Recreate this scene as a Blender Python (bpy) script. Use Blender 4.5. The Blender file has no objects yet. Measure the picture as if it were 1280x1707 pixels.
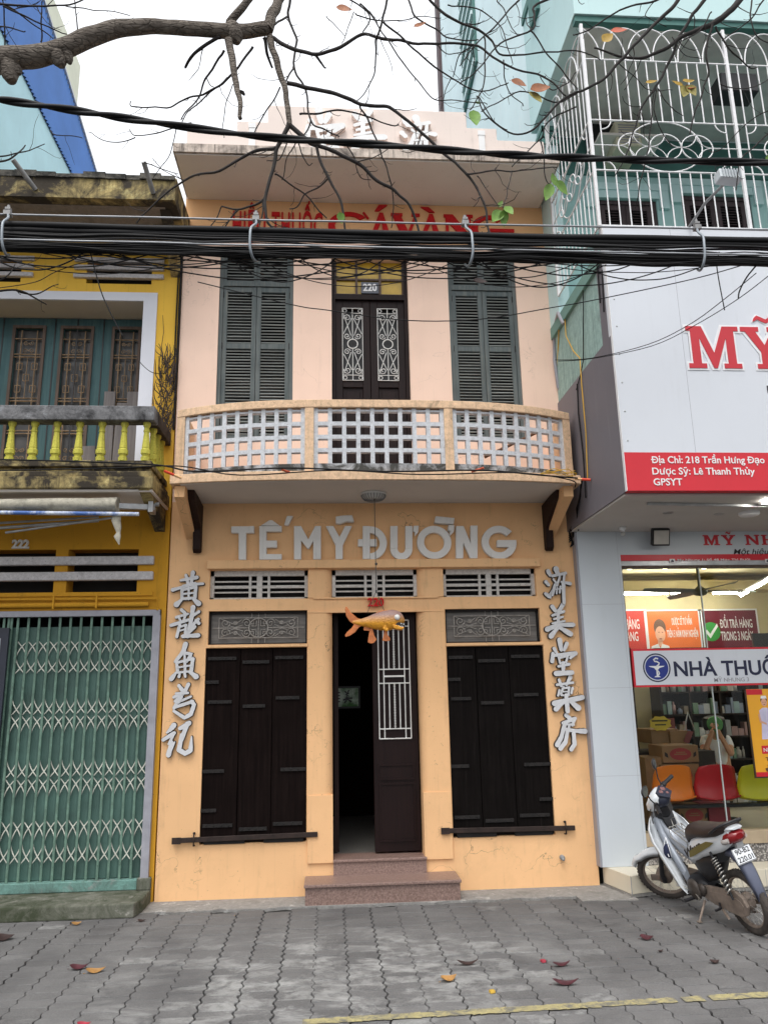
import bpy, bmesh, math, random
from mathutils import Vector, Matrix, noise as mnoise
R_ = math.radians
rng = random.Random(7)
SC = bpy.context.scene
COL = SC.collection

# ---------------------------------------------------------------- camera
FPX, PW, PH = 1290.0, 1280.0, 1707.0
PITCH, YAW, ROLL = R_(13.36), R_(4.2), R_(-1.12)
CAM = Vector((0.0, -7.06, 1.62))
_F = Vector((math.sin(YAW)*math.cos(PITCH), math.cos(YAW)*math.cos(PITCH), math.sin(PITCH)))
_R0 = Vector((math.cos(YAW), -math.sin(YAW), 0)); _U0 = _R0.cross(_F)
_A = _R0*math.cos(ROLL) + _U0*math.sin(ROLL); _B = -_R0*math.sin(ROLL) + _U0*math.cos(ROLL)
cd = bpy.data.cameras.new('camera'); cam = bpy.data.objects.new('camera', cd); COL.objects.link(cam)
cam.matrix_world = Matrix(((_A.x, _B.x, -_F.x, CAM.x), (_A.y, _B.y, -_F.y, CAM.y), (_A.z, _B.z, -_F.z, CAM.z), (0, 0, 0, 1)))
cd.sensor_fit = 'VERTICAL'; cd.sensor_height = 36.0; cd.lens = 36.0*FPX/PH
cd.clip_start = 0.05; cd.clip_end = 600
SC.camera = cam

# ---------------------------------------------------------------- sky, sun, exposure
SUN_EL, SUN_ROT = 62.0, 200.0
w = bpy.data.worlds.new('World'); SC.world = w; w.use_nodes = True
nt = w.node_tree; nt.nodes.clear()
sky = nt.nodes.new('ShaderNodeTexSky'); sky.sky_type = 'NISHITA'; sky.sun_disc = False
sky.sun_elevation = R_(SUN_EL); sky.sun_rotation = R_(SUN_ROT); sky.dust_density = 6.0; sky.air_density = 1.6
hs = nt.nodes.new('ShaderNodeHueSaturation'); hs.inputs['Saturation'].default_value = 0.16
bg = nt.nodes.new('ShaderNodeBackground'); bg.inputs['Strength'].default_value = 0.15
ow = nt.nodes.new('ShaderNodeOutputWorld')
# an even cloud deck: the blue sky is whitened and lifted towards the grey-white of cloud
mx = nt.nodes.new('ShaderNodeMix'); mx.data_type = 'RGBA'; mx.inputs['Factor'].default_value = 0.62
mx.inputs[7].default_value = (6.6, 6.75, 7.0, 1)
nt.links.new(sky.outputs[0], hs.inputs['Color']); nt.links.new(hs.outputs[0], mx.inputs[6])
# overcast: the zenith is about three times as bright as the horizon
tcw = nt.nodes.new('ShaderNodeTexCoord'); spw = nt.nodes.new('ShaderNodeSeparateXYZ'); mrw = nt.nodes.new('ShaderNodeMapRange')
mrw.inputs['From Min'].default_value = 0.0; mrw.inputs['From Max'].default_value = 1.0; mrw.inputs['To Min'].default_value = 0.78; mrw.inputs['To Max'].default_value = 1.2
nt.links.new(tcw.outputs['Generated'], spw.inputs[0]); nt.links.new(spw.outputs['Z'], mrw.inputs['Value'])
mlw = nt.nodes.new('ShaderNodeMix'); mlw.data_type = 'RGBA'; mlw.blend_type = 'MULTIPLY'; mlw.inputs['Factor'].default_value = 1.0
nt.links.new(mx.outputs[2], mlw.inputs[6]); nt.links.new(mrw.outputs[0], mlw.inputs[7])
nt.links.new(mlw.outputs[2], bg.inputs[0]); nt.links.new(bg.outputs[0], ow.inputs[0])
sd = bpy.data.lights.new('sun', 'SUN'); sd.energy = 0.9; sd.angle = R_(28); sd.color = (1.0, 0.96, 0.9)
sun = bpy.data.objects.new('sun', sd); COL.objects.link(sun)
sun.rotation_euler = (R_(90-SUN_EL), 0, R_(180-SUN_ROT+180))
_az = R_(SUN_ROT); _d = Vector((math.sin(_az)*math.cos(R_(SUN_EL)), math.cos(_az)*math.cos(R_(SUN_EL)), math.sin(R_(SUN_EL))))
sun.rotation_euler = _d.to_track_quat('Z', 'Y').to_euler()
vs = SC.view_settings; vs.view_transform = 'Standard'; vs.look = 'None'; vs.gamma = 1.0; vs.use_curve_mapping = False
vs.exposure = 0.68

# ---------------------------------------------------------------- helpers: points seen in the photograph, at a stated depth
def _ray(px, py): return _F*FPX + _A*(px-640.0) - _B*(py-853.5)
def P(px, py, Y=0.0):
    d = _ray(px, py); return CAM + d*((Y-CAM.y)/d.y)
def G(px, py, Z=0.0):
    d = _ray(px, py); return CAM + d*((Z-CAM.z)/d.z)
def XP(px, py, X):
    d = _ray(px, py); return CAM + d*((X-CAM.x)/d.x)

# ---------------------------------------------------------------- helpers: objects
def tag(o, label=None, cat=None, group=None, kind=None):
    if label: o['label'] = label
    if cat: o['category'] = cat
    if group: o['group'] = group
    if kind: o['kind'] = kind
    return o
def thing(name, label, cat, loc=(0, 0, 0), group=None):
    o = bpy.data.objects.new(name, None); COL.objects.link(o); o.location = loc
    o.empty_display_size = 0.1
    return tag(o, label, cat, group)
def copy_tree(o, parent=None):
    c = o.copy(); COL.objects.link(c)
    if parent: c.parent = parent
    for ch in list(o.children): copy_tree(ch, c)
    return c

class MB:
    def __init__(s): s.v = []; s.f = []; s.m = []; s.sm = []; s.cur = 0; s.smooth = False
    def add(s, vs_, fs, smooth=None):
        n = len(s.v); s.v += [Vector(q) for q in vs_]
        for f in fs:
            s.f.append([i+n for i in f]); s.m.append(s.cur); s.sm.append(s.smooth if smooth is None else smooth)
        return s
    def box(s, x0, x1, y0, y1, z0, z1):
        return s.add([(x0,y0,z0),(x1,y0,z0),(x1,y1,z0),(x0,y1,z0),(x0,y0,z1),(x1,y0,z1),(x1,y1,z1),(x0,y1,z1)],
                     [(0,3,2,1),(4,5,6,7),(0,1,5,4),(1,2,6,5),(2,3,7,6),(3,0,4,7)])
    def obox(s, c, ax, ay, az):      # centre and three half-axis vectors
        c = Vector(c); ax, ay, az = Vector(ax), Vector(ay), Vector(az); q = []
        for k in (-1, 1):
            for (i, j) in ((-1,-1),(1,-1),(1,1),(-1,1)): q.append(c+ax*i+ay*j+az*k)
        return s.add(q, [(0,3,2,1),(4,5,6,7),(0,1,5,4),(1,2,6,5),(2,3,7,6),(3,0,4,7)])
    def beam(s, a, b, wd, ht, up=(0, 0, 1)):
        a, b = Vector(a), Vector(b); d = b-a; L = d.length
        if L < 1e-6: return s
        d.normalize(); u = Vector(up)
        if abs(d.dot(u)) > 0.98: u = Vector((0, 1, 0))
        sd_ = d.cross(u).normalized(); u2 = sd_.cross(d)
        return s.obox((a+b)/2, d*L/2, sd_*wd/2, u2*ht/2)
    def prism(s, pts, y0, y1):       # polygon of (x,z), extruded along y
        n = len(pts); ar = sum(pts[i][0]*pts[(i+1)%n][1]-pts[(i+1)%n][0]*pts[i][1] for i in range(n))
        if ar < 0: pts = pts[::-1]
        vv = [(x, y0, z) for x, z in pts]+[(x, y1, z) for x, z in pts]
        fs = [tuple(range(n)), tuple(range(2*n-1, n-1, -1))]
        fs += [(i, i+n, (i+1) % n+n, (i+1) % n) for i in range(n)]
        return s.add(vv, fs)
    def prism3(s, pts3, depth):      # polygon of 3D points, extruded by a vector
        n = len(pts3); d = Vector(depth); p = [Vector(q) for q in pts3]
        nn = Vector((0, 0, 0))
        for i in range(n): nn += p[i].cross(p[(i+1) % n])
        if nn.dot(d) > 0: p = p[::-1]
        vv = p+[q+d for q in p]
        fs = [tuple(range(n)), tuple(range(2*n-1, n-1, -1))]+[(i, i+n, (i+1) % n+n, (i+1) % n) for i in range(n)]
        return s.add(vv, fs)
    def zprism(s, pts, z0, z1):      # polygon of (x,y), extruded along z
        return s.prism3([(x, y, z0) for x, y in pts], (0, 0, z1-z0))
    def tube(s, pts, r, seg=8, caps=True, flat=None):
        pts = [Vector(p) for p in pts]; n = len(pts)
        if n < 2: return s
        rr = r if isinstance(r, (list, tuple)) else [r]*n
        base = []; prev = None
        for i in range(n):
            t = (pts[min(i+1, n-1)]-pts[max(i-1, 0)])
            if t.length < 1e-9: t = Vector((0, 0, 1))
            t.normalize()
            if prev is None:
                u = Vector((0, 0, 1)) if abs(t.z) < 0.9 else Vector((0, 1, 0))
                u = (u-t*u.dot(t)).normalized()
            else:
                u = prev-t*prev.dot(t)
                u = u.normalized() if u.length > 1e-6 else Vector((1, 0, 0))
            prev = u; v = t.cross(u)
            for k in range(seg):
                a = 2*math.pi*k/seg
                base.append(pts[i]+(u*math.cos(a)+v*math.sin(a))*rr[i])
        fs = []
        for i in range(n-1):
            for k in range(seg):
                k2 = (k+1) % seg
                fs.append((i*seg+k, i*seg+k2, (i+1)*seg+k2, (i+1)*seg+k))
        s.add(base, fs, True)
        if caps:
            s.add(base[:seg], [tuple(range(seg-1, -1, -1))], False); s.add(base[-seg:], [tuple(range(seg))], False)
        return s
    def lathe(s, c, prof, axis=(0, 0, 1), seg=20, arc=(0, 2*math.pi), cap=False):
        c = Vector(c); ax = Vector(axis).normalized()
        u = Vector((1, 0, 0)) if abs(ax.x) < 0.9 else Vector((0, 1, 0))
        u = (u-ax*u.dot(ax)).normalized(); v = ax.cross(u); n = len(prof)
        full = abs(arc[1]-arc[0]-2*math.pi) < 1e-6; m = seg if full else seg+1
        vv = []
        for k in range(m):
            a = arc[0]+(arc[1]-arc[0])*k/seg
            d = u*math.cos(a)+v*math.sin(a)
            vv += [c+d*r+ax*h for r, h in prof]
        fs = []
        for k in range(seg):
            k2 = (k+1) % m
            for i in range(n-1): fs.append((k*n+i, k2*n+i, k2*n+i+1, k*n+i+1))
        s.add(vv, fs, True)
        return s
    def ring(s, c, ro, ri, y0, y1, a0=0, a1=360, seg=40, roz=None, riz=None):   # flat ring in the xz plane
        cx, cz = c; roz = ro if roz is None else roz; riz = ri if riz is None else riz
        full = abs(a1-a0) >= 360; m = seg if full else seg+1; vv = []
        for k in range(m):
            a = R_(a0+(a1-a0)*k/seg); co, si = math.cos(a), math.sin(a)
            for (rx, rz, y) in ((ro, roz, y0), (ri, riz, y0), (ri, riz, y1), (ro, roz, y1)):
                vv.append((cx+rx*co, y, cz+rz*si))
        fs = []
        for k in range(seg):
            k2 = (k+1) % m
            for i in range(4):
                j = (i+1) % 4; fs.append((k*4+i, k*4+j, k2*4+j, k2*4+i))
        if not full: fs += [(0, 3, 2, 1), ((m-1)*4, (m-1)*4+1, (m-1)*4+2, (m-1)*4+3)]
        return s.add(vv, fs)
    def sphere(s, c, r, seg=12, rings=8, sc=(1, 1, 1)):
        c = Vector(c); vv = [c+Vector((0, 0, r*sc[2]))]
        for i in range(1, rings):
            t = math.pi*i/rings
            for k in range(seg):
                a = 2*math.pi*k/seg
                vv.append(c+Vector((r*sc[0]*math.sin(t)*math.cos(a), r*sc[1]*math.sin(t)*math.sin(a), r*sc[2]*math.cos(t))))
        vv.append(c-Vector((0, 0, r*sc[2]))); fs = []
        for k in range(seg): fs.append((0, 1+k, 1+(k+1) % seg))
        for i in range(rings-2):
            for k in range(seg):
                a = 1+i*seg+k; b = 1+i*seg+(k+1) % seg; fs.append((a, a+seg, b+seg, b))
        L = len(vv)-1; o = 1+(rings-2)*seg
        for k in range(seg): fs.append((L, o+(k+1) % seg, o+k))
        return s.add(vv, fs, True)
    def loft(s, rings_, caps=True, closed=True):
        n = len(rings_[0]); vv = [q for r in rings_ for q in r]; fs = []
        for i in range(len(rings_)-1):
            for k in range(n if closed else n-1):
                k2 = (k+1) % n; fs.append((i*n+k, i*n+k2, (i+1)*n+k2, (i+1)*n+k))
        s.add(vv, fs)
        if caps and closed:
            s.add(rings_[0], [tuple(range(n-1, -1, -1))]); s.add(rings_[-1], [tuple(range(n))])
        return s
    def wall(s, x0, x1, z0, z1, holes, y0, y1):   # a wall slab with rectangular openings
        xs = sorted({x0, x1} | {h[i] for h in holes for i in (0, 1)}); zs = sorted({z0, z1} | {h[i] for h in holes for i in (2, 3)})
        xs = [x for x in xs if x0-1e-6 <= x <= x1+1e-6]; zs = [z for z in zs if z0-1e-6 <= z <= z1+1e-6]
        def solid(i, j):
            if i < 0 or j < 0 or i >= len(xs)-1 or j >= len(zs)-1: return False
            cx, cz = (xs[i]+xs[i+1])/2, (zs[j]+zs[j+1])/2
            return not any(h[0] < cx < h[1] and h[2] < cz < h[3] for h in holes)
        for i in range(len(xs)-1):
            for j in range(len(zs)-1):
                if not solid(i, j): continue
                a, b, c, d = xs[i], xs[i+1], zs[j], zs[j+1]
                s.add([(a,y0,c),(b,y0,c),(b,y0,d),(a,y0,d)], [(0,1,2,3)]); s.add([(a,y1,c),(b,y1,c),(b,y1,d),(a,y1,d)], [(3,2,1,0)])
                if not solid(i-1, j): s.add([(a,y0,c),(a,y1,c),(a,y1,d),(a,y0,d)], [(3,2,1,0)])
                if not solid(i+1, j): s.add([(b,y0,c),(b,y1,c),(b,y1,d),(b,y0,d)], [(0,1,2,3)])
                if not solid(i, j-1): s.add([(a,y0,c),(b,y0,c),(b,y1,c),(a,y1,c)], [(3,2,1,0)])
                if not solid(i, j+1): s.add([(a,y0,d),(b,y0,d),(b,y1,d),(a,y1,d)], [(0,1,2,3)])
        return s
    def build(s, name, mat, parent=None, bevel=0, seg=1, merge=False, world=False):
        me = bpy.data.meshes.new(name)
        off = Vector((0, 0, 0))
        if parent is not None and not world:
            q = parent
            while q is not None: off += Vector(q.location); q = q.parent
        vv = [v-off for v in s.v]
        if parent is None and not world and vv:       # a thing that is one mesh gets its origin at its base
            lo = Vector((sum(v.x for v in vv)/len(vv), sum(v.y for v in vv)/len(vv), min(v.z for v in vv)))
            vv = [v-lo for v in vv]; off = lo
        me.from_pydata([tuple(v) for v in vv], [], s.f)
        mats = mat if isinstance(mat, (list, tuple)) else [mat]
        for m_ in mats: me.materials.append(m_)
        me.polygons.foreach_set('material_index', s.m); me.polygons.foreach_set('use_smooth', s.sm)
        if bevel or merge:
            b = bmesh.new(); b.from_mesh(me)
            bmesh.ops.remove_doubles(b, verts=b.verts, dist=1e-5)
            if bevel:
                es = [e for e in b.edges if len(e.link_faces) == 2 and e.calc_face_angle(0) > 0.6 and e.calc_length() > bevel*2.2]
                bmesh.ops.bevel(b, geom=es, offset=bevel, segments=seg, affect='EDGES', profile=0.6, clamp_overlap=True)
            b.to_mesh(me); b.free()
        me.update()
        o = bpy.data.objects.new(name, me); COL.objects.link(o)
        if parent is not None: o.parent = parent
        elif not world: o.location = off
        return o

def _text(s, bold, spacing, shear):
    c = bpy.data.curves.new('lettering', 'FONT'); c.body = s; c.size = 1.0; c.offset = bold; c.space_character = spacing
    c.shear = shear; c.extrude = 0.5; c.resolution_u = 3
    o = bpy.data.objects.new('lettering', c); COL.objects.link(o); bpy.context.view_layer.update()
    me = bpy.data.meshes.new_from_object(o.evaluated_get(bpy.context.evaluated_depsgraph_get()))
    vv = [v.co.copy() for v in me.vertices]; fs = [tuple(p.vertices) for p in me.polygons]
    bpy.data.objects.remove(o); bpy.data.meshes.remove(me); bpy.data.curves.remove(c)
    return vv, fs
def text_mb(s, size, depth, origin, xdir=(1, 0, 0), zdir=(0, 0, 1), width=None, bold=0.0, align='LEFT', spacing=1.0, shear=0.0, mb=None, height=None):
    """raised lettering laid along xdir/zdir; the barred D is a plain D with its bar added as a bar"""
    vv, fs = _text(s.replace('Đ', 'D'), bold, spacing, shear)
    for i, ch in enumerate(s):
        if ch != 'Đ': continue
        q, _ = _text(s[:i].replace('Đ', 'D')+'D', bold, spacing, shear); d, _ = _text('D', bold, spacing, shear)
        x1 = max(v.x for v in q); wd = max(v.x for v in d)-min(v.x for v in d); xa = x1-wd-.10; xb = x1-wd*.45; n = len(vv)
        t = .045+bold*.6
        for z in (-.5, .56):
            for (x, y) in ((xa, .355-t), (xb, .355-t), (xb, .355+t), (xa, .355+t)): vv.append(Vector((x, y, z)))
        fs += [tuple(n+k for k in f) for f in ((0,3,2,1),(4,5,6,7),(0,1,5,4),(1,2,6,5),(2,3,7,6),(3,0,4,7))]
    mb = mb or MB()
    x0 = min(v.x for v in vv); x1 = max(v.x for v in vv); y0 = min(v.y for v in vv); y1 = max(v.y for v in vv)
    kx = kz = size
    if width: kx = width/(x1-x0)
    if height: kz = height/(y1-y0)
    ax, az = Vector(xdir), Vector(zdir); ay = ax.cross(az)      # out of the wall
    sh = 0 if align == 'LEFT' else (x1-x0)/2
    org = Vector(origin); yo = y0 if height else 0
    mb.add([org+ax*((v.x-x0-sh)*kx)+az*((v.y-yo)*kz)+ay*((v.z+0.5)*depth) for v in vv], fs)
    return mb
# ---------------------------------------------------------------- materials
def srgb(r, g, b):
    f = lambda c: ((c/255.0)/12.92 if c/255.0 <= 0.04045 else ((c/255.0+0.055)/1.055)**2.4)
    return (f(r), f(g), f(b))
class NT:
    def __init__(s, name):
        s.m = bpy.data.materials.new(name); s.m.use_nodes = True; s.t = s.m.node_tree
        s.b = s.t.nodes['Principled BSDF']; s.o = s.t.nodes['Material Output']; s._c = None
    def n(s, t, **k):
        q = s.t.nodes.new(t)
        for a, b in k.items(): setattr(q, a, b)
        return q
    def l(s, a, b): s.t.links.new(a, b)
    def coord(s, scale=(1, 1, 1)):
        if s._c is None: s._c = s.n('ShaderNodeNewGeometry')
        mp = s.n('ShaderNodeMapping'); mp.inputs['Scale'].default_value = scale
        s.l(s._c.outputs['Position'], mp.inputs['Vector']); return mp.outputs[0]
    def noise(s, scale, vec=None, detail=4, rough=0.6, dist=0.0):
        q = s.n('ShaderNodeTexNoise'); q.inputs['Scale'].default_value = scale; q.inputs['Detail'].default_value = detail
        q.inputs['Roughness'].default_value = rough; q.inputs['Distortion'].default_value = dist
        s.l(vec if vec is not None else s.coord(), q.inputs['Vector']); return q.outputs['Fac']
    def ramp(s, fac, a, b):
        q = s.n('ShaderNodeMapRange'); q.inputs['From Min'].default_value = a; q.inputs['From Max'].default_value = b
        s.l(fac, q.inputs['Value']); return q.outputs[0]
    def mul(s, a, b):
        q = s.n('ShaderNodeMath', operation='MULTIPLY')
        for i, x in enumerate((a, b)):
            if isinstance(x, (int, float)): q.inputs[i].default_value = x
            else: s.l(x, q.inputs[i])
        return q.outputs[0]
    def mix(s, fac, a, b):
        q = s.n('ShaderNodeMix', data_type='RGBA')
        if isinstance(fac, (int, float)): q.inputs['Factor'].default_value = fac
        else: s.l(fac, q.inputs['Factor'])
        for i, x in ((6, a), (7, b)):
            if isinstance(x, tuple): q.inputs[i].default_value = (x[0], x[1], x[2], 1)
            else: s.l(x, q.inputs[i])
        return q.outputs[2]
    def bump(s, h, strength, dist=0.01):
        q = s.n('ShaderNodeBump'); q.inputs['Strength'].default_value = strength; q.inputs['Distance'].default_value = dist
        s.l(h, q.inputs['Height']); s.l(q.outputs[0], s.b.inputs['Normal'])
def k_(c, f): return tuple(min(1, x*f) for x in c)

def plain(name, c, rough=0.6, metal=0.0, var=0.12, vscale=6.0, bump=0.0, bscale=60.0, coat=0.0):
    t = NT(name); t.b.inputs['Roughness'].default_value = rough; t.b.inputs['Metallic'].default_value = metal
    if coat: t.b.inputs['Coat Weight'].default_value = coat; t.b.inputs['Coat Roughness'].default_value = 0.08
    n1 = t.noise(vscale, detail=5)
    t.l(t.mix(t.ramp(n1, 0.3, 0.7), k_(c, 1-var), k_(c, 1+var)), t.b.inputs['Base Color'])
    if bump: t.bump(t.noise(bscale, detail=3), bump, 0.004)
    return t.m
def plaster(name, c, dirt=(0.16, 0.13, 0.10), amt=0.5, streak=0.25, rough=0.9, var=0.09, bump=0.25, chip=None, chipamt=0.0, crack=0.0):
    """painted render: slow colour drift, blotches, thin run-down streaks, fine grain"""
    t = NT(name); t.b.inputs['Roughness'].default_value = rough; t.b.inputs['Specular IOR Level'].default_value = 0.25
    big = t.noise(0.9, detail=3); mid = t.noise(5.5, detail=6, rough=0.65, dist=0.4)
    col = t.mix(t.ramp(big, 0.3, 0.7), k_(c, 1-var), k_(c, 1+var*0.6))
    col = t.mix(t.mul(t.ramp(mid, 0.56, 0.8), 0.35*amt), col, k_(c, 0.62))
    st = t.noise(1.0, t.coord((16, 16, 0.9)), detail=5, rough=0.7)
    col = t.mix(t.mul(t.mul(t.ramp(st, 0.54, 0.78), t.ramp(mid, 0.38, 0.62)), streak), col, dirt)
    sp = t.noise(48.0, detail=2, rough=0.5)
    col = t.mix(t.mul(t.ramp(sp, 0.68, 0.78), amt*0.7), col, dirt)
    if crack:
        wv = t.n('ShaderNodeVectorMath', operation='ADD'); nz = t.n('ShaderNodeTexNoise'); nz.inputs['Scale'].default_value = 3.5; nz.inputs['Detail'].default_value = 6
        t.l(t.coord(), nz.inputs['Vector']); t.l(t.coord(), wv.inputs[0]); t.l(nz.outputs['Color'], wv.inputs[1])
        vo = t.n('ShaderNodeTexVoronoi'); vo.feature = 'DISTANCE_TO_EDGE'; vo.inputs['Scale'].default_value = 1.15; t.l(wv.outputs[0], vo.inputs['Vector'])
        line = t.ramp(vo.outputs['Distance'], .0055, .001); mask = t.ramp(t.noise(1.7, detail=3), .50, .60)
        col = t.mix(t.mul(t.mul(line, mask), crack), col, k_(dirt, .8))
        pt = t.noise(2.3, detail=7, rough=.72, dist=.9); col = t.mix(t.mul(t.ramp(pt, .58, .70), .34*crack), col, k_(c, 1.12))
        pt2 = t.noise(1.6, t.coord((1, 1, .7)), detail=8, rough=.75, dist=.5); col = t.mix(t.mul(t.ramp(pt2, .56, .72), .42*crack), col, k_(c, .70))
    if chip:
        ch = t.noise(3.2, detail=8, rough=0.72, dist=0.8)
        col = t.mix(t.ramp(ch, 0.66-chipamt, 0.70-chipamt), col, chip)
    t.l(col, t.b.inputs['Base Color'])
    t.bump(t.mix(0.5, t.noise(110, detail=3), mid), bump, 0.008)
    return t.m
def weathered(name, c, grime, lo, hi, scale=4.0, rough=0.9, light=None, bump=0.5, streak=0.0):
    """old paint or concrete with patches of black growth over it"""
    t = NT(name); t.b.inputs['Roughness'].default_value = rough; t.b.inputs['Specular IOR Level'].default_value = 0.2
    a = t.noise(scale, detail=9, rough=0.7, dist=0.7); b = t.noise(scale*6, detail=6, rough=0.7)
    col = t.mix(t.ramp(b, 0.35, 0.7), k_(c, 0.8), k_(c, 1.12))
    if light: col = t.mix(t.ramp(t.noise(scale*2.2, detail=8, rough=0.75), 0.56, 0.64), col, light)
    fac = t.ramp(a, lo, hi)
    col = t.mix(fac, col, grime)
    if streak:
        st = t.noise(1.0, t.coord((22, 22, 1.2)), detail=6, rough=0.75)
        col = t.mix(t.mul(t.ramp(st, 0.5, 0.66), streak), col, grime)
    col = t.mix(t.mul(t.ramp(t.noise(70, detail=3), 0.6, 0.75), 0.6), col, k_(grime, 0.8))
    t.l(col, t.b.inputs['Base Color']); t.bump(t.mix(0.5, a, b), bump, 0.02)
    return t.m
def woodmat(name, c, c2, axis='z', rough=0.6, wear=None, wearamt=0.0, spec=0.35):
    t = NT(name); t.b.inputs['Roughness'].default_value = rough; t.b.inputs['Specular IOR Level'].default_value = spec
    sc = {'z': (40, 40, 1.6), 'x': (1.6, 40, 40)}[axis]
    g = t.noise(1.0, t.coord(sc), detail=6, rough=0.7); d = t.noise(3.0, detail=5)
    col = t.mix(t.ramp(g, 0.35, 0.68), c, c2)
    col = t.mix(t.mul(t.ramp(d, 0.45, 0.75), 0.5), col, k_(c, 0.6))
    if wear: col = t.mix(t.mul(t.ramp(t.noise(1.0, t.coord(tuple(x*0.5 for x in sc)), detail=9, rough=0.8), 0.6-wearamt, 0.72-wearamt), 0.85), col, wear)
    t.l(col, t.b.inputs['Base Color']); t.bump(g, 0.3, 0.004)
    return t.m
def emit(name, c, s):
    t = NT(name); t.b.inputs['Base Color'].default_value = (0.8, 0.8, 0.8, 1)
    t.b.inputs['Emission Color'].default_value = (*c, 1); t.b.inputs['Emission Strength'].default_value = s
    return t.m
def glassmat(name, refl=0.08, tint=(0.93, 0.96, 0.95)):
    t = NT(name); tr = t.n('ShaderNodeBsdfTransparent'); tr.inputs[0].default_value = (*tint, 1)
    gl = t.n('ShaderNodeBsdfGlossy'); gl.inputs['Roughness'].default_value = 0.02
    fr = t.n('ShaderNodeFresnel'); fr.inputs['IOR'].default_value = 1.45; mxs = t.n('ShaderNodeMixShader')
    t.l(t.mul(fr.outputs[0], refl/0.04*0.5), mxs.inputs[0]); t.l(tr.outputs[0], mxs.inputs[1]); t.l(gl.outputs[0], mxs.inputs[2])
    t.l(mxs.outputs[0], t.o.inputs['Surface']); return t.m

M = {}
M['peach_low'] = plaster('peach_plaster', srgb(237, 190, 141), amt=0.7, streak=0.36, dirt=(0.20, 0.14, 0.09), crack=.8)
M['peach_up'] = plaster('pink_plaster', srgb(243, 212, 193), amt=0.35, streak=0.25, dirt=(0.34, 0.25, 0.19), crack=.45)
M['peach_band'] = plaster('orange_band', srgb(238, 188, 138), amt=0.4, streak=0.2, dirt=(0.3, 0.22, 0.17), crack=.5)
M['peach_trim'] = plaster('peach_trim', srgb(238, 192, 143), amt=0.9, streak=0.45, dirt=(0.12, 0.09, 0.06), crack=.8)
M['balc_edge'] = weathered('balcony_edge', srgb(232, 198, 164), (0.13, 0.10, 0.075), 0.58, 0.78, 4.5, streak=0.22, bump=0.25)
M['soffit'] = plaster('soffit_paint', srgb(206, 200, 194), amt=0.4, streak=0.0, dirt=(0.3, 0.27, 0.24))
M['soffit_up'] = plaster('eave_paint', srgb(226, 219, 213), amt=0.6, streak=0.1, dirt=(0.3, 0.25, 0.22))
M['lattice'] = weathered('lattice_paint', srgb(206, 209, 214), (0.12, 0.11, 0.11), 0.68, 0.84, 5.0, bump=0.2)
M['lattice_sill'] = weathered('lattice_sill', srgb(182, 184, 188), (0.07, 0.07, 0.065), 0.40, 0.56, 6.0, bump=0.5)
M['parapet'] = plaster('parapet_plaster', srgb(230, 216, 208), amt=0.4, streak=0.3, dirt=(0.28, 0.23, 0.2))
M['eave_edge'] = weathered('eave_edge', srgb(206, 192, 180), (0.07, 0.06, 0.055), 0.48, 0.68, 3.0, streak=0.9, bump=0.4)
M['white_relief'] = plain('white_relief', (.80, .80, .80), .7, var=.06, vscale=8)
M['letter'] = plaster('letter_paint', srgb(232, 230, 226), amt=.35, streak=.35, dirt=(.25, .22, .19))
M['char'] = plain('character_paint', srgb(204, 205, 208), .75, var=.08, vscale=9, bump=.2)
M['char_side'] = plain('edge_shadow_grime', (0.075, 0.055, 0.042), 0.9)  # dark sides: edge shadow and weathering of the characters put into the colour
M['red_paint'] = weathered('red_letter', srgb(205, 40, 42), (0.25, 0.02, 0.025), 0.6, 0.9, 8.0, bump=0.1)
M['darkwood'] = woodmat('dark_shutter_wood', (0.0052, 0.0031, 0.0029), (0.0120, 0.0074, 0.0066), rough=0.75, spec=0.05, wear=(.045, .036, .034), wearamt=-.055)
M['darkwood2'] = woodmat('weathered_shutter_wood', (0.0045, 0.0036, 0.0034), (0.010, 0.008, 0.0075), rough=0.75, wear=(0.045, 0.038, 0.036), wearamt=-0.03, spec=0.05)
M['doorwood'] = woodmat('door_wood', (0.009, 0.0035, 0.0035), (0.016, 0.0065, 0.006), rough=0.5, spec=0.2)
M['bracket'] = woodmat('bracket_wood', (0.016, 0.0065, 0.005), (0.028, 0.012, 0.009), rough=0.6, spec=.2)
M['iron'] = plain('black_iron', (0.0075, 0.0055, 0.005), 0.75, 0.0, var=0.8, vscale=25)
M['bar_rust'] = plain('rusty_bar', (0.026, 0.015, 0.012), 0.7, 0.2, var=0.45, vscale=18)
M['bluewood'] = woodmat('blue_grey_wood', (0.080, 0.102, 0.105), (0.155, 0.172, 0.17), rough=0.75, wear=(0.22, 0.20, 0.15), wearamt=0.02)
M['slat'] = woodmat('louvre_slat', (0.20, 0.22, 0.215), (0.32, 0.335, 0.32), axis='x', rough=0.75, wear=(0.36, 0.35, 0.32), wearamt=0.04)
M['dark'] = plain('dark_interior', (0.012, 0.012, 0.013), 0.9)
M['whiteiron'] = plain('white_iron', (0.72, 0.72, 0.70), 0.45, var=0.1, vscale=20)
M['greyiron'] = plain('grey_iron_ornament', (0.30, 0.28, 0.255), 0.6, 0.1, var=0.35, vscale=20)
M['greyboard'] = woodmat('grey_board', (0.15, 0.14, 0.13), (0.26, 0.245, 0.23), axis='x', rough=0.8)
M['ventwood'] = weathered('vent_paint', srgb(204, 201, 196), (0.2, 0.19, 0.17), 0.60, 0.85, 6.0, bump=0.3)
M['glassyellow'] = plain('yellow_glass', srgb(196, 160, 52), 0.25, var=0.25, vscale=5)
M['granite'] = None
M['yellow'] = plaster('ochre_plaster', srgb(238, 192, 78), amt=0.9, streak=0.55, dirt=(0.13, 0.08, 0.03), chip=srgb(200, 180, 120), chipamt=-0.06)
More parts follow.
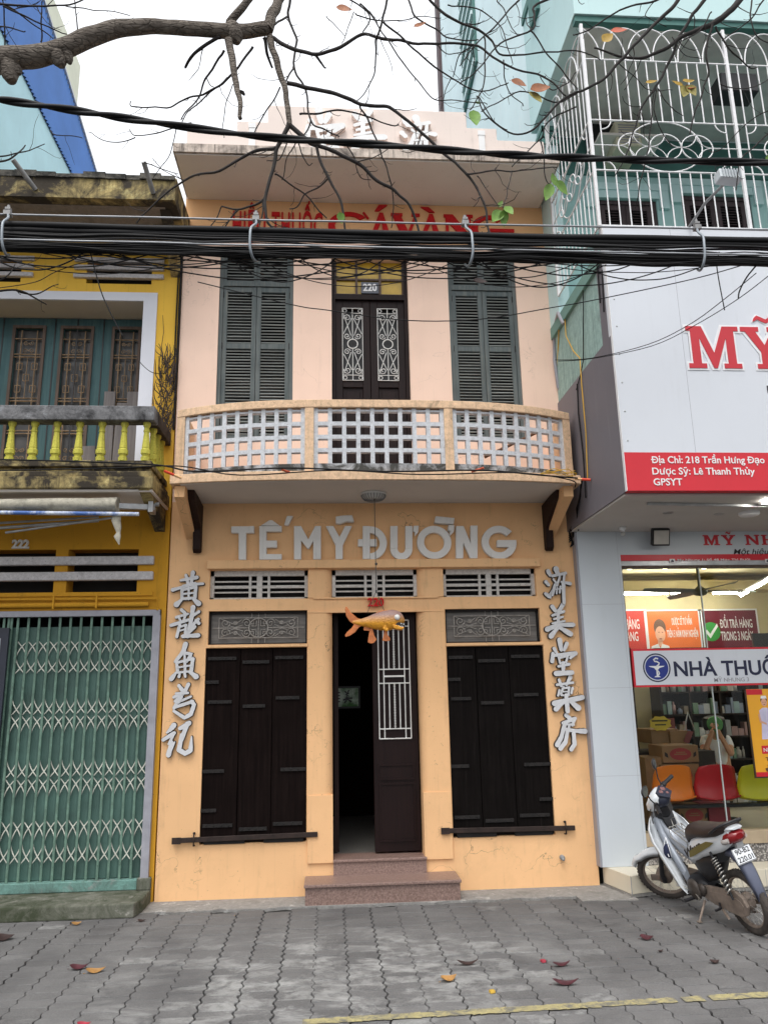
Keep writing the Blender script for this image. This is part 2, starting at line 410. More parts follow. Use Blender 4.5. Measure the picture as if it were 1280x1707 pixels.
M['yellow_low'] = plaster('old_ochre_plaster', srgb(204, 150, 46), amt=1.0, streak=0.6, dirt=(0.09, 0.055, 0.02), chip=srgb(150, 110, 50), chipamt=-0.03)
M['mould'] = weathered('mouldy_concrete', srgb(196, 176, 120), (0.050, 0.042, 0.033), 0.34, 0.54, 3.4, light=srgb(218, 204, 146), streak=0.55)
M['rail_top'] = weathered('grimy_rail', srgb(128, 128, 130), (0.035, 0.035, 0.037), 0.42, 0.66, 6.0, light=srgb(150, 152, 156))
M['rail_side'] = weathered('grimy_rail_side', srgb(88, 80, 76), (0.025, 0.022, 0.022), 0.36, 0.6, 6.0)
M['baluster'] = weathered('lime_paint', srgb(200, 194, 88), (0.16, 0.12, 0.05), 0.60, 0.76, 11.0, bump=0.3)
M['white_frame'] = plaster('white_frame', srgb(222, 224, 232), amt=0.2, streak=0.1, dirt=(0.4, 0.4, 0.42))
M['teal'] = woodmat('teal_wood', (0.045, 0.105, 0.115), (0.085, 0.165, 0.17), rough=0.7, wear=(0.05, 0.06, 0.06), wearamt=0.02)
M['rustgrille'] = plain('rusty_grille', (0.27, 0.185, 0.11), 0.75, 0.2, var=0.4, vscale=22)
M['pane_old'] = plain('dusty_pane', (0.055, 0.052, 0.05), 0.35, var=0.5, vscale=5)
M['brownframe'] = woodmat('brown_frame', (0.10, 0.07, 0.055), (0.18, 0.13, 0.105), rough=0.75)
M['greyplank'] = woodmat('bare_planks', (0.15, 0.135, 0.135), (0.26, 0.24, 0.235), rough=0.85)
M['slatgrey'] = weathered('grey_slat_paint', srgb(206, 203, 204), (0.16, 0.14, 0.14), 0.58, 0.8, 6.0, bump=0.3)
M['gategreen'] = plain('green_gate_sheet', (0.062, 0.128, 0.108), 0.5, 0.0, var=0.3, vscale=3)
M['gatebar'] = plain('green_gate_bar', (0.115, 0.20, 0.155), 0.55, 0.0, var=0.35, vscale=14)
M['gatestrip'] = plain('cream_strip', (0.60, 0.60, 0.53), 0.55, var=0.25, vscale=16)
M['gateframe'] = plain('grey_gate_frame', srgb(152, 152, 160), 0.55, var=0.15, vscale=8)
M['conc'] = weathered('concrete', srgb(146, 144, 140), (0.07, 0.07, 0.06), 0.5, 0.8, 3.0, light=srgb(178, 176, 172))
M['conc_green'] = weathered('mossy_concrete', srgb(122, 122, 112), (0.055, 0.065, 0.04), 0.40, 0.62, 4.0, light=srgb(160, 158, 150))
M['sillgreen'] = weathered('green_sill_paint', srgb(112, 150, 142), (0.07, 0.08, 0.07), 0.48, 0.74, 4.0, light=srgb(140, 150, 146))
M['canvas'] = weathered('awning_canvas', srgb(184, 179, 164), (0.12, 0.11, 0.09), 0.48, 0.75, 4.0, bump=0.3)
M['alu'] = plain('aluminium', (0.42, 0.43, 0.44), 0.4, 0.6, var=0.25, vscale=10)
M['pipegrey'] = plain('grey_pipe', (0.28, 0.28, 0.28), 0.6, 0.2, var=0.25, vscale=12)
M['bluetube'] = weathered('blue_white_tube', srgb(216, 222, 230), (0.08, 0.16, 0.42), 0.46, 0.56, 2.2, rough=0.4, bump=0.1)
M['mint'] = plaster('mint_plaster', srgb(196, 224, 225), amt=0.5, streak=0.35, dirt=(0.30, 0.40, 0.40))
M['mint_wall'] = plaster('pale_streaked_wall', srgb(222, 239, 242), amt=0.3, streak=0.8, dirt=(0.86, 0.90, 0.90), bump=0.2)
M['mint_old'] = weathered('old_mint', srgb(158, 186, 180), (0.14, 0.19, 0.18), 0.58, 0.85, 2.5, streak=0.5, bump=0.2)
M['mint_dark'] = plain('green_trim', srgb(72, 118, 112), 0.7)
M['balc_ceiling'] = plain('balcony_ceiling', srgb(214, 211, 208), 0.9)
M['cagewhite'] = plain('white_cage_bar', (0.76, 0.76, 0.77), 0.35, var=0.06, vscale=20)
M['brownshut'] = woodmat('purple_brown_wood', (0.050, 0.033, 0.037), (0.088, 0.062, 0.066), rough=0.6)
M['signwhite'] = plaster('white_sign_panel', srgb(214, 218, 225), amt=.12, streak=.16, dirt=(.42, .42, .42), rough=.4, var=.03, bump=.03)
M['signgrey'] = plaster('grey_cladding', srgb(116, 113, 120), amt=.3, streak=.3, dirt=(.3, .3, .3), rough=.5, var=.06, bump=.04)
M['signred'] = plain('red_sign', srgb(206, 30, 46), 0.4, var=0.03)
M['signtextred'] = plain('red_sign_letter', srgb(196, 36, 50), 0.4, var=0.03)
M['outline'] = plain('white_outline', (0.82, 0.83, 0.85), 0.4, var=0.02)
M['textwhite'] = plain('white_lettering', (0.82, 0.82, 0.82), 0.4, var=0.02)
M['textblack'] = plain('black_lettering', (0.02, 0.02, 0.024), 0.4)
M['navy'] = plain('navy_lettering', srgb(22, 28, 62), 0.4, var=0.03)
M['logoblue'] = plain('blue_roundel', srgb(26, 48, 132), 0.4, var=0.03)
M['cladwhite'] = plaster('white_cladding', srgb(200, 207, 213), amt=.15, streak=.14, dirt=(.4, .4, .38), rough=.4, var=.03, bump=.03)
M['cladedge'] = plain('cladding_side', srgb(150, 150, 158), 0.4, var=0.04)
M['ceilwhite'] = plain('shop_soffit', srgb(190, 186, 182), 0.7, var=0.03)
M['tile'] = plain('cream_tile', srgb(214, 206, 186), 0.35, var=0.06, vscale=2.5)
M['black'] = plain('black_plastic', (0.014, 0.014, 0.016), 0.45, var=0.2)
M['cable'] = plain('black_cable', (0.006, 0.006, 0.007), 0.6, var=0.3)
M['cable'].node_tree.nodes['Principled BSDF'].inputs['Specular IOR Level'].default_value = 0.25
M['cable_grey'] = plain('grey_cable', (0.30, 0.31, 0.33), 0.45, 0.3, var=0.2)
M['hook'] = plain('grey_plastic_hook', (0.24, 0.27, 0.30), 0.4, 0.2)
M['rope'] = plain('thin_wire', (0.05, 0.05, 0.05), 0.6)
M['wireyellow'] = plain('yellow_wire', srgb(206, 160, 40), 0.5)
M['fixture'] = plain('lamp_glass', (0.5, 0.5, 0.48), 0.3, var=0.1, vscale=30)
M['orange_plastic'] = plain('rust_red_pipe', srgb(196, 92, 62), 0.6, var=0.2, vscale=20)
M['glass'] = glassmat('shop_glass', 0.035)
M['clearglass'] = glassmat('framed_glass', 0.12)
def granite():
    t = NT('granite'); v = t.n('ShaderNodeTexVoronoi'); v.inputs['Scale'].default_value = 130; t.l(t.coord(), v.inputs['Vector'])
    n_ = t.noise(70, detail=6, rough=0.75)
    c = t.mix(t.ramp(n_, 0.35, 0.68), srgb(112, 88, 80), srgb(172, 146, 136))
    c = t.mix(t.mul(v.outputs['Color'], 0.35), c, srgb(70, 56, 54)); t.l(c, t.b.inputs['Base Color'])
    t.b.inputs['Roughness'].default_value = 0.35; return t.m
M['granite'] = granite()
# ---------------------------------------------------------------- main shop house
HX0, HX1 = -1.44, 2.31
house = thing('shop_house', 'narrow peach two storey shop house with bowed lattice balcony and stepped parapet', 'shop house', (0.43, 0, 0))
V1, V2, V3 = (-1.075, -0.19, 2.495, 2.76), (0.03, 0.815, 2.495, 2.76), (1.055, 1.925, 2.495, 2.76)
PN1, PN3 = (-1.075, -0.195, 2.09, 2.39), (1.06, 1.94, 2.075, 2.385)
S1, S3 = (-1.09, -0.195, 0.43, 2.06), (1.06, 1.955, 0.42, 2.045)
DR = (0.03, 0.81, 0.26, 2.37)
MB().wall(HX0, HX1, 0.0, 3.40, [V1, V2, V3, PN1, PN3, S1, S3, DR, (-0.07, 0.03, 0.80, 2.372), (0.81, 0.91, 0.80, 2.372), (-0.07, 0.03, 2.50, 2.762), (0.815, 0.91, 2.50, 2.762)], 0.0, 0.22).build('lower_wall', M['peach_low'], house)
U1, U3, UD = (-1.075, -0.345, 4.0, 6.02), (1.215, 1.915, 4.0, 6.06), (0.035, 0.805, 3.5, 5.98)
MB().wall(HX0, HX1, 3.40, 6.62, [U1, U3, UD], 0.0, 0.22).build('upper_wall', M['peach_up'], house)
MB().box(HX0+.001, HX1-.07, -0.0028, -0.0002, 6.13, 6.587).build('orange_strip', M['peach_band'], house)  # thin sheet, more orange than the wall below it
# flanks, rear and dark rooms behind the openings
m = MB(); m.box(HX0, HX0+0.12, 0.22, 9, 0, 6.9); m.box(HX1-0.14, HX1-0.02, 0.22, 9, 0, 6.9); m.box(HX0, HX1, 9, 9.15, 0, 6.9)
m.build('side_wall', M['soffit_up'], house)
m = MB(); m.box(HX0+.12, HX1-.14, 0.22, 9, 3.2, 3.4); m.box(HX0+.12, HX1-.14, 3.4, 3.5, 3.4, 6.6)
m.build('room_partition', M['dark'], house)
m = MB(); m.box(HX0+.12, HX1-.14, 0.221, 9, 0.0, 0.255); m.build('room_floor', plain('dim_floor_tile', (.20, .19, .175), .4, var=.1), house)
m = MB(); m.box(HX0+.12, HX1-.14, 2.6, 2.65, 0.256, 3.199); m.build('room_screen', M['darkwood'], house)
# ledge over the vents, running between rounded ends
m = MB(); m.box(-1.10, 1.965, -0.055, 0.0, 2.764, 2.845); m.build('ledge', M['peach_trim'], house, bevel=0.012, seg=2)
# pillars beside the doorway: square dado, rounded shaft above
for (a, b, sgn) in ((-0.185, 0.03, 1), (0.81, 1.05, -1)):
    m = MB()
    def shaft(z0, z1, rad, pr):
        pts = [(a, 0.0), (a, -pr)] if sgn > 0 else [(b, 0.0), (b, -pr)]
        e = b if sgn > 0 else a
        for k in range(9):
            t = R_(90*k/8)
            pts.append((e-sgn*rad+sgn*rad*math.sin(t), -pr+rad-rad*math.cos(t)))
        pts += [(e, 0.19), (e-sgn*0.0985, 0.19), (e-sgn*0.0985, 0.0)]
        m.zprism(pts, z0, z1)
    shaft(0.80, 2.372, 0.085, 0.012); shaft(2.50, 2.762, 0.085, 0.012)
    m.box(a, b, -0.02, -0.001, 0.26 if True else 0, 0.80)
    m.build('pillar', M['peach_low'], house)
m = MB()
for z in (2.372, 2.497): m.box(-0.19 if z < 2.4 else -0.14, 1.05 if z < 2.4 else 1.0, -0.018, -0.002, z-0.010, z+0.002)
m.build('lintel_moulding', M['peach_trim'], house)
m = MB(); m.box(-1.085, -0.19, -0.012, 0.0, 2.065, 2.088); m.box(1.055, 1.955, -0.012, 0.0, 2.05, 2.073); m.build('sill_moulding', M['peach_trim'], house)

# timber vents above the shutters
def vent(x0, x1, z0, z1):
    o = MB(); fr = 0.032
    o.box(x0, x1, 0.05, 0.10, z0, z0+fr*0.6); o.box(x0, x1, 0.05, 0.10, z1-fr*1.5, z1); o.box(x0, x0+fr, 0.05, 0.10, z0, z1); o.box(x1-fr, x1, 0.05, 0.10, z0, z1)
    r = o.build('vent_frame', M['ventwood'], house)
    cx = (x0+x1)/2; m = MB()
    zz0, zz1 = z0+fr*0.6, z1-fr*1.5; hh = (zz1-zz0)
    for k, t in enumerate((0.25, 0.5, 0.75)):
        th = 0.013 if k != 1 else 0.026
        m.box(x0+fr, x1-fr, 0.062, 0.082, zz0+hh*t-th/2, zz0+hh*t+th/2)
    for dx, wd in ((-0.085, 0.022), (0, 0.05), (0.085, 0.022)):
        m.box(cx+dx-wd/2, cx+dx+wd/2, 0.054, 0.09, zz0, zz1)
    m.build('vent_bars', M['ventwood'], r)
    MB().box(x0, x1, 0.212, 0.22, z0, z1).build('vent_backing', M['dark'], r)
for q in (V1, V2, V3): vent(*q)

# wrought scroll panels over the shutters
def spiral(cx, cz, r0, turns, a0, y, dirn=1, n=26):
    return [Vector((cx+(r0*(1-0.85*k/n))*math.cos(a0+dirn*turns*2*math.pi*k/n), y, cz+(r0*(1-0.85*k/n))*math.sin(a0+dirn*turns*2*math.pi*k/n))) for k in range(n+1)]
def scroll_panel(x0, x1, z0, z1, bend):
    b = MB().box(x0, x1, 0.085, 0.12, z0, z1)
    fr = MB(); fr.box(x0, x1, 0.045, 0.10, z1-0.022, z1); fr.box(x0, x1, 0.045, 0.10, z0, z0+0.014); fr.box(x0, x0+0.016, 0.045, 0.10, z0, z1); fr.box(x1-0.016, x1, 0.045, 0.10, z0, z1)
    r = fr.build('panel_frame', M['iron'], house)
    b.build('panel_board', M['greyboard'], r)
    g = MB(); cx, cz = (x0+x1)/2+0.0, (z0+z1)/2; y = 0.055; hw, hh = (x1-x0)/2*0.80, (z1-z0)/2*0.60
    for (p, q) in (((-hw, -hh), (hw, -hh)), ((-hw, hh), (hw, hh)), ((-hw, -hh), (-hw, hh)), ((hw, -hh), (hw, hh)), ((-hw-0.06, 0.0), (-0.08, 0)), ((0.08, 0), (hw+.06, 0))):
        g.tube([(cx+p[0], y, cz+p[1]), (cx+q[0], y, cz+q[1])], 0.0048, 6)
    for dx in (-0.06, 0.0, 0.06):
        g.tube([(cx+dx, y, cz+hh), (cx+dx, y, z1)], 0.004, 6); g.tube([(cx+dx, y, z0), (cx+dx, y, cz-hh)], 0.004, 6)
    rr = hh*0.95
    g.tube([(cx+rr*math.cos(2*math.pi*k/28), y, cz+rr*math.sin(2*math.pi*k/28)) for k in range(29)], 0.007, 6)
    for sx in (-1, 1):        # the rounded longevity sign in the middle
        for sz in (-1, 1):
            g.tube([(cx+sx*rr*0.22, y, cz+sz*rr*0.8), (cx+sx*rr*0.22, y, cz+sz*rr*0.2), (cx+sx*rr*0.75, y, cz+sz*rr*0.2)], 0.0055, 5)
            g.tube([(cx+sx*rr*0.5, y, cz+sz*rr*0.68), (cx+sx*rr*0.5, y, cz+sz*rr*0.4), (cx+sx*rr*0.85, y, cz+sz*rr*0.4)], 0.0055, 5)
            for (ox, rad, a) in ((0.30*hw, hh*0.46, 0), (0.84*hw, hh*0.46, math.pi), (0.58*hw, hh*0.2, 0)):
                g.tube([Vector((cx+sx*(p.x), p.y, cz+sz*p.z)) for p in spiral(ox, hh*0.48, rad, 1.5, a, y)], 0.0052, 5)
            g.tube([(cx+sx*hw*0.40, y, cz+sz*hh*0.3), (cx+sx*hw*0.6, y, cz+sz*hh*0.05), (cx+sx*hw*0.78, y, cz+sz*hh*0.3)], 0.004, 5)
            g.tube([(cx+sx*hw*0.42, y, cz+sz*hh*0.85), (cx+sx*hw*0.6, y, cz+sz*hh*0.35), (cx+sx*hw*0.95, y, cz+sz*hh*0.9)], 0.004, 5)
    g.tube([(cx, y, cz-rr), (cx, y, cz+rr)], 0.006, 5)
    g.build('iron_scrollwork', M['greyiron'], r)
scroll_panel(*PN1, 0); scroll_panel(*PN3, 0)

# plank shutters with strap hinges and a drop bar
def plank_shutter(x0, x1, z0, z1, mat, seed, taper):
    r_ = random.Random(seed); root = None
    n = 3; ed = [x0+(x1-x0)*t for t in ((0, 0.34, 0.66, 1) if seed == 1 else (0, 0.30, 0.64, 1))]
    for i in range(n):
        m = MB(); y = 0.022+0.006*r_.random()
        m.box(ed[i]+0.002, ed[i+1]-0.003, y, y+0.035, z0+0.008+0.01*r_.random(), z1-0.008)
        for t in (0.33, 0.66):
            xx = ed[i]+(ed[i+1]-ed[i])*t; 
        m.build('shutter_board', mat, house, bevel=0.003)
    MB().box(x0-0.004, x1+0.004, 0.085, 0.1, z0, z1).build('shutter_backing', M['dark'], house)
    straps = []
    for i in range(n):
        a, b = ed[i], ed[i+1]; L = (b-a)*0.82
        for zz in ((0.945, 0.09) if seed == 1 else (0.94, 0.10)):
            z = z0+(z1-z0)*zz+[-.0, -.035, 0.0][i]
            straps.append((a+0.02, a+0.02+L, z))
        if i != 1: straps.append((a-0.035 if i == 0 else b-L*0.9, a+L*0.75 if i == 0 else b+0.02, z0+(z1-z0)*0.36))
        straps.append((a+0.03, a+L*0.95, z0+(z1-z0)*[0.715, 0.69, 0.73][i]))
    straps += [(x0-0.045, x0+0.12, z0+(z1-z0)*0.82), (x1-0.12 if seed == 3 else x0-0.03, x1+0.04 if seed == 3 else x0+0.13, z0+(z1-z0)*(0.18 if seed == 3 else 0.165))]
    for (a, b, z) in straps:
        m = MB(); m.box(a, b, 0.010, 0.021, z-0.014, z+0.014)
        k = 4
        for q in range(k): m.sphere((a+(b-a)*(q+0.5)/k, 0.009, z), 0.006, 6, 4)
        m.build('strap_hinge', M['iron'], house)
    for (a, b) in ((0.04, 0.42), (0.60, 0.97)):
        m = MB(); m.box(x0+(x1-x0)*a, x0+(x1-x0)*b, -0.012, 0.02, z0+0.004, z0+0.04); m.build('foot_batten', M['iron'], house)
plank_shutter(*S1, M['darkwood'], 1, 0); plank_shutter(*S3, M['darkwood2'], 3, 0)
for (xa, xb, za, zb, px) in ((-1.305, -0.10, 0.475, 0.49, -1.13), (0.955, 2.12, 0.485, 0.475, 2.035)):
    bar = thing('locking_bar', 'rusty flat locking bar laid across the left plank shutter' if px < 0 else 'rusty flat locking bar laid across the right plank shutter', 'locking bar', ((xa+xb)/2, -0.03, (za+zb)/2-0.02))
    m = MB(); m.beam((xa, -0.03, za), (xb, -0.03, zb), 0.018, 0.040); m.build('bar', M['bar_rust'], bar, bevel=0.003)
    m = MB(); zc = za+(zb-za)*(px-xa)/(xb-xa)
    m.tube([(px, 0.0, zc+0.05), (px, -0.045, zc+0.045), (px, -0.05, zc-0.045), (px, 0.0, zc-0.05)], 0.006, 6); m.sphere((px, -0.03, zc+0.05), 0.012, 6, 5)
    m.build('staple', M['bar_rust'], bar)
    m = MB(); m.box(xa-0.005, xa+0.07, -0.046, -0.0395, za-0.026, za+0.026); m.build('end_plate', M['bar_rust'], bar)

# doorway: fixed dark leaf with white grille on the right, open on the left
dx0, dx1, dz0, dz1 = 0.395, 0.80, 0.30, 2.365
leaf = MB().box(dx0, dx1, 0.15, 0.195, dz0, dz1).build('door_leaf', M['doorwood'], house, bevel=0.004)
m = MB()
for (a, b, c, d) in ((0.05, 0.355, 0.09, 0.56), (0.05, 0.355, 0.60, 0.72)):
    x0, x1, z0, z1 = dx0+a, dx0+b, dz0+c, dz0+d
    for (p, q) in (((x0, z0), (x1, z0)), ((x0, z1), (x1, z1)), ((x0, z0), (x0, z1)), ((x1, z0), (x1, z1))):
        m.beam((p[0], 0.146, p[1]), (q[0], 0.146, q[1]), 0.014, 0.016)
m.build('panel_moulding', M['doorwood'], leaf)
g = MB(); gx0, gx1, gz0, gz1 = 0.45, 0.735, 1.245, 2.30; y = 0.135
def gb(x0, z0, x1, z1, r=0.0058): g.tube([(x0, y, z0), (x1, y, z1)], r, 6)
gw = (gx1-gx0)/6
for k in (0, 6): gb(gx0+gw*k, gz0, gx0+gw*k, gz1)
for z in (gz0, gz0+0.085, 1.73, 1.855, gz1-0.055, gz1): gb(gx0, z, gx1, z)
for k in (1, 5): gb(gx0+gw*k, gz0, gx0+gw*k, gz1)
for k in (2, 4): gb(gx0+gw*k, gz0+.085, gx0+gw*k, 1.73); gb(gx0+gw*k, 1.855, gx0+gw*k, gz1-.055)
for (za, zb) in ((gz0+.085, 1.73), (1.855, gz1-.055)):
    n = 60
    for ph in (0, math.pi):
        g.tube([(gx0+gw*3+0.005*math.cos(ph+k*0.9), y+0.005*math.sin(ph+k*0.9), za+(zb-za)*k/n) for k in range(n+1)], 0.0042, 5)
g.box(gx0+gw, gx1-gw, y-0.004, y+0.004, 1.785, 1.80)
g.build('iron_grille', M['whiteiron'], leaf)
# the open leaf, swung inwards against the side
MB().box(0.045, 0.085, 0.22, 0.63, dz0, dz1).build('door_leaf', M['doorwood'], house)
m = MB(); m.box(0.03, 0.81, 0.10, 0.21, dz1, dz1+0.004); m.build('door_head', M['doorwood'], house)

# granite doorsteps
st = thing('doorstep', 'two red-brown granite steps in front of the open dark doorway', 'doorstep', (0.43, -0.15, 0))
m = MB(); m.box(0.033, 0.82, -0.03, 0.22, 0.13, 0.262); m.build('upper_riser', M['granite'], st)
m = MB(); m.box(0.030, 0.825, -0.045, 0.24, 0.2625, 0.285); m.build('upper_tread', M['granite'], st, bevel=0.006, seg=2)
m = MB(); m.box(-0.195, 1.055, -0.31, -0.002, 0.0, 0.135); m.build('lower_riser', M['granite'], st)
m = MB(); m.box(-0.205, 1.065, -0.33, -0.002, 0.1355, 0.16); m.build('lower_tread', M['granite'], st, bevel=0.006, seg=2)

# upper shutters: two louvred leaves and a louvred fanlight each
def louvre_panel(m, x0, x1, z0, z1, y, pitch=0.031, tilt=0.62):
    n = int((z1-z0)/pitch); p = (z1-z0)/n
    for k in range(n):
        z = z0+p*(k+0.5)+rng.uniform(-.002, .002); t = tilt+rng.uniform(-.08, .08)
        m.obox(((x0+x1)/2, y, z), ((x1-x0)/2, 0, rng.uniform(-.0012, .0012)), (0, 0.017*math.cos(t), 0.017*math.sin(t)), (0, -0.0042*math.sin(t), 0.0042*math.cos(t)))
def louvre_window(x0, x1, z0, z1, zt, zm):
    fr = MB(); f = 0.035; y0, y1 = 0.02, 0.11
    fr.box(x0, x0+f, y0, y1, z0, z1); fr.box(x1-f, x1, y0, y1, z0, z1); fr.box(x0+f, x1-f, y0, y1, z1-f, z1); fr.box(x0+f, x1-f, y0+0.003, y1, zt-0.025, zt+0.025)
    fr.build('window_frame', M['bluewood'], house)
    MB().box(x0, x1, 0.19, 0.2, z0, z1).build('window_backing', M['dark'], house)
    cx = (x0+x1)/2; s = 0.045
    for (a, b) in ((x0+f, cx-0.002), (cx+0.002, x1-f)):
        m = MB(); ya, yb = 0.035, 0.07
        for (c, d) in ((z0, zt-0.027),):
            m.box(a, a+s, ya, yb, c, d); m.box(b-s, b, ya, yb, c, d)
            for z in (c+0.04, zm, d-0.03): m.box(a+s, b-s, ya+0.002, yb-.002, z-0.028, z+0.028)
        lf = m.build('shutter_leaf', M['bluewood'], house, bevel=0.003)
        l = MB(); louvre_panel(l, a+s, b-s, z0+0.07, zm-0.028, 0.054); louvre_panel(l, a+s, b-s, zm+0.028, zt-0.087, 0.054)
        l.build('louvres', M['slat'], lf)
        h = MB()
        e = a if a < cx-0.1 else b
        for z in (zt-0.12, zm, z0+0.2): h.tube([(e, 0.03, z-0.03), (e, 0.03, z+0.03)], 0.008, 6)
        h.build('hinge', M['iron'], lf)
        m = MB(); m.box(a, a+0.03, ya, yb, zt+0.027, z1-f); m.box(b-0.03, b, ya, yb, zt+0.027, z1-f); m.box(a+.03, b-.03, ya+.002, yb-.002, zt+.027, zt+.04); fl = m.build('fanlight_frame', M['bluewood'], house)
        l = MB(); louvre_panel(l, a+0.03, b-0.03, zt+0.027, z1-f, 0.054); l.build('louvres', M['slat'], fl)
louvre_window(*U1, 5.66, 4.99); louvre_window(*U3, 5.66, 4.99)

# balcony door
x0, x1 = UD[0], UD[1]
m = MB(); m.box(x0, x0+0.035, 0.06, 0.16, 3.5, 5.98); m.box(x1-0.035, x1, 0.06, 0.16, 3.5, 5.98); m.box(x0+.035, x1-.035, 0.06, 0.16, 5.53, 5.585); m.build('door_frame', M['doorwood'], house)
m = MB(); m.box(x0+.035, x1-.035, 0.12, 0.13, 5.585, 5.98); tl = m.build('fanlight', M['glassyellow'], house)
m = MB()
for t in (0.0, 0.31, 0.66, 1.0): xx = x0+.04+(x1-x0-.08)*t; m.box(xx-0.011, xx+0.011, 0.095, 0.119, 5.585, 5.98)
m.box(x0+.03, x1-.03, 0.098, 0.119, 5.765, 5.785); m.box(x0+.03, x1-.03, 0.098, 0.119, 5.595, 5.612); m.build('glazing_bar', M['brownframe'], tl)
cx = (x0+x1)/2
for (a, b) in ((x0+.035, cx-0.002), (cx+0.002, x1-.035)):
    m = MB(); s = 0.075
    zl0, zl1 = 3.52, 5.53; gl0, gl1 = 4.66, 5.44
    m.box(a, a+s, 0.09, 0.14, zl0, zl1); m.box(b-s, b, 0.09, 0.14, zl0, zl1); m.box(a+s, b-s, 0.091, 0.139, gl1, zl1); m.box(a+s, b-s, 0.091, 0.139, gl0-0.07, gl0); m.box(a+s, b-s, 0.091, 0.139, zl0, zl0+0.1)
    m.box(a+s, b-s, 0.11, 0.13, zl0+0.1, gl0-.07)
    m.prism([(a+s+.03, zl0+.15), (b-s-.03, zl0+.15), (b-s-.03, gl0-.11), (a+s+.03, gl0-.11)], 0.1, 0.1101)
    lf = m.build('balcony_door_leaf', M['doorwood'], house, bevel=0.003)
    MB().box(a+s, b-s, 0.128, 0.134, gl0, gl1).build('pane', M['black'], lf)
    g = MB(); ga, gb_ = a+s*0.98, b-s*0.98; w_ = gb_-ga; mx_ = (ga+gb_)/2; mz = (gl0+gl1)/2; y = 0.082; rad = 0.0042
    for (p, q) in (((ga, gl0), (gb_, gl0)), ((ga, gl1), (gb_, gl1)), ((ga, gl0), (ga, gl1)), ((gb_, gl0), (gb_, gl1)), ((ga, gl0+0.055), (gb_, gl0+.055)), ((ga, gl1-.055), (gb_, gl1-.055)), ((mx_, gl0), (mx_, mz-.05)), ((mx_, mz+.05), (mx_, gl1))):
        g.tube([(p[0], y, p[1]), (q[0], y, q[1])], rad, 5)
    g.tube([(mx_+0.05*math.cos(k*math.pi/12), y, mz+0.05*math.sin(k*math.pi/12)) for k in range(25)], 0.006, 6)
    for sz in (-1, 1):
        for sx in (-1, 1):
            g.tube([Vector((mx_+sx*p.x, p.y, mz+sz*p.z)) for p in spiral(w_*0.27, 0.085, w_*0.17, 1.4, math.pi*1.1, y)], rad, 5)
            g.tube([Vector((mx_+sx*p.x, p.y, mz+sz*p.z)) for p in spiral(w_*0.26, 0.285, w_*0.19, 1.4, -0.4, y)], rad, 5)
            g.tube([Vector((mx_+sx*p.x, p.y, mz+sz*p.z)) for p in [Vector((w_*0.45*(1-t)+0.01*t, y, 0.11+0.17*t)) for t in (0, .33, .66, 1)]], rad, 5)
            g.tube([Vector((mx_+sx*p.x, p.y, mz+sz*p.z)) for p in [Vector((w_*0.08+w_*0.36*t, y, 0.09+0.23*t)) for t in (0, .33, .66, 1)]], rad, 5)
            g.tube([(mx_+sx*(w_*0.38+0.018*math.cos(k*math.pi/6)), y, mz+sz*(0.362+0.018*math.sin(k*math.pi/6))) for k in range(13)], rad*.9, 5)
    g.build('iron_grille', M['whiteiron'], lf)

# ---------------- balcony: bowed slab and rail with square-holed concrete lattice
def bow(x, front, ends, a=-1.335, b=2.205):
    t = (x-a)/(b-a)*2-1; t = max(-1, min(1, t))
    return front+(ends-front)*(abs(t)**3.2)
xs = [-1.335+3.54*k/40 for k in range(41)]
def bow_solid(m, xa, xb, f_out, e_out, thick, z0, z1, n=24, a=-1.335, b=2.205):
    rg = []
    for k in range(n+1):
        x = xa+(xb-xa)*k/n; y = bow(x, f_out, e_out, a, b)
        rg.append([Vector((x, y, z0)), Vector((x, y, z1)), Vector((x, y+thick, z1)), Vector((x, y+thick, z0))])
    m.loft(rg)
balc = MB(); pts = [(x, bow(x, -0.80, -0.66)) for x in xs]
balc.zprism([(-1.335, 0.0)]+pts+[(2.205, 0.0)], 3.392, 3.47)
slab = balc.build('balcony_slab', [M['balc_edge']], house, bevel=0.004)
so = MB(); so.zprism([(-1.31, -0.001)]+[(x, bow(x, -0.775, -0.635)) for x in xs[1:-1]]+[(2.18, -0.001)], 3.386, 3.3915); so.build('balcony_soffit', M['soffit'], slab)
m = MB(); bow_solid(m, -1.33, 2.20, -0.785, -0.49, 0.10, 4.045, 4.115, 40); m.build('rail_cap', M['balc_edge'], house, bevel=0.006, seg=2)
posts = ((-1.33, -1.255), (-0.20, -0.125), (1.0, 1.075), (2.125, 2.20))
for (a, b) in posts:
    m = MB(); bow_solid(m, a, b, -0.78, -0.485, 0.085, 3.471, 4.045, 3); m.build('rail_post', M['balc_edge'], house)
for i in range(3):
    a, b = posts[i][1], posts[i+1][0]
    m = MB(); bow_solid(m, a, b, -0.765, -0.47, 0.065, 3.471, 3.545, 12); m.build('rail_plinth', M['lattice_sill'], house)
    m = MB(); nc = 9; barw = 0.036; z0, z1 = 3.545, 4.045; nr = 4; cell = (z1-z0-barw*0.6)/nr
    for k in range(nc+1):
        x = a+barw/2+(b-a-barw)*k/nc
        bow_solid(m, x-barw/2, x+barw/2, -0.762, -0.467, 0.055, z0, z1, 2)
    for k in range(1, nr+1):
        z = z0+cell*k
        for q in range(nc):
            xa = a+barw/2+(b-a-barw)*q/nc+barw/2; xb = a+barw/2+(b-a-barw)*(q+1)/nc-barw/2
            bow_solid(m, xa, xb, -0.760, -0.465, 0.051, z-barw/2+(.009 if k == nr else 0), z+barw/2-(0.01 if k == nr else 0), 2)
    m.build('lattice_panel', M['lattice'], house)
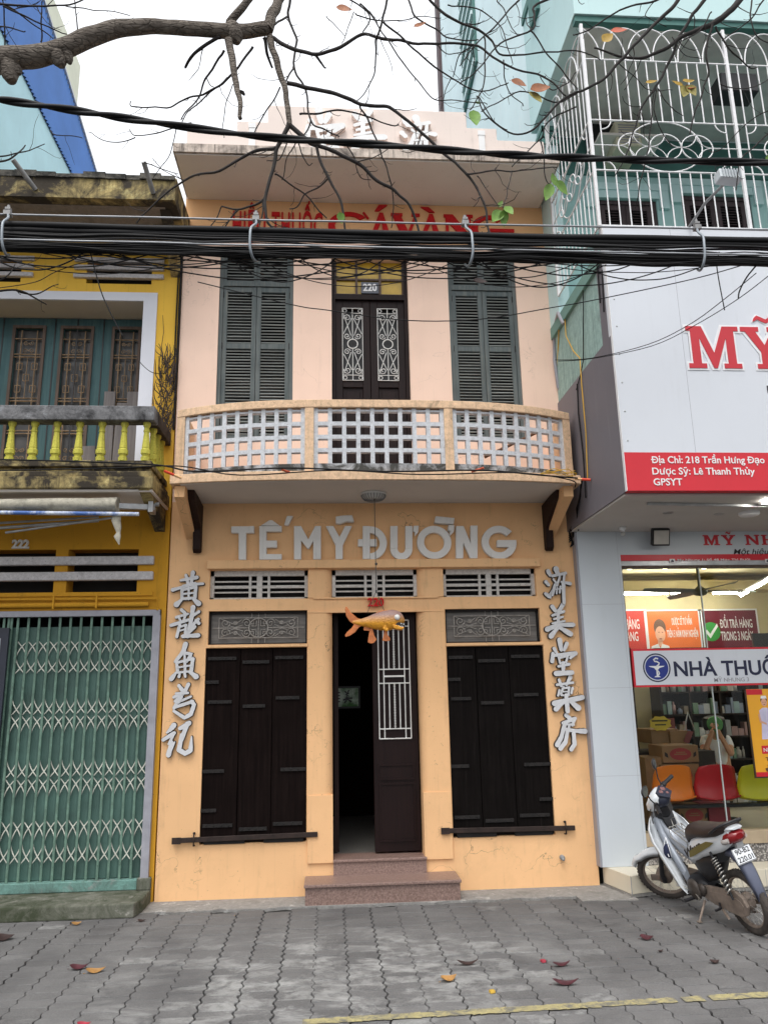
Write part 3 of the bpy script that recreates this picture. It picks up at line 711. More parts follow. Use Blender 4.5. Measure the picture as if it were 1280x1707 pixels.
for sx, x in ((1, -1.335), (-1, 2.205)):      # short solid returns to the wall
    m = MB(); xx = sorted((x+sx*0.006, x+sx*0.075)); m.box(xx[0], xx[1], -0.405, 0.0, 3.471, 4.10); m.build('rail_return', M['balc_edge'], house)
# brackets: peach concrete corbels and dark timber struts
for sx, x in ((1, -1.30), (-1, 2.14)):
    m = MB(); q = [(-0.62, 3.386), (0.0, 3.386), (0.0, 3.05), (-0.10, 3.10), (-0.55, 3.27), (-0.62, 3.29)]
    m.prism3([(x, y, z) for y, z in q], (sx*0.085, 0, 0)); m.build('corbel', M['peach_low'], house)
for x in (-1.225, 2.025):
    m = MB(); q = [(-0.50, 3.384), (-0.30, 3.384), (-0.001, 3.36), (-0.001, 2.93), (-0.045, 2.91), (-0.085, 2.94), (-0.10, 3.12), (-0.13, 3.14), (-0.46, 3.31)]
    m.prism3([(x, y, z) for y, z in q], (0.07, 0, 0)); m.build('timber_bracket', M['bracket'], house, bevel=0.004)

# ---------------- eave slab and stepped parapet
m = MB()
E0, E1 = -1.44, 2.235
m.prism3([(E0, 0.0, 6.615), (E0, -0.66, 6.60), (E0, -0.70, 6.60), (E0, -0.70, 6.69), (E0, 0.0, 6.69)], (E1-E0, 0, 0))
m.build('eave_slab', M['eave_edge'], house)
MB().box(E0+.02, E1-.02, -0.675, -0.002, 6.588, 6.599).build('eave_soffit', M['soffit_up'], house)
ZP = 6.69
m = MB()
m.prism([(-1.335, ZP), (-1.335, 6.905), (-0.865, 6.905), (-0.865, 7.02), (-0.575, 7.02), (-0.575, 7.21), (1.36, 7.21), (1.36, 7.03), (1.655, 7.03), (1.655, 6.90), (2.12, 6.90), (2.12, ZP)], -0.62, -0.50)
m.build('parapet', M['parapet'], house, bevel=0.006)
for x in (-0.72, 1.50):
    m = MB(); m.box(x-0.03, x+0.03, -0.632, -0.6201, ZP+.02, 6.985); m.box(x-0.035, x+0.035, -0.636, -0.6201, 6.94, 6.99); m.build('parapet_strip', M['white_relief'], house)
m = MB(); m.prism3([(-1.42, -0.2, 7.03), (-1.42, 0.0, 7.10), (-1.42, 4.5, 7.9), (-1.42, 9, 7.0), (-1.42, 9, 6.9), (-1.42, 0, 6.9), (-1.42, -0.2, 6.95)], (3.7, 0, 0)); m.build('roof', plain('dark_green_roof', (0.045, 0.07, 0.065), 0.8), house)

# ---------------- raised writing
def letter_sign(name, label, poly_fn, parts_, mat_front, side):
    pass
sg = thing('shop_name_letters', 'large raised grey letters on the ledge above the doorway', 'sign', (0.43, -0.03, 2.845))
LX, LY, LS = 380.0, 850.0, 2.56
def lp(p, Y=-0.05):
    q = P(LX+p[0]/LS, LY+p[1]/LS, Y); return (q.x, q.z)
BASEZ = 2.846
def polyL(m, pts, y0=-0.05, y1=-0.001):
    m.prism([(lambda q: (q[0], max(q[1], BASEZ)))(lp(p)) for p in pts], y0, y1)
def ringL(m, c, rx, rz, ix, iz, a0, a1, y0=-0.05):
    cc = lp(c); ex = lp((c[0]+rx, c[1])); kx = (ex[0]-cc[0])/rx
    m.ring(cc, rx*kx, ix*kx, y0, -0.001, a0, a1, 36, rz*kx, iz*kx)
L_ = []
m = MB(); polyL(m, [(14,70),(112,68),(112,98),(78,98),(78,214),(46,214),(46,98),(14,98)]); L_.append(m)
m = MB(); polyL(m, [(134,68),(230,68),(230,92),(165,92),(165,130),(210,130),(210,160),(165,160),(165,188),(230,188),(230,214),(134,214)]); polyL(m, [(140,66),(176,42),(188,42),(222,66)], -0.04); polyL(m, [(240,64),(252,26),(278,26),(258,66)], -0.06); L_.append(m)
m = MB(); polyL(m, [(282,68),(312,68),(343,125),(372,68),(397,68),(397,214),(364,214),(364,130),(346,165),(340,165),(313,130),(313,214),(282,214)]); L_.append(m)
m = MB(); polyL(m, [(418,68),(450,68),(476,115),(500,68),(530,68),(490,150),(490,214),(459,214),(459,150)]); polyL(m, [(460,30),(490,25),(530,24),(538,52),(505,50),(480,60),(460,58)], -0.07); L_.append(m)
m = MB(); polyL(m, [(575,68),(606,68),(606,214),(575,214)]); ringL(m, (606,141), 72, 73, 42, 44, -90, 90, -0.0495); polyL(m, [(555,124),(575,124),(575,155),(555,155)], -0.049); polyL(m, [(606,124),(635,124),(635,155),(606,155)], -0.0485); L_.append(m)
m = MB(); polyL(m, [(693,68),(724,68),(724,165),(693,165)]); polyL(m, [(757,68),(787,68),(787,165),(757,165)]); ringL(m, (740,165), 47, 48, 16.5, 19, 180, 360); polyL(m, [(792,66),(815,66),(812,95),(798,110),(797,92),(790,90)], -0.04); L_.append(m)
m = MB(); ringL(m, (880,138), 73, 72, 43, 42, 0, 360); polyL(m, [(940,66),(965,66),(962,95),(945,112),(947,92),(938,88)], -0.07); polyL(m, [(885,28),(965,36),(962,62),(880,56)], -0.07); L_.append(m)
m = MB(); polyL(m, [(973,68),(1005,68),(1035,140),(1035,66),(1065,66),(1065,212),(1034,212),(1004,140),(1004,212),(973,212)]); L_.append(m)
m = MB(); ringL(m, (1157,138), 74, 72, 44, 42, 40, 368); polyL(m, [(1148,128),(1230,128),(1230,142),(1222,158),(1148,158)], -0.052); L_.append(m)
for m in L_: m.build('letter', M['letter'], sg, bevel=0.004)

# brush-written characters: strokes laid over one another, each a hair prouder than the last
GLY = {
'huang': (0, [[(205,182,20),(335,158,26)],[(245,140,20),(262,205,22)],[(302,118,30),(290,205,24)],[(138,260,28),(200,243,22),(300,214,24),(383,210,20)],[(222,228,16),(322,205,16)],[(215,250,24),(213,335,22)],[(215,262,18),(328,236,22)],[(327,236,24),(318,330,24)],[(270,245,16),(268,335,18)],[(220,295,14),(320,284,14)],[(212,334,20),(322,326,20)],[(208,345,22),(170,380,40)],[(310,338,22),(350,372,40)]]),
'long': (0, [[(208,422,24),(240,450,22)],[(168,482,22),(262,455,16)],[(190,488,16),(205,518,14)],[(240,470,18),(224,515,14)],[(125,548,26),(268,503,22)],[(197,540,20),(172,640,24)],[(195,562,14),(250,545,16)],[(246,545,18),(240,640,20)],[(200,592,12),(240,580,12)],[(305,402,34),(290,500,30),(262,640,28)],[(300,472,20),(352,438,22)],[(347,500,24),(270,580,24)],[(328,508,20),(352,532,26)],[(222,638,26),(348,630,30)],[(322,560,20),(272,612,18)]]),
'yu': (0, [[(242,700,34),(225,760,32),(160,842,24)],[(215,772,20),(290,780,24),(252,842,22)],[(170,850,22),(180,930,22)],[(172,852,18),(302,818,22)],[(302,820,26),(288,928,26)],[(235,790,18),(240,930,20)],[(180,892,14),(298,872,14)],[(180,932,16),(292,922,16)],[(165,935,20),(128,983,36)],[(196,945,18),(190,966,22)],[(236,940,18),(242,964,20)],[(276,925,20),(330,966,38)]]),
'wei': (0, [[(188,1038,24),(216,1076,30)],[(265,1028,28),(235,1090,26),(158,1165,22)],[(148,1132,22),(235,1084,20)],[(165,1102,16),(262,1098,18)],[(205,1110,20),(150,1222,24)],[(172,1178,16),(285,1128,18)],[(150,1216,22),(300,1168,26)],[(292,1166,26),(313,1192,26),(286,1270,30),(235,1300,26),(148,1245,18)],[(215,1130,16),(190,1178,14)]]),
'ji': (0, [[(146,1362,40),(120,1395,28),(92,1420,16)],[(62,1478,28),(150,1424,26)],[(142,1440,22),(108,1512,20)],[(128,1498,26),(104,1602,36)],[(152,1500,14),(112,1590,20)],[(198,1386,28),(272,1343,34)],[(256,1350,36),(212,1475,32)],[(214,1440,30),(190,1558,34)],[(190,1560,34),(240,1590,32),(284,1565,34),(292,1455,12)]]),
'ji2': (1, [[(118,112,34),(132,142,26)],[(98,200,26),(120,226,22)],[(95,300,24),(130,326,30),(152,270,14)],[(182,92,40),(196,136,28)],[(150,152,20),(262,128,22)],[(160,180,16),(190,220,14)],[(212,160,16),(188,232,16)],[(250,140,18),(244,200,16)],[(225,202,16),(298,216,26)],[(172,225,20),(150,312,20)],[(190,250,12),(184,300,12)],[(216,240,14),(210,292,14)],[(240,210,28),(246,375,26)],[(175,265,9),(240,256,9)]]),
'mei': (1, [[(152,408,32),(178,444,24)],[(242,388,34),(205,450,22)],[(152,482,18),(248,448,20)],[(165,512,16),(238,494,16)],[(200,440,22),(198,570,22)],[(108,598,36),(200,560,26),(326,560,30)],[(150,548,14),(252,528,16)],[(205,570,26),(138,656,36)],[(215,585,26),(300,636,40)]]),
'tang': (1, [[(213,688,38),(226,770,24)],[(168,760,28),(186,792,20)],[(272,718,30),(250,772,20)],[(156,800,24),(150,864,32)],[(150,818,20),(345,798,30)],[(340,800,32),(300,838,18)],[(208,838,16),(278,820,16)],[(202,830,16),(215,882,16)],[(276,825,18),(265,872,16)],[(215,882,12),(265,870,12)],[(200,908,18),(288,890,22)],[(240,880,26),(240,960,26)],[(180,968,36),(312,960,34)]]),
'yao': (1, [[(208,1020,20),(226,1070,22)],[(302,998,30),(270,1062,20)],[(190,1062,18),(322,1044,20)],[(245,1080,16),(222,1140,18)],[(235,1092,14),(292,1085,16)],[(290,1085,18),(284,1150,16)],[(236,1120,10),(286,1118,10)],[(225,1150,14),(290,1146,14)],[(208,1108,18),(198,1152,16)],[(318,1090,20),(308,1132,16)],[(165,1218,36),(400,1168,36)],[(264,1150,28),(276,1282,34)],[(250,1200,24),(178,1266,34)],[(300,1200,24),(366,1256,42)]]),
'fang': (1, [[(268,1318,30),(302,1346,26)],[(243,1382,26),(342,1344,26)],[(336,1350,26),(318,1402,18)],[(255,1392,14),(330,1396,16)],[(256,1385,28),(226,1500,28),(192,1564,36)],[(268,1436,26),(345,1448,24),(422,1450,40)],[(290,1400,20),(286,1440,18)],[(328,1468,28),(336,1560,32),(308,1602,30)],[(276,1450,26),(260,1540,30),(218,1594,34)]]),
}
def glyph(key, parent, to, y=0.0, depth=0.03, name='character', wk=1.14, mats=None, grow=0.0):
    """to maps glyph-sheet coordinates to (x, z) on the wall"""
    m = MB(); i = 0; r_ = random.Random(len(key)*7+ord(key[0]))
    for st in GLY[key][1]:
        pts = []
        for k in range(len(st)-1):
            n = 4
            for q in range(n+(1 if k == len(st)-2 else 0)):
                t = q/n; pts.append([st[k][j]+(st[k+1][j]-st[k][j])*t for j in range(3)])
        q2 = [(to(a[0], a[1]), (to(a[0]+(a[2]*wk+grow)/2, a[1])[0]-to(a[0]-(a[2]*wk+grow)/2, a[1])[0])/2) for a in pts]
        left, right = [], []
        for k in range(len(q2)):
            (x, z), h = q2[k]; a = q2[max(k-1, 0)][0]; b = q2[min(k+1, len(q2)-1)][0]
            dx, dz = b[0]-a[0], b[1]-a[1]; L = math.hypot(dx, dz) or 1; nx, nz = -dz/L, dx/L
            h *= 1+r_.uniform(-.10, .10)
            left.append((x+nx*h, z+nz*h)); right.append((x-nx*h, z-nz*h))
        def cap(c, h, ang):
            return [(c[0]+h*math.cos(ang+t), c[1]+h*math.sin(ang+t)) for t in (-0.9, -0.45, 0, 0.45, 0.9)]
        (xa, za), ha = q2[0]; (xb, zb), hb = q2[-1]
        a0 = math.atan2(q2[0][0][1]-q2[1][0][1], q2[0][0][0]-q2[1][0][0]); a1 = math.atan2(q2[-1][0][1]-q2[-2][0][1], q2[-1][0][0]-q2[-2][0][0])
        poly = left[::-1]+[p for p in cap((xa, za), ha, a0)]+right+[p for p in cap((xb, zb), hb, a1)]
        # order: left reversed ends at start; cap around start; right to the end; cap around the end
        yy = y-depth-0.0011*i; i += 1
        n0 = len(m.f)
        ar = sum(poly[k][0]*poly[(k+1) % len(poly)][1]-poly[(k+1) % len(poly)][0]*poly[k][1] for k in range(len(poly)))
        m.prism(poly, yy, y-0.001)
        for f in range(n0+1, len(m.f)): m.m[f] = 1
    return m.build(name, mats or [M['char'], M['char_side']], parent)
def sheet(ox, oy, sc, Y):
    def f(a, b):
        q = P(ox+a/sc, oy+b/sc, Y); return (q.x, q.z)
    return f
cl = thing('character_column', 'five raised grey brush characters down the left edge of the peach wall', 'sign', (-1.2, -0.02, 1.3), 'character columns beside the shutters')
for k in ('huang', 'long', 'yu', 'wei', 'ji'): glyph(k, cl, sheet(260, 930, 4.877, -0.03)); glyph(k, cl, sheet(260, 930, 4.877, -0.03), depth=.006, name='shadow_grime_outline', mats=[M['char_side']]*2, grow=9)  # fatter dark copy behind each character paints its outline of shadow and weathering
cr = thing('character_column', 'five raised grey brush characters down the right edge beside the white cladding', 'sign', (2.1, -0.02, 1.3), 'character columns beside the shutters')
for k in ('ji2', 'mei', 'tang', 'yao', 'fang'): glyph(k, cr, sheet(890, 930, 5.02, -0.03)); glyph(k, cr, sheet(890, 930, 5.02, -0.03), depth=.006, name='shadow_grime_outline', mats=[M['char_side']]*2, grow=9)
pc = thing('parapet_characters', 'three white raised characters on the stepped parapet', 'sign', (0.43, -0.62, 6.75))
for key, bx, src in (('tang', (508, 190, 572, 262), (135, 690, 350, 990)), ('mei', (578, 190, 640, 262), (105, 385, 325, 665)), ('ji2', (664, 200, 724, 268), (80, 80, 300, 380))):
    def to(a, b, bx=bx, src=src):
        q = P(bx[0]+(a-src[0])/(src[2]-src[0])*(bx[2]-bx[0]), bx[1]+(b-src[1])/(src[3]-src[1])*(bx[3]-bx[1]), -0.62); return (q.x, q.z)
    glyph(key, pc, to, -0.62, 0.05, wk=1.2, mats=[M['white_relief'], M['parapet']])

# red painted wall lettering under the eave
rs = thing('red_wall_lettering', 'faded red raised lettering on the wall under the eave, half hidden by cables', 'sign', (0.43, -0.01, 6.2))
a, b = P(388, 392), P(538, 392)
text_mb('HIỆU THUỐC', 0.40, 0.02, (a.x, -0.003, 6.175), width=b.x-a.x, bold=0.012, spacing=1.1).build('small_lettering', M['red_paint'], rs)
def serif_word(m, y, shapes): 
    for pts in shapes: m.prism(pts, -0.022, -0.001)
m = MB(); ztop, zb_ = 6.475, 6.15; H = ztop-zb_
def bigl(px0, px1): return P(px0, 385).x, P(px1, 385).x
def serA(x0, x1):
    wd = x1-x0; c = (x0+x1)/2
    m.prism([(x0, zb_), (x0+wd*.30, zb_), (x0+wd*.30, zb_+.03), (x0+wd*.24, zb_+.03), (c+wd*.05, ztop-.1), (x1-wd*.32, zb_+.03), (x1-wd*.38, zb_+.03), (x1-wd*.38, zb_), (x1, zb_), (x1, zb_+.03), (x1-wd*.08, zb_+.03), (c+wd*.12, ztop), (c-wd*.02, ztop), (x0+wd*.1, zb_+.03), (x0, zb_+.03)], -0.022, -0.001)
    m.box(c-wd*.2, c+wd*.2, -0.0225, -0.001, zb_+H*.3, zb_+H*.38)
def serV(x0, x1):
    wd = x1-x0; c = (x0+x1)/2
    m.prism([(x0, ztop), (x0+wd*.40, ztop), (x0+wd*.40, ztop-.03), (x0+wd*.34, ztop-.03), (c+wd*.08, zb_+.12), (x1-wd*.2, ztop-.03), (x1-wd*.28, ztop-.03), (x1-wd*.28, ztop), (x1, ztop), (x1, ztop-.03), (x1-wd*.1, ztop-.03), (c+wd*.05, zb_), (c-wd*.06, zb_), (x0+wd*.06, ztop-.03), (x0, ztop-.03)], -0.022, -0.001)
def serN(x0, x1):
    wd = x1-x0
    m.prism([(x0, ztop), (x0+wd*.32, ztop), (x1-wd*.14, zb_+.1), (x1-wd*.14, ztop), (x1-wd*.05, ztop), (x1-wd*.05, zb_), (x1-wd*.16, zb_), (x0+wd*.16, ztop-.1), (x0+wd*.16, zb_), (x0+wd*.06, zb_), (x0+wd*.06, ztop-.03), (x0, ztop-.03)], -0.022, -0.001)
    m.box(x1-wd*.25, x1+wd*.03, -0.0225, -.001, ztop-.03, ztop+.001)
    m.box(x0-wd*.02, x0+wd*.26, -0.0225, -.001, zb_-.001, zb_+.03)
q = P(582, 385).x; m.ring((q, (ztop+zb_)/2), 0.215, 0.145, -0.022, -0.001, 40, 320, 30, H/2, H/2-.045)
m.beam((P(606,385).x, -0.012, ztop+.0), (P(614,385).x, -0.012, ztop-.07), 0.02, 0.02)
serA(*bigl(612, 655)); m.prism([(P(625,385).x, ztop+.02), (P(632,385).x, ztop+.02), (P(646,385).x, ztop+.09), (P(632,385).x, ztop+.09)], -0.022, -.001)
serV(*bigl(652, 700)); serA(*bigl(695, 738)); m.prism([(P(716,385).x, ztop+.02), (P(725,385).x, ztop+.02), (P(715,385).x, ztop+.08), (P(702,385).x, ztop+.08)], -0.022, -.001)
serN(*bigl(740, 787)); q = P(815, 385).x; m.ring((q, (ztop+zb_)/2), 0.19, 0.12, -0.022, -0.001, 45, 330, 30, H/2, H/2-.045); m.box(q, q+.26, -.0225, -.001, zb_+H*.42, zb_+H*.52)
m.build('large_lettering', M['red_paint'], rs)

# house numbers
a = P(613, 1010, -0.04)
nb = MB(); text_mb('220', 0.1, 0.03, (a.x, -0.018, P(613, 1011, -0.04).z), width=P(640, 1008, -0.04).x-a.x, bold=0.022, height=0.078, mb=nb)
tag(nb.build('house_number', M['red_paint']), 'small red number 220 on the lintel just above the hanging fish', 'house number')
pl = thing('number_plate', 'grey enamel plate numbered 220 over the balcony door', 'number plate', (0.42, 0.09, 5.60))
a, b = P(602, 489, 0.08), P(631, 471, 0.08)
MB().box(a.x, b.x, 0.075, 0.092, a.z, b.z).build('plate', plain('blue_grey_enamel', srgb(84, 88, 100), 0.4), pl)
text_mb('220', 0.1, 0.004, (a.x+0.02, 0.0745, a.z+.02), width=b.x-a.x-0.04, bold=0.03, height=b.z-a.z-0.04).build('digits', M['textwhite'], pl)

# ceiling lamp under the balcony
lc = P(623, 823, -0.34); lm = thing('ceiling_lamp', 'round ribbed glass lamp on the underside of the balcony', 'ceiling lamp', (0.40, -0.36, 3.29))
m = MB(); m.lathe((0.40, -0.36, 3.386), [(0.0, 0), (0.115, 0.0), (0.12, -0.012), (0.115, -0.02)], seg=28); m.build('lamp_base', M['whiteiron'], lm)
m = MB(); m.lathe((0.40, -0.36, 3.37), [(0.108, 0), (0.104, -0.018), (0.085, -0.038), (0.05, -0.052), (0.0, -0.057)], seg=28); sh_ = m.build('lamp_shade', M['fixture'], lm)
m = MB()
for k in range(24):
    t = 2*math.pi*k/24; m.tube([(0.40+r*math.cos(t), -0.36+r*math.sin(t), 3.37+h) for r, h in ((0.109, -.002), (0.106, -0.018), (0.087, -0.04), (0.05, -0.055), (0.015, -.06))], 0.003, 4)
m.build('ribs', plain('lamp_rib', (0.2, 0.2, 0.2), 0.5), sh_)

# hanging fish on its wire
fx, fy = 0.43, -0.42
def fp(px, py): q = P(px, py, fy); return q
fs_ = thing('hanging_fish', 'orange and brown carved fish hanging on a wire in front of the doorway', 'fish sign', (0.43, fy, 2.0))
prof = [(588,1037,2.5,3),(596,1037.5,4.5,5),(604,1037.5,6.5,7),(613,1037,9,9),(623,1036,12.5,12),(634,1035.2,15.5,15),(645,1034.5,17,16),(654,1033,16.5,15),(661,1031.5,14,13),(667,1031,11,11),(671,1032,7.5,8),(674,1034.5,3,3)]
k1 = (fp(650,1036)-fp(640,1036)).length/10
rings_ = []
for px, py, hz, hy in prof:
    c = fp(px, py); rings_.append([c+Vector((0, math.cos(t)*hy*k1*0.8, math.sin(t)*hz*k1)) for t in [2*math.pi*q/20 for q in range(20)]])
m = MB(); m.smooth = True; m.loft(rings_)
def fishmat():
    t = NT('painted_fish'); sp = t.n('ShaderNodeSeparateXYZ'); g_ = t.n('ShaderNodeNewGeometry'); t.l(g_.outputs['Position'], sp.inputs[0])
    zc = fp(640, 1035).z
    f = t.ramp(sp.outputs['Z'], zc-0.02, zc+0.05); n_ = t.noise(30, detail=5)
    c = t.mix(f, srgb(222, 154, 40), srgb(150, 122, 116)); c = t.mix(t.mul(t.ramp(n_, 0.52, 0.7), 0.4), c, srgb(140, 84, 40))
    v = t.n('ShaderNodeTexVoronoi'); v.inputs['Scale'].default_value = 75; t.l(t.coord((0.8, 1, 1.2)), v.inputs['Vector'])
    t.l(c, t.b.inputs['Base Color']); t.b.inputs['Roughness'].default_value = 0.5; t.bump(v.outputs['Distance'], 0.5, 0.006); return t.m
M['fish'] = fishmat(); M['fin'] = plain('orange_fin', srgb(190, 112, 62), 0.6, var=0.25, vscale=30)
body = m.build('fish_body', M['fish'], fs_)
def fin(name, pts, th=0.012, mat='fin'):
    m = MB(); m.prism([(fp(*p).x, fp(*p).z) for p in pts], fy-th/2, fy+th/2); m.build(name, M[mat], fs_, bevel=0.003)
fin('tail_fin', [(606,1033),(596,1030.5),(584,1020),(579,1012),(576,1011),(575,1016),(577,1027),(583,1036),(590,1041),(586,1047),(579,1053),(575,1059),(576,1062),(583,1060),(592,1054),(598,1046),(606,1041.5)])
fin('dorsal_fin', [(622,1026),(628,1021),(634,1018),(646,1017),(651,1020),(646,1024),(634,1024)])
fin('ventral_fin', [(617,1047),(614,1062),(613,1071),(618,1073),(623,1072),(628,1066),(624,1060),(621,1048)])
fin('ventral_fin', [(641,1049),(639,1060),(637,1068),(644,1069),(650,1068),(650,1064),(646,1058),(645,1049)])
fin('anal_fin', [(606,1045),(616,1045),(617,1052),(606,1051)], 0.01)
for k, (a, b) in enumerate((((643,1050), 0), ((641,1044), 0), ((643,1038), 0), ((640,1048), 0), ((645,1032), 0))):
    c = fp(a[0], a[1]); m = MB(); m.sphere(c+Vector((0.004, -0.048, 0)), 0.017, 10, 6, (1, .5, 1)); m.build('gill_scale', M['fish'], body)
m = MB(); c = fp(661, 1030); m.sphere(c+Vector((0, -0.058, 0)), 0.024, 12, 8, (1, .6, 1)); m.build('eye', M['whiteiron'], fs_)
m = MB(); m.prism([(fp(*p).x, fp(*p).z) for p in [(653,1041),(662,1043),(669,1046),(673,1046),(671,1050),(664,1050),(655,1048)]], fy-0.055, fy+0.05); m.build('lower_jaw', M['fish'], fs_, bevel=0.008, seg=2)
m = MB(); m.prism([(fp(*p).x, fp(*p).z) for p in [(656,1040.5),(664,1038),(675,1041),(673,1045.5),(666,1045),(658,1042.5)]], fy-0.045, fy+0.04); m.build('mouth', M['black'], fs_)
m = MB()
for (px, py) in ((664, 1044.5), (667, 1045.2), (670, 1045.5), (668, 1040.5), (672, 1041.5)): m.lathe(fp(px, py)+Vector((0, -0.047, 0)), [(0.004, -0.004), (0.003, 0.005), (0, 0.008)], seg=6)
m.build('teeth', M['whiteiron'], fs_)
m = MB(); top = P(626, 832, fy); kn = P(627, 985, fy)
m.tube([(0.405, fy, 3.386), kn, kn+Vector((0, 0, -0.02))], 0.0035, 5); m.sphere(P(627, 940, fy), 0.012, 8, 6); m.sphere(kn, 0.009, 6, 5)
for px in (612, 642): m.tube([kn, fp(px, 1022)], 0.0025, 4)
m.build('hanging_wire', M['rope'], fs_)

# small fittings on the peach walls
m = MB(); c = P(936, 1429); m.lathe((c.x, -0.001, c.z), [(0.0, 0.03), (0.02, 0.03), (0.022, 0.0)], axis=(0, -1, 0), seg=14); m.lathe((c.x, -0.02, c.z-.01), [(0.0, 0.03), (0.012, 0.03), (0.012, 0.0)], axis=(0, -1, 0), seg=12)
tag(m.build('pipe_outlet', M['pipegrey']), 'small grey pipe outlet low on the peach wall right of the door', 'pipe outlet')
for (p0, p1, Y, tip, lab) in (((303, 797), (274, 785), -0.72, True, 'short drain spout with red tip at the left end of the balcony'), ((482, 787), (470, 783), -0.83, False, 'short rust coloured drain spout left of the middle balcony panel'), ((786, 786), (806, 780), -0.83, False, 'short rust coloured drain spout right of the middle balcony panel'), ((958, 798), (984, 800), -0.72, True, 'short drain spout with red tip at the right end of the balcony')):
    a, b = P(*p0, Y), P(*p1, Y-0.06); mid = a+(b-a)*0.45
    o = thing('drain_spout', lab, 'drain spout', a, 'drain spouts along the balcony edge')
    MB().tube([a, mid], 0.011, 8).build('pipe', M['orange_plastic'] if not tip else M['peach_trim'], o)
    MB().tube([mid, b], 0.012 if tip else 0.010, 8).build('spout_tip', plain('red_tip', srgb(226, 72, 40), 0.5) if tip else M['orange_plastic'], o)
m = MB(); m.tube([P(808, 762, -0.42), P(905, 716, -0.30)], 0.014, 7)
tag(m.build('pole', woodmat('brown_stick', (0.12, 0.06, 0.035), (0.2, 0.1, 0.06), axis='x')), 'thin brown stick leaning behind the right balcony lattice', 'stick')
# framed glass picture in the dark room, its reflection of greenery painted on
pf = thing('framed_picture', 'small framed picture with painted green reflection and a black character in the dark doorway', 'picture', (0.12, 1.2, 1.6))
a, b = P(559, 1178, 1.2), P(597, 1147, 1.2)
MB().box(a.x-.02, b.x+.02, 1.2, 1.23, a.z-.02, b.z+.02).build('frame', M['black'], pf)
def picmat():
    t = NT('painted_reflection'); n_ = t.noise(5.0, detail=5); c = t.mix(t.ramp(n_, 0.42, 0.6), srgb(70, 120, 60), srgb(225, 240, 225)); t.l(c, t.b.inputs['Base Color']); t.b.inputs['Roughness'].default_value = 0.6
    return t.m
MB().box(a.x, b.x, 1.19, 1.199, a.z, b.z).build('picture', picmat(), pf)
def to(u, v): return (a.x+(b.x-a.x)*(0.36+0.36*(u-105)/220), b.z-(b.z-a.z)*(0.12+0.66*(v-385)/270))
glyph('mei', pf, to, 1.189, 0.002, 'ink_character', mats=[M['textblack'], M['textblack']])
for k in range(4): 
    m = MB(); m.box(a.x+.025+.004*(k % 2), a.x+.05, 1.186, 1.1895, b.z-.05-k*.03, b.z-.036-k*.03); m.build('ink_note', M['textblack'], pf)
# ---------------------------------------------------------------- yellow house on the left
LXa, LXb = -5.6, -1.452
lh = thing('yellow_house', 'weathered ochre yellow house numbered 222 with grimy baluster balcony', 'house', (-3.2, 0, 0))
upv = [(-2.37, -1.74), (-3.62, -2.995), (-4.9, -4.3)]
RC = (-4.6, -1.80, 3.58, 5.43)
m = MB(); m.wall(LXa, LXb, 3.35, 6.3, [RC]+[(a, b, 5.62, 5.90) for a, b in upv], 0.0, 0.2); m.build('upper_wall', M['yellow'], lh)
lov = [(-2.34, -1.72), (-3.15, -2.45), (-3.95, -3.26), (-4.75, -4.06)]
GT = (-5.0, -1.49, 0.10, 2.41)
m = MB(); m.wall(LXa, LXb, 0.0, 3.35, [GT]+[(a, b, 2.57, 2.96) for a, b in lov], 0.0, 0.2); m.build('lower_wall', M['yellow_low'], lh)
m = MB(); m.box(LXa, LXb, 9.0, 9.2, 0, 6.2); m.box(LXa, LXa+.15, .2, 9, 0, 6.2); m.box(LXb-.12, LXb-.003, .2, 9, 0, 6.2); m.build('side_wall', M['mould'], lh)
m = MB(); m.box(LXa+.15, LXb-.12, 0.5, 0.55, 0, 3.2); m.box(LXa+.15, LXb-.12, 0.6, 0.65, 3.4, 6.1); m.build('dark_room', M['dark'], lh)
# white surround of the loggia and its ceiling, cheeks
f = 0.13
m = MB(); m.box(RC[0]-f, RC[1]+f, -0.02, -0.001, RC[3], RC[3]+0.09); m.box(RC[1], RC[1]+f, -0.02, -0.001, RC[2], RC[3]); m.build('white_surround', M['white_frame'], lh)
m = MB(); m.box(RC[0], RC[1], 0.2, 0.59, RC[3]+0.001, RC[3]+.05); m.box(RC[1]-.001+.001, RC[1]+.05, 0.2, 0.59, RC[2], RC[3]); m.box(RC[0], RC[1], -0.002, 0.1995, RC[3]-.004, RC[3]-.001); m.box(RC[1]-.004, RC[1]-.001, -0.002, 0.1995, RC[2], RC[3]-.004); m.build('loggia_lining', M['soffit'], lh)
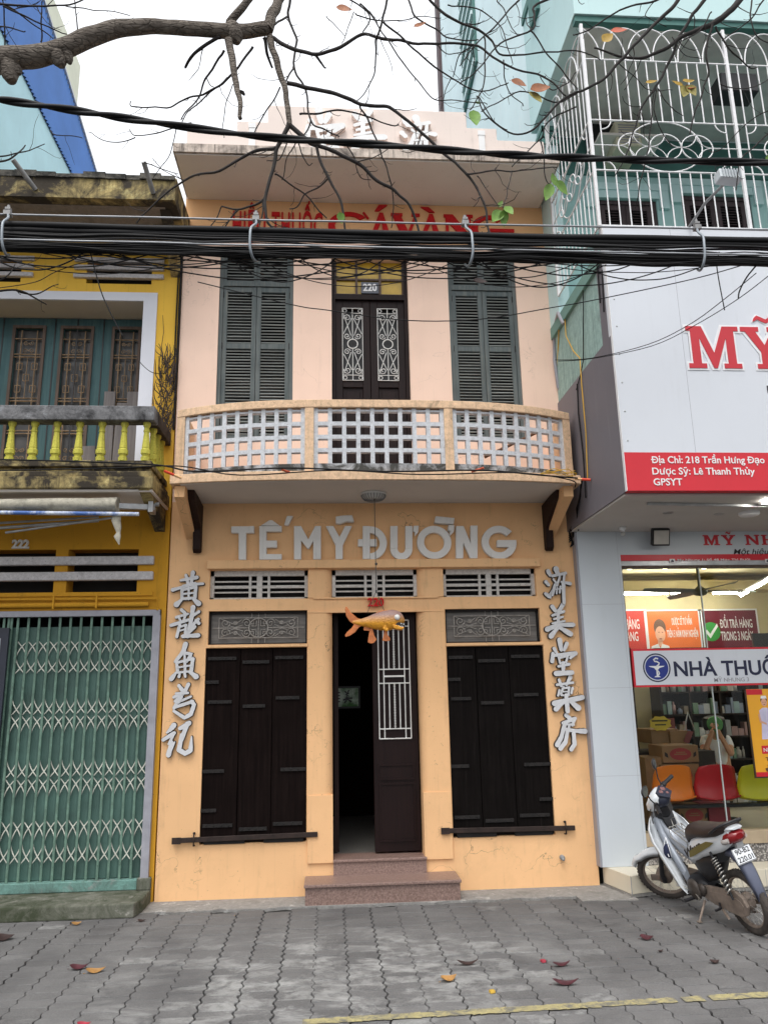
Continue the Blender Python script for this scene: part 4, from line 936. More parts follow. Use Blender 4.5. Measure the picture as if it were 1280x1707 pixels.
# teal boarded doors with rusty grilles
m = MB(); yd = 0.37
gr = [(-3.145, -2.875), (-2.675, -2.40), (-2.165, -1.93), (-3.62, -3.36), (-4.1, -3.85)]
gz = [(3.62, 5.32)]*5
holes = [(a, b, 3.70, 5.31) for a, b in gr]
m.wall(RC[0], RC[1]-.001, 3.58, 5.425, holes, yd, yd+0.05)
dr = m.build('teal_doors', M['teal'], lh)
m = MB()
for x in (-3.27, -3.01+.25, -2.54, -2.28): m.box(x-0.006, x+0.006, yd-0.006, yd-0.0005, 3.58, 5.42)
m.build('door_joint', M['black'], dr)
for i, (a, b) in enumerate(gr):
    fr = MB(); t = 0.028
    for (p0, p1, q0, q1) in ((a-t, a, 3.66, 5.34), (b, b+t, 3.66, 5.34), (a, b, 5.31, 5.34), (a, b, 3.66, 3.70)): fr.box(p0, p1, yd-0.018, yd-0.0005, q0, q1)
    fo = fr.build('grille_frame', M['brownframe'], lh)
    MB().box(a, b, yd+0.04, yd+0.049, 3.70, 5.31).build('dusty_pane', M['pane_old'], fo)
    g = MB(); y = yd+0.005; wd = b-a; cx = (a+b)/2
    def bar(x0, z0, x1, z1, r=0.0078): g.tube([(x0, y, z0), (x1, y, z1)], r, 5)
    for x in (a+wd*.22, b-wd*.22): bar(x, 3.72, x, 5.29)
    for z in (5.2, 5.03, 5.0, 4.56, 4.53, 4.22, 4.19, 3.86): bar(a, z, b, z)
    for (zc, sg_) in ((5.11, 1), (4.38, -1), (3.98, 1)):
        for sx in (-1, 1):
            for sz in (-1, 1): g.tube([Vector((cx+sx*p.x, p.y, zc+sz*p.z)) for p in spiral(wd*.11, 0.045, wd*.10, 1.3, math.pi, y, n=14)], 0.0045, 4)
    for (ux, uz) in ((-.3, 4.9), (.3, 4.9), (0, 4.78), (-.3, 4.66), (.3, 4.66)):
        c = cx+ux*wd*.9; s_ = wd*.10
        for q in ((-1, -1, 1, -1), (-1, 1, 1, 1), (-1, -1, -1, 1), (1, -1, 1, 1)): bar(c+q[0]*s_, uz+q[1]*s_*1.3, c+q[2]*s_, uz+q[3]*s_*1.3, .005)
        bar(c, uz-s_, c, uz+s_, .004)
    bar(cx, 4.56, cx, 5.0, 0.005)
    g.build('rusty_grille', M['rustgrille'], fo)
for (x, wd, z0, z1, rot) in ((-2.165, 0.11, 3.6, 4.62, 0), (-2.05, 0.10, 3.6, 4.5, .02), (-1.94, 0.11, 3.6, 4.62, 0), (-2.33, .14, 3.6, 4.05, -.03)):
    m = MB(); m.obox((x, yd-0.035, (z0+z1)/2), (wd/2, 0, -rot*.1), (0, 0.01, 0), (rot*.5, 0, (z1-z0)/2)); m.build('loose_plank', M['greyplank'], lh, bevel=0.003)
# vents: painted slats bridging dark openings
for (a, b) in upv:
    MB().box(a-.05, b+.05, 0.19, 0.199, 5.6, 5.92).build('vent_backing', M['dark'], lh)
    for z in (5.87, 5.785, 5.695): m = MB(); m.box(a-0.12, b+0.12, -0.03, 0.02, z-0.023, z+0.023); m.build('vent_slat', M['slatgrey'], lh, bevel=0.004)
for (a, b) in lov: MB().box(a-.04, b+.04, 0.19, 0.199, 2.55, 2.98).build('vent_backing', M['dark'], lh)
for z in (2.855, 2.715): m = MB(); m.box(-4.9, -1.575, -0.04, 0.02, z-0.040, z+0.036); m.build('vent_slat', M['slatgrey'], lh, bevel=0.006)
m = MB(); m.box(-4.9, -1.575, -0.015, -0.001, 2.535, 2.57); m.build('vent_sill', M['yellow_low'], lh)
# gate frame and lintel pipes
m = MB(); m.box(-5.0, -1.50, -0.03, 0.04, 2.355, 2.405); m.box(-1.555, -1.49, -0.045, 0.04, 0.19, 2.354); m.build('gate_frame', M['gateframe'], lh)
m = MB(); m.tube([(-5, -0.03, 2.455), (-1.6, -0.03, 2.455)], 0.022, 8); m.tube([(-5, -0.035, 2.515), (-1.53, -0.035, 2.505), (-1.52, -0.03, 2.40)], 0.010, 8)
for x in (-2.05, -2.9, -2.42): m.beam((x, -0.055, 2.42), (x, -0.055, 2.54), 0.016, 0.012)
m.build('lintel_pipe', M['yellow_low'], lh)
# eave: mouldy fascia over a grey soffit
m = MB(); m.prism3([(LXa, 0.0, 6.10), (LXa, -0.66, 6.055), (LXa, -0.74, 6.055), (LXa, -0.74, 6.26), (LXa, -0.70, 6.31), (LXa, 0.3, 6.36), (LXa, 9.2, 6.36), (LXa, 9.2, 6.2), (LXa, 0.3, 6.2)], (LXb+0.06-LXa, 0, 0)); m.build('eave', M['mould'], lh)
m = MB()
x = LXa
while x < LXb+.05:
    wd = rng.uniform(.08, .2); m.box(x, min(x+wd, LXb+.055), -0.755+rng.uniform(-.01, .01), -0.60, 6.255+rng.uniform(-.004, .004), 6.30+rng.uniform(-.012, .02)); x += wd+.002
m.build('coping', weathered('dark_coping', srgb(120, 116, 108), (0.03, 0.03, 0.028), 0.36, 0.56, 5.0, bump=0.6), lh)
MB().prism3([(LXa+.05, -0.005, 6.092), (LXa+.05, -0.63, 6.052), (LXa+.05, -0.63, 6.0545), (LXa+.05, -0.005, 6.098)], (LXb-LXa-.1, 0, 0)).build('eave_soffit', weathered('old_soffit', srgb(150, 142, 136), (0.1, 0.09, 0.085), 0.5, 0.8, 3.0), lh)
m = MB(); m.prism3([(LXb-.01, 0.0, 6.05), (LXb-.01, -0.60, 6.05), (LXb-.01, -0.18, 5.80), (LXb-.01, -0.0, 5.70)], (-0.09, 0, 0)); m.build('eave_bracket', M['mould'], lh)
# balcony
BX = -1.475
m = MB(); m.box(LXa, BX-.02, -0.66, 0, 3.545, 3.60); m.box(LXa, BX-.035, -0.62, -0.001, 3.50, 3.5445); m.box(LXa, BX-.01, -0.68, -0.002, 3.45, 3.4995)
m.build('balcony_ledge', M['mould'], lh, bevel=0.006)
m = MB(); m.box(LXa, BX+.01, -0.70, -0.003, 3.345, 3.4495); m.build('balcony_slab', M['mould'], lh, bevel=0.01, seg=2)
m = MB(); m.prism3([(BX-.02, -0.70, 3.344), (BX-.02, 0, 3.344), (BX-.02, 0, 3.12), (BX-.02, -0.3, 3.22)], (-.09, 0, 0)); m.build('balcony_bracket', M['mould'], lh)
MB().box(LXa, BX, -0.665, -0.001, 3.325, 3.344).build('balcony_soffit', M['soffit_up'], lh)
m = MB(); m.box(LXa, BX-.005, -0.70, -0.56, 3.945, 4.075); m.build('rail_cap', M['rail_top'], lh, bevel=0.006)
m = MB(); m.box(BX-.115, BX-.003, -0.559, 0.0, 3.945, 4.07); m.build('side_rail_cap', M['rail_side'], lh, bevel=0.006)
def baluster_mb(x, y, r_):
    m = MB(); s = 1.0
    for (z0, z1, a0, a1) in ((3.60, 3.632, .036, .038), (3.632, 3.64, .032, .032), (3.64, 3.662, .026, .036), (3.662, 3.70, .040, .040), (3.70, 3.715, .038, .028), (3.715, 3.86, .033, .021), (3.86, 3.875, .026, .026), (3.875, 3.905, .022, .022), (3.905, 3.92, .026, .030), (3.92, 3.946, .032, .032)):
        n = 8; rg = []
        for z, a in ((z0, a0), (z1, a1)):
            rg.append([Vector((x+a*math.cos(math.pi/8+2*math.pi*k/n)*1.02, y+a*math.sin(math.pi/8+2*math.pi*k/n), z)) for k in range(n)])
        m.loft(rg)
    return m
m0 = None
for k in range(14):
    x = -1.555-0.187*k; baluster_mb(x, -0.63, rng).build('baluster', M['baluster'], lh)
for k in range(3): baluster_mb(-1.535, -0.47+.17*k, rng).build('baluster', M['baluster'], lh)

# number 222 in raised figures
a, b = P(21, 914), P(51, 897)
nb = text_mb('222', .1, 0.02, (a.x, 0.0, a.z-.005), width=b.x-a.x, bold=0.04, height=.082)
tag(nb.build('house_number', M['letter']), 'raised grey figures 222 on the old ochre wall', 'house number')

# folding scissor gate
gate = thing('scissor_gate', 'closed green folding metal gate with cream scissor strips on the yellow house', 'gate', (-2.6, 0.02, 0.17))
gx = [-1.645-0.0905*k for k in range(13)]+[-2.785, -2.81, -2.85, -2.90, -2.95]+[-3.2-.0905*k for k in range(18)]
m = MB(); z0, z1 = 0.19, 2.27
for k in range(40):      # ribbed sheet behind the bars
    xa = -1.56-0.0905*k; xb = xa-0.0905
    m.add([(xa, 0.062, z0), (xa-.03, 0.05, z0), (xb+.012, 0.05, z0), (xb, 0.062, z0), (xa, 0.062, z1), (xa-.03, 0.05, z1), (xb+.012, 0.05, z1), (xb, 0.062, z1)], [(0, 4, 5, 1), (1, 5, 6, 2), (2, 6, 7, 3)])
m.build('gate_sheet', M['gategreen'], gate)
for x in gx:
    m = MB(); m.box(x-0.0095, x+0.0095, 0.006, 0.018, 0.17, 2.355)
    for z in (0.30, 0.75, 1.24, 1.75, 2.25): m.sphere((x, 0.006, z), 0.0045, 6, 4)
    m.build('gate_bar', M['gatebar'], gate)
for bi, (zt, zb2) in enumerate(((2.15, 1.865), (1.665, 1.36), (1.155, 0.84), (0.66, 0.32))):
    m = MB()
    for k in range(31):
        xr = -1.5545-0.0905*k; xl = xr-0.0905
        if -3.15 < xl < -2.76:
            if m.v: m.build('scissor_strips', M['gatestrip'], gate); m = MB()
            continue
        zm = (zt+zb2)/2
        for (za, zc, fl) in ((zt, zm, 0), (zm, zb2, 1)):
            for sx in (0, 1):
                pts = []
                bend = (1 if bi in (0, 3) else -1)*(1 if fl == 0 else -1)*0.18
                for q in range(7):
                    t = q/6; u = t+bend*math.sin(math.pi*t)
                    x = (xl+(xr-xl)*u) if sx == 0 else (xr-(xr-xl)*u)
                    pts.append(Vector((x, 0.0245+(0.004 if sx else 0), za+(zc-za)*t)))
                for q in range(6):
                    m.beam(pts[q], pts[q+1], 0.0085, 0.003, up=(0, 1, 0))
    m.build('scissor_strips', M['gatestrip'], gate)
m = MB(); m.box(-3.3, -2.785, -0.035, -0.006, 0.22, 2.26); ld = m.build('lead_panel', plain('blue_black_panel', (0.022, 0.026, 0.042), 0.45, var=.2), gate)
m = MB(); m.box(-2.87, -2.845, -0.04, -0.0355, 0.3, 2.17); m.build('handle_strip', M['gateframe'], ld)

# front step and painted sill
stp = thing('concrete_step', 'worn mossy concrete step below the green folding gate', 'step', (-3.2, -0.25, 0))
m = MB(); m.zprism([(LXa, 0.0), (LXa, -0.46), (-1.50, -0.46), (-1.468, -0.30), (-1.468, 0.0)], 0.0, 0.105); m.build('step_slab', M['conc_green'], stp, bevel=0.012, seg=2)
m = MB(); m.box(-5.0, -1.58, -0.03, 0.075, 0.1055, 0.185); m.build('green_sill', M['sillgreen'], stp, bevel=0.006)
m = MB(); m.box(-1.579, -1.468, -0.05, -0.0005, 0.1055, 0.20); m.box(-1.579, -1.4905, -0.0005, 0.075, 0.1055, 0.188); m.build('sill_end', M['conc_green'], stp, bevel=0.006)

# rolled awning under the balcony
aw = thing('rolled_awning', 'rolled pale canvas awning on its bracket above the green gate', 'awning', (-2.8, -0.6, 3.1))
m = MB(); m.smooth = True
prof_ = [(-0.60, 3.165), (-0.655, 3.165), (-0.70, 3.19), (-0.71, 3.23), (-0.66, 3.27), (-0.58, 3.285), (-0.52, 3.25), (-0.53, 3.19)]
rg = []
for k in range(15):
    x = -5.0+3.24*k/14; rg.append([Vector((x, y+rng.uniform(-.006, .006), z+rng.uniform(-.008, .008))) for y, z in prof_])
m.loft(rg); m.build('canvas_roll', M['canvas'], aw)
m = MB(); m.tube([(-5.0, -0.69, 3.175), P(232, 857, -0.69)], 0.017, 10); m.build('front_tube', M['bluetube'], aw)
m = MB(); m.beam((-1.83, -0.60, 3.22), (-1.50, -0.45, 3.24), 0.03, 0.045); m.box(-1.54, -1.50, -0.50, -0.38, 3.19, 3.33); m.tube([(-1.5, -.44, 3.27), (-1.46, -.44, 3.27)], .02, 8); m.build('wall_bracket', M['alu'], aw)
m = MB(); m.tube([P(165, 868, -0.45), P(0, 880, -0.45)], 0.013, 7); m.tube([P(195, 862, -0.5), P(10, 888, -0.5)], 0.010, 7); m.tube([P(165, 862, -0.4), P(0, 872, -0.4)], 0.010, 7); m.build('folding_arm', M['alu'], aw)
m = MB(); m.smooth = True
rg = []
for (px, py, hw) in ((195, 858, 7), (194, 868, 8), (197, 880, 6), (198, 888, 3.5), (196, 894, 6), (197, 900, 4), (199, 908, 0.8)):
    c = P(px, py, -0.66); k = (P(px+10, py, -0.66)-c).x/10
    rg.append([c+Vector((math.cos(t)*hw*k, math.sin(t)*hw*k*.5, 0)) for t in [2*math.pi*q/10 for q in range(10)]])
m.loft(rg); m.build('hanging_rag', M['canvas'], aw)

# stub pipes poking from the left eave
for (p0, p1, lab) in (((22, 266), (60, 316), 'slanting grey pipe stub on the left end of the mouldy yellow eave'), ((240, 270), (256, 322), 'slanting grey pipe stub on the yellow eave nearest the peach house')):
    a, b = P(*p0, -0.95), P(*p1, -0.74)
    tag(MB().tube([a, b], 0.022, 10).build('pipe_stub', M['pipegrey']), lab, 'pipe', 'pipe stubs on the yellow eave')

# dead twigs clinging to the corner of the yellow wall
tw = MB(); r2 = random.Random(5)
for k in range(58):
    x0 = -1.545+r2.uniform(-.055, .06); z0 = r2.uniform(3.95, 4.75)
    p = [Vector((x0, -0.03-r2.random()*.06, z0))]
    d = Vector((r2.uniform(-.4, .4), r2.uniform(-.2, .1), 1)).normalized()
    for q in range(6):
        d = (d+Vector((r2.uniform(-.5, .5), r2.uniform(-.25, .25), r2.uniform(-.1, .2)))).normalized(); n_ = p[-1]+d*r2.uniform(.03, .06)
        n_.x = max(-1.64, min(-1.45, n_.x)); n_.y = min(-0.012, n_.y); p.append(n_)
    tw.tube(p, [0.005]*4+[0.0035]*2+[0.002], 4)
for k in range(190):
    x0 = -1.545+r2.uniform(-.065, .07); z0 = r2.uniform(3.95, 4.85); a = Vector((x0, -0.05, z0)); d = Vector((r2.uniform(-1, 1), r2.uniform(-.5, .1), r2.uniform(-.6, .8))).normalized()
    tw.tube([a, a+d*r2.uniform(.02, .06)], [0.004, 0.0015], 4)
tw.tube([(-1.585, -.04, 4.75), (-1.60, -.04, 4.95), (-1.59, -.03, 5.1), (-1.61, -.02, 5.28)], [.004, .003, .003, .002], 4)
M['deadtwig'] = plain('dead_twig', (0.07, 0.05, 0.04), 0.9, var=.4, vscale=20)
tag(tw.build('dead_creeper', M['deadtwig']), 'dry brown dead creeper clinging to the corner between yellow and peach walls', 'creeper')
m = MB(); m.tube([(-1.452, -0.02, 6.05), (-1.452, -0.02, 5.0), (-1.455, -0.02, 4.1)], 0.012, 6); m.tube([(-1.475, -0.02, 6.05), (-1.478, -0.025, 5.2), (-1.475, -0.02, 4.5)], 0.008, 6)
tag(m.build('drain_pipe', M['cable']), 'thin dark pipes running down the joint between yellow and peach houses', 'pipe')

# ---------------------------------------------------------------- taller buildings behind on the left
def corr():
    t = NT('blue_corrugated_sheet'); c = srgb(92, 138, 206); n_ = t.noise(1.2, detail=4)
    t.l(t.mix(t.ramp(n_, .3, .7), k_(c, .9), k_(c, 1.08)), t.b.inputs['Base Color']); t.b.inputs['Roughness'].default_value = 0.5; return t.m
M['corr'] = corr()
bb = thing('blue_clad_building', 'pale cyan building with blue corrugated cladding rising behind the yellow house', 'building', (-7, 5, 0))
MB().box(-9.5, -5.7, 0.5, 11.2, 0.0, 13.08).build('wall', plaster('cyan_wall', srgb(196, 229, 236), amt=.3, streak=.3, dirt=(.4, .5, .5)), bb)
x0 = -5.66; ya, yb = 0.4, 11.15
def ztop(y): return 15.25-(y-6.0)*0.275
m = MB(); n = 420; vv = []; fs = []
for k in range(n+1):
    y = ya+(yb-ya)*k/n; x = x0+0.028*(abs((k % 4)-2)-1)
    vv += [(x, y, 13.06), (x, y, max(ztop(y), 13.07))]
    if k: fs.append((2*k-2, 2*k, 2*k+1, 2*k-1))
m.add(vv, fs); m.build('corrugated_cladding', M['corr'], bb)
m = MB(); m.prism3([(-5.70, ya, 13.085), (-5.70, yb, 13.085), (-5.70, yb, ztop(yb)-.03), (-5.70, ya, ztop(ya)-.03)], (-3.6, 0, 0)); m.build('roof', plain('roof_sheet', (0.3, 0.36, 0.45), .6), bb)
m = MB(); m.beam((-5.65, ya, ztop(ya)), (-5.65, yb, ztop(yb)), 0.09, 0.06); m.build('flashing', plain('pale_flashing', (0.6, 0.6, 0.62), .5), bb)
cb = thing('cream_building', 'cream rendered upper storey with a small window behind the blue corrugated cladding', 'building', (-8, 7, 0))
MB().box(-10, -6.5, 3.0, 10.6, 0.0, 17.95).build('wall', plaster('cream_wall', srgb(226, 226, 206), amt=.3, streak=.3), cb)
fr_ = MB().box(-6.499, -6.45, 7.9, 8.75, 16.3, 17.15).build('window', plain('window_frame_pale', (.5, .5, .46), .5), cb)
MB().box(-6.449, -6.44, 7.97, 8.68, 16.37, 17.08).build('pane', M['pane_old'], fr_)
# ---------------------------------------------------------------- pharmacy building on the right
RX = 2.27
ph = thing('pharmacy_building', 'tall pale mint building with caged balcony and pharmacy shop front below', 'pharmacy', (4.5, 0, 0))
RXE = 7.6
# tall rear block whose streaked flank rises over the peach house
m = MB(); m.box(2.335, RXE, 0.0, 6.2, 7.0, 20.0); m.build('flank_wall', M['mint_wall'], ph)
m = MB(); m.box(2.27, 2.333, 6.1, 6.35, 6.9, 20.0); m.build('corner_trim', plain('maroon_trim', (0.06, 0.03, 0.035), .6), ph)
m = MB(); m.box(2.30, 2.3345, 2.9, 4.0, 11.2, 14.0); fw = m.build('flank_window', M['mint_dark'], ph)
m = MB()
for k in range(9): m.box(2.27, 2.2995, 2.95, 3.95, 11.25+.3*k, 11.32+.3*k)
m.build('window_louvre', M['mint_wall'], fw)
# projecting top storey
m = MB(); m.box(2.19, RXE, -1.52, -0.001, 7.5, 9.6); m.build('overhang', M['mint'], ph)
m = MB(); m.box(2.17, 2.1895, -1.45, -0.001, 8.9, 9.0); m.box(2.15, 2.1895, -0.62, -0.35, 8.5, 9.6); m.build('overhang_trim', M['mint_dark'], ph)
MB().box(2.32, RXE, -1.42, -0.0015, 7.482, 7.499).build('overhang_soffit', M['balc_ceiling'], ph)
m = MB(); m.box(2.20, RXE, -1.50, -1.43, 7.44, 7.499); m.build('soffit_beam', M['mint_dark'], ph)
# balcony storey
wins = [(2.84, 3.50, 5.2, 6.72), (3.78, 4.55, 5.2, 6.80), (4.9, 5.6, 5.2, 6.8), (6.0, 6.8, 5.2, 6.8)]
m = MB(); m.wall(2.312, RXE, 3.15, 7.4995, wins, 0.001, 0.2); m.build('balcony_wall', plaster('balcony_wall_paint', srgb(172, 208, 206), amt=.4, streak=.2, dirt=(.2, .28, .28)), ph)
m = MB(); m.box(2.246, 2.36, -0.30, 0.0, 5.2, 7.48); m.build('corner_pier', M['mint'], ph)
m = MB()
for z in (7.12, 7.2, 7.28): m.box(2.20+.02*(7.3-z)*5, 2.38, -0.33, -0.301, z, z+.05); m.box(2.2, 2.2195, -0.33, 0, z, z+.05)
m.build('pier_moulding', M['mint_dark'], ph)
m = MB(); m.box(2.36, RXE, -0.02, 0.0, 7.0, 7.45); m.build('frieze', M['mint_dark'], ph)
for (a, b, z0, z1) in wins:
    m = MB(); m.box(a-.07, b+.07, -0.03, -0.0, z1, z1+.09); m.box(a-.12, b+.12, -0.045, 0.0, z1+.09, z1+.17); m.box(a-.12, a-.02, -0.04, 0, z1-.12, z1+.089); m.box(b+.02, b+.12, -.04, 0, z1-.12, z1+.089); m.build('window_hood', M['mint'], ph)
    fr = MB(); t = .045
    fr.box(a, a+t, 0.02, 0.12, z0, z1); fr.box(b-t, b, 0.02, .12, z0, z1); fr.box(a+t, b-t, .02, .12, z1-t, z1)
    fr.build('window_frame', M['brownshut'], ph)
    MB().box(a, b, 0.18, 0.19, z0, z1).build('window_backing', M['dark'], ph)
    c = (a+b)/2
    for (p, q) in ((a+t, c-.003), (c+.003, b-t)):
        m = MB(); s_ = .055
        m.box(p, p+s_, .035, .07, z0, z1-t); m.box(q-s_, q, .035, .07, z0, z1-t)
        zz = [z1-t-.03, z1-.62, z1-.72, z0+.05]
        for z in zz: m.box(p+s_, q-s_, .037, .068, z-.03, z+.03)
        m.box(p+s_, q-s_, .05, .06, z0+.08, z1-.75)
        lf = m.build('shutter_leaf', M['brownshut'], ph)
        l = MB(); louvre_panel(l, p+s_, q-s_, z1-.59, z1-t-.06, .054); l.build('louvres', M['brownshut'], lf)
# concrete balcony slab and parapet flank
m = MB(); m.box(RX, RXE, -1.44, 0.0, 3.15, 5.08); m.build('balcony_parapet', M['mint_old'], ph)
m = MB(); m.box(RX-.03, RXE, -1.43, -0.0, 5.081, 5.20); m.build('balcony_kerb', plaster('kerb_paint', srgb(118, 152, 144), amt=.6, streak=.3, dirt=(.1, .14, .13)), ph)
# sign box: grey cladding, white and red face
m = MB(); m.box(RX-.012, RX-.0005, -1.50, 0.0, 3.10, 4.40); m.box(RX-.010, RX-.0005, -1.50, -1.30, 4.40, 5.36); m.build('flank_cladding', M['signgrey'], ph)
MB().box(RX-.011, RXE, -1.5245, -1.445, 3.405, 5.36).build('sign_panel', M['signwhite'], ph)
MB().box(RX-.011, RXE, -1.5255, -1.445, 3.10, 3.4045).build('sign_red_band', M['signred'], ph)
m = MB(); m.box(RX-.014, RXE, -1.53, -1.44, 5.361, 5.375); m.box(RX-.016, RX-.0115, -1.53, -1.495, 3.10, 5.36); m.build('sign_edge', M['outline'], ph)
m = MB()
for x in (2.83, 4.05, 5.27, 6.5): m.box(x-.0012, x+.0012, -1.5252, -1.5246, 3.405, 5.36)
m.build('panel_seam', M['cladedge'], ph)
for k in range(8):
    m = MB(); m.lathe((RX+.03, -1.5246, 3.5+.24*k), [(0, .004), (.006, .003), (.008, 0)], axis=(0, -1, 0), seg=8); m.build('sign_screw', M['alu'], ph)
MB().box(RX, RXE, -1.44, 0.5, 3.082, 3.099).build('shop_soffit', M['ceilwhite'], ph)

# large red slab letters on the sign
SLAB = {
'M': [(800,626),(885,628),(946,752),(972,632),(1058,634),(1060,658),(1040,660),(1066,830),(1086,832),(1088,857),(1000,855),(999,831),(1021,829),(1000,700),(955,853),(938,853),(862,690),(882,825),(911,826),(912,851),(823,849),(822,824),(848,824),(824,655),(802,653)],
}
def slab_letters(m, word, x0, z0, h, y0, y1, gap=0.12, sx=1.0):
    x = x0
    def bx(a, b, c, d): m.box(x+a*h, x+b*h, y0, y1, z0+c*h, z0+d*h)
    def pr(q): m.prism([(x0+(x+a*h-x0)*sx, z0+b*h) for a, b in q], y0-.0004, y1)
    for ch in word:
        if ch == 'M':
            pr([(0,1),(.36,1),(.60,.36),(.84,1),(1.2,1),(1.2,.89),(1.09,.89),(1.09,.11),(1.2,.11),(1.2,0),(.80,0),(.80,.11),(.90,.11),(.90,.72),(.64,0),(.56,0),(.29,.72),(.29,.11),(.40,.11),(.40,0),(0,0),(0,.11),(.10,.11),(.10,.89),(0,.89)]); x += (1.2+gap)*h
        elif ch == 'Y':
            pr([(0,1),(.42,1),(.42,.89),(.34,.89),(.52,.56),(.70,.89),(.62,.89),(.62,1),(1.04,1),(1.04,.89),(.94,.89),(.62,.40),(.62,.11),(.74,.11),(.74,0),(.30,0),(.30,.11),(.42,.11),(.42,.40),(.10,.89),(0,.89)]); x += (1.04+gap)*h
        elif ch == 'N':
            pr([(0,1),(.30,1),(.80,.32),(.80,.89),(.70,.89),(.70,1),(1.06,1),(1.06,.89),(.96,.89),(.96,0),(.82,0),(.26,.74),(.26,.11),(.36,.11),(.36,0),(0,0),(0,.11),(.10,.11),(.10,.89),(0,.89)]); x += (1.06+gap)*h
        elif ch == 'H':
            pr([(0,1),(.40,1),(.40,.89),(.30,.89),(.30,.57),(.70,.57),(.70,.89),(.60,.89),(.60,1),(1,1),(1,.89),(.90,.89),(.90,.11),(1,.11),(1,0),(.60,0),(.60,.11),(.70,.11),(.70,.45),(.30,.45),(.30,.11),(.40,.11),(.40,0),(0,0),(0,.11),(.10,.11),(.10,.89),(0,.89)]); x += (1+gap)*h
        elif ch == ' ': x += .55*h
    return x
def tilde(m, cx, z, wd, h, y0, y1):
    up = [(-.5, -.3), (-.42, .1), (-.25, .4), (0, .2), (.25, -.05), (.42, .15), (.5, .45)]; lo = [(.5, .0), (.38, -.4), (.25, -.5), (0, -.3), (-.22, -.05), (-.40, -.25)]
    m.prism([(cx+a*wd, z+b*h) for a, b in up+lo], y0, y1)
SY = -1.5246
q0, q1 = P(900+800/3.221, 350+850/3.221, SY), P(900+800/3.221, 350+626/3.221, SY); hL = q1.z-q0.z
sl = thing('red_sign_lettering', 'big red slab serif letters on the large white pharmacy sign', 'sign lettering', (3.3, SY, 4.0))
for (y0, grow, mat, nm) in ((SY-.004, .016, 'outline', 'letter_outline'), (SY-.009, 0, 'signtextred', 'letters')):
    m = MB(); xq = q0.x
    if grow:    # a slightly fatter copy behind gives the white keyline
        for dx in (-grow, grow):
            for dz in (-grow, grow): slab_letters(m, 'MY', xq+dx, q0.z+dz, hL, y0-.0003*(dx > 0)-.0006*(dz > 0), SY-.0002, .06)
    else: slab_letters(m, 'MY', xq, q0.z, hL, y0, SY-.0002, .06)
    cx = xq+hL*1.26+hL*.52
    if grow: tilde(m, cx, q1.z+hL*.20, hL*.46, hL*.30, y0, SY-.0002)
    else: tilde(m, cx, q1.z+hL*.20, hL*.40, hL*.21, y0, SY-.0002)
    m.build(nm, M[mat], sl)
q = P(1279, 655, SY); m = MB(); m.box(q.x-.002, q.x+.04, SY-.004, SY-.0003, q.z, q.z+.06); m.box(q.x+.04, q.x+.16, SY-.004, SY-.0003, q.z, q.z+.012); m.build('black_strapline', M['textblack'], sl)
at_ = thing('address_lettering', 'three lines of white address text on the red band of the sign', 'sign lettering', (2.9, SY, 3.2))
for (s_, pa, pb, pt) in (('Địa Chỉ: 218 Trần Hưng Đạo', (1085, 772), (1274, 775), 0), ('Dược Sỹ: Lê Thanh Thủy', (1087, 791), (1258, 794), 0), ('GPSYT', (1089, 809), (1137, 809), 0)):
    a, b = P(*pa, -1.526), P(*pb, -1.526)
    text_mb(s_, .078, .004, (a.x, -1.5256, a.z), width=b.x-a.x, bold=.012).build('text_line', M['textwhite'], at_)

# shop front: cladding piers, header, glass
m = MB(); m.box(2.315, 2.715, -0.10, 0.1, 0.165, 3.0815); m.build('white_pier', M['cladwhite'], ph)
m = MB(); m.box(2.296, 2.3145, -0.095, 0.1, 0.165, 3.081); m.build('pier_edge', M['cladedge'], ph)
m = MB(); m.box(2.7155, RXE, -0.085, 0.1, 2.862, 3.0815); m.build('header_panel', M['cladwhite'], ph)
m = MB()
for z in (0.9, 1.65, 2.4): m.box(2.315, 2.715, -0.1006, -0.1, z, z+.002)
m.box(2.69, 2.6915, -0.1006, -.1, .17, 3.08); m.build('cladding_joint', M['cladedge'], ph)
MB().box(2.7155, RXE, -0.088, 0.0, 2.805, 2.8615).build('red_strip', M['signred'], ph)
m = MB(); m.box(2.7155, RXE, -0.075, 0.02, 2.762, 2.8045); m.build('header_rail', M['alu'], ph)
m = MB(); m.box(2.7155, RXE, -0.06, 0.02, 2.742, 2.7615); m.box(2.7155, 2.735, -0.06, 0.0, .44, 2.742); m.build('glass_frame', M['brownframe'], ph)
MB().box(2.7155, RXE, -0.045, -0.037, 0.42, 2.742).build('shop_glass', M['glass'], ph)
m = MB(); m.box(3.475, 3.483, -0.050, -0.034, 0.42, 2.74); m.build('glass_edge', plain('pale_glass_edge', (.5, .55, .55), .3), ph)
m = MB(); m.box(2.7155, RXE, -0.10, 0.05, 0.315, 0.42); m.build('sill_band', plain('tan_sill', srgb(176, 158, 132), .5), ph)
def terr():
    t = NT('terrazzo'); v = t.n('ShaderNodeTexVoronoi'); v.inputs['Scale'].default_value = 60; t.l(t.coord(), v.inputs['Vector']); t.l(t.mix(t.ramp(v.outputs['Distance'], .2, .6), srgb(190, 186, 180), srgb(96, 92, 90)), t.b.inputs['Base Color']); t.b.inputs['Roughness'].default_value = .5; return t.m
M['terrazzo'] = terr()
m = MB(); m.box(2.7155, RXE, -0.085, 0.05, 0.165, 0.3145); m.build('terrazzo_base', M['terrazzo'], ph)
stp2 = thing('tiled_step', 'cream tiled step at the foot of the white pharmacy pier', 'step', (4.5, -.25, 0))
ps = [(2.345, 0.0), (2.345, -0.05), (2.425, -0.44), (2.70, -0.36), (RXE, -0.36), (RXE, 0.0)]
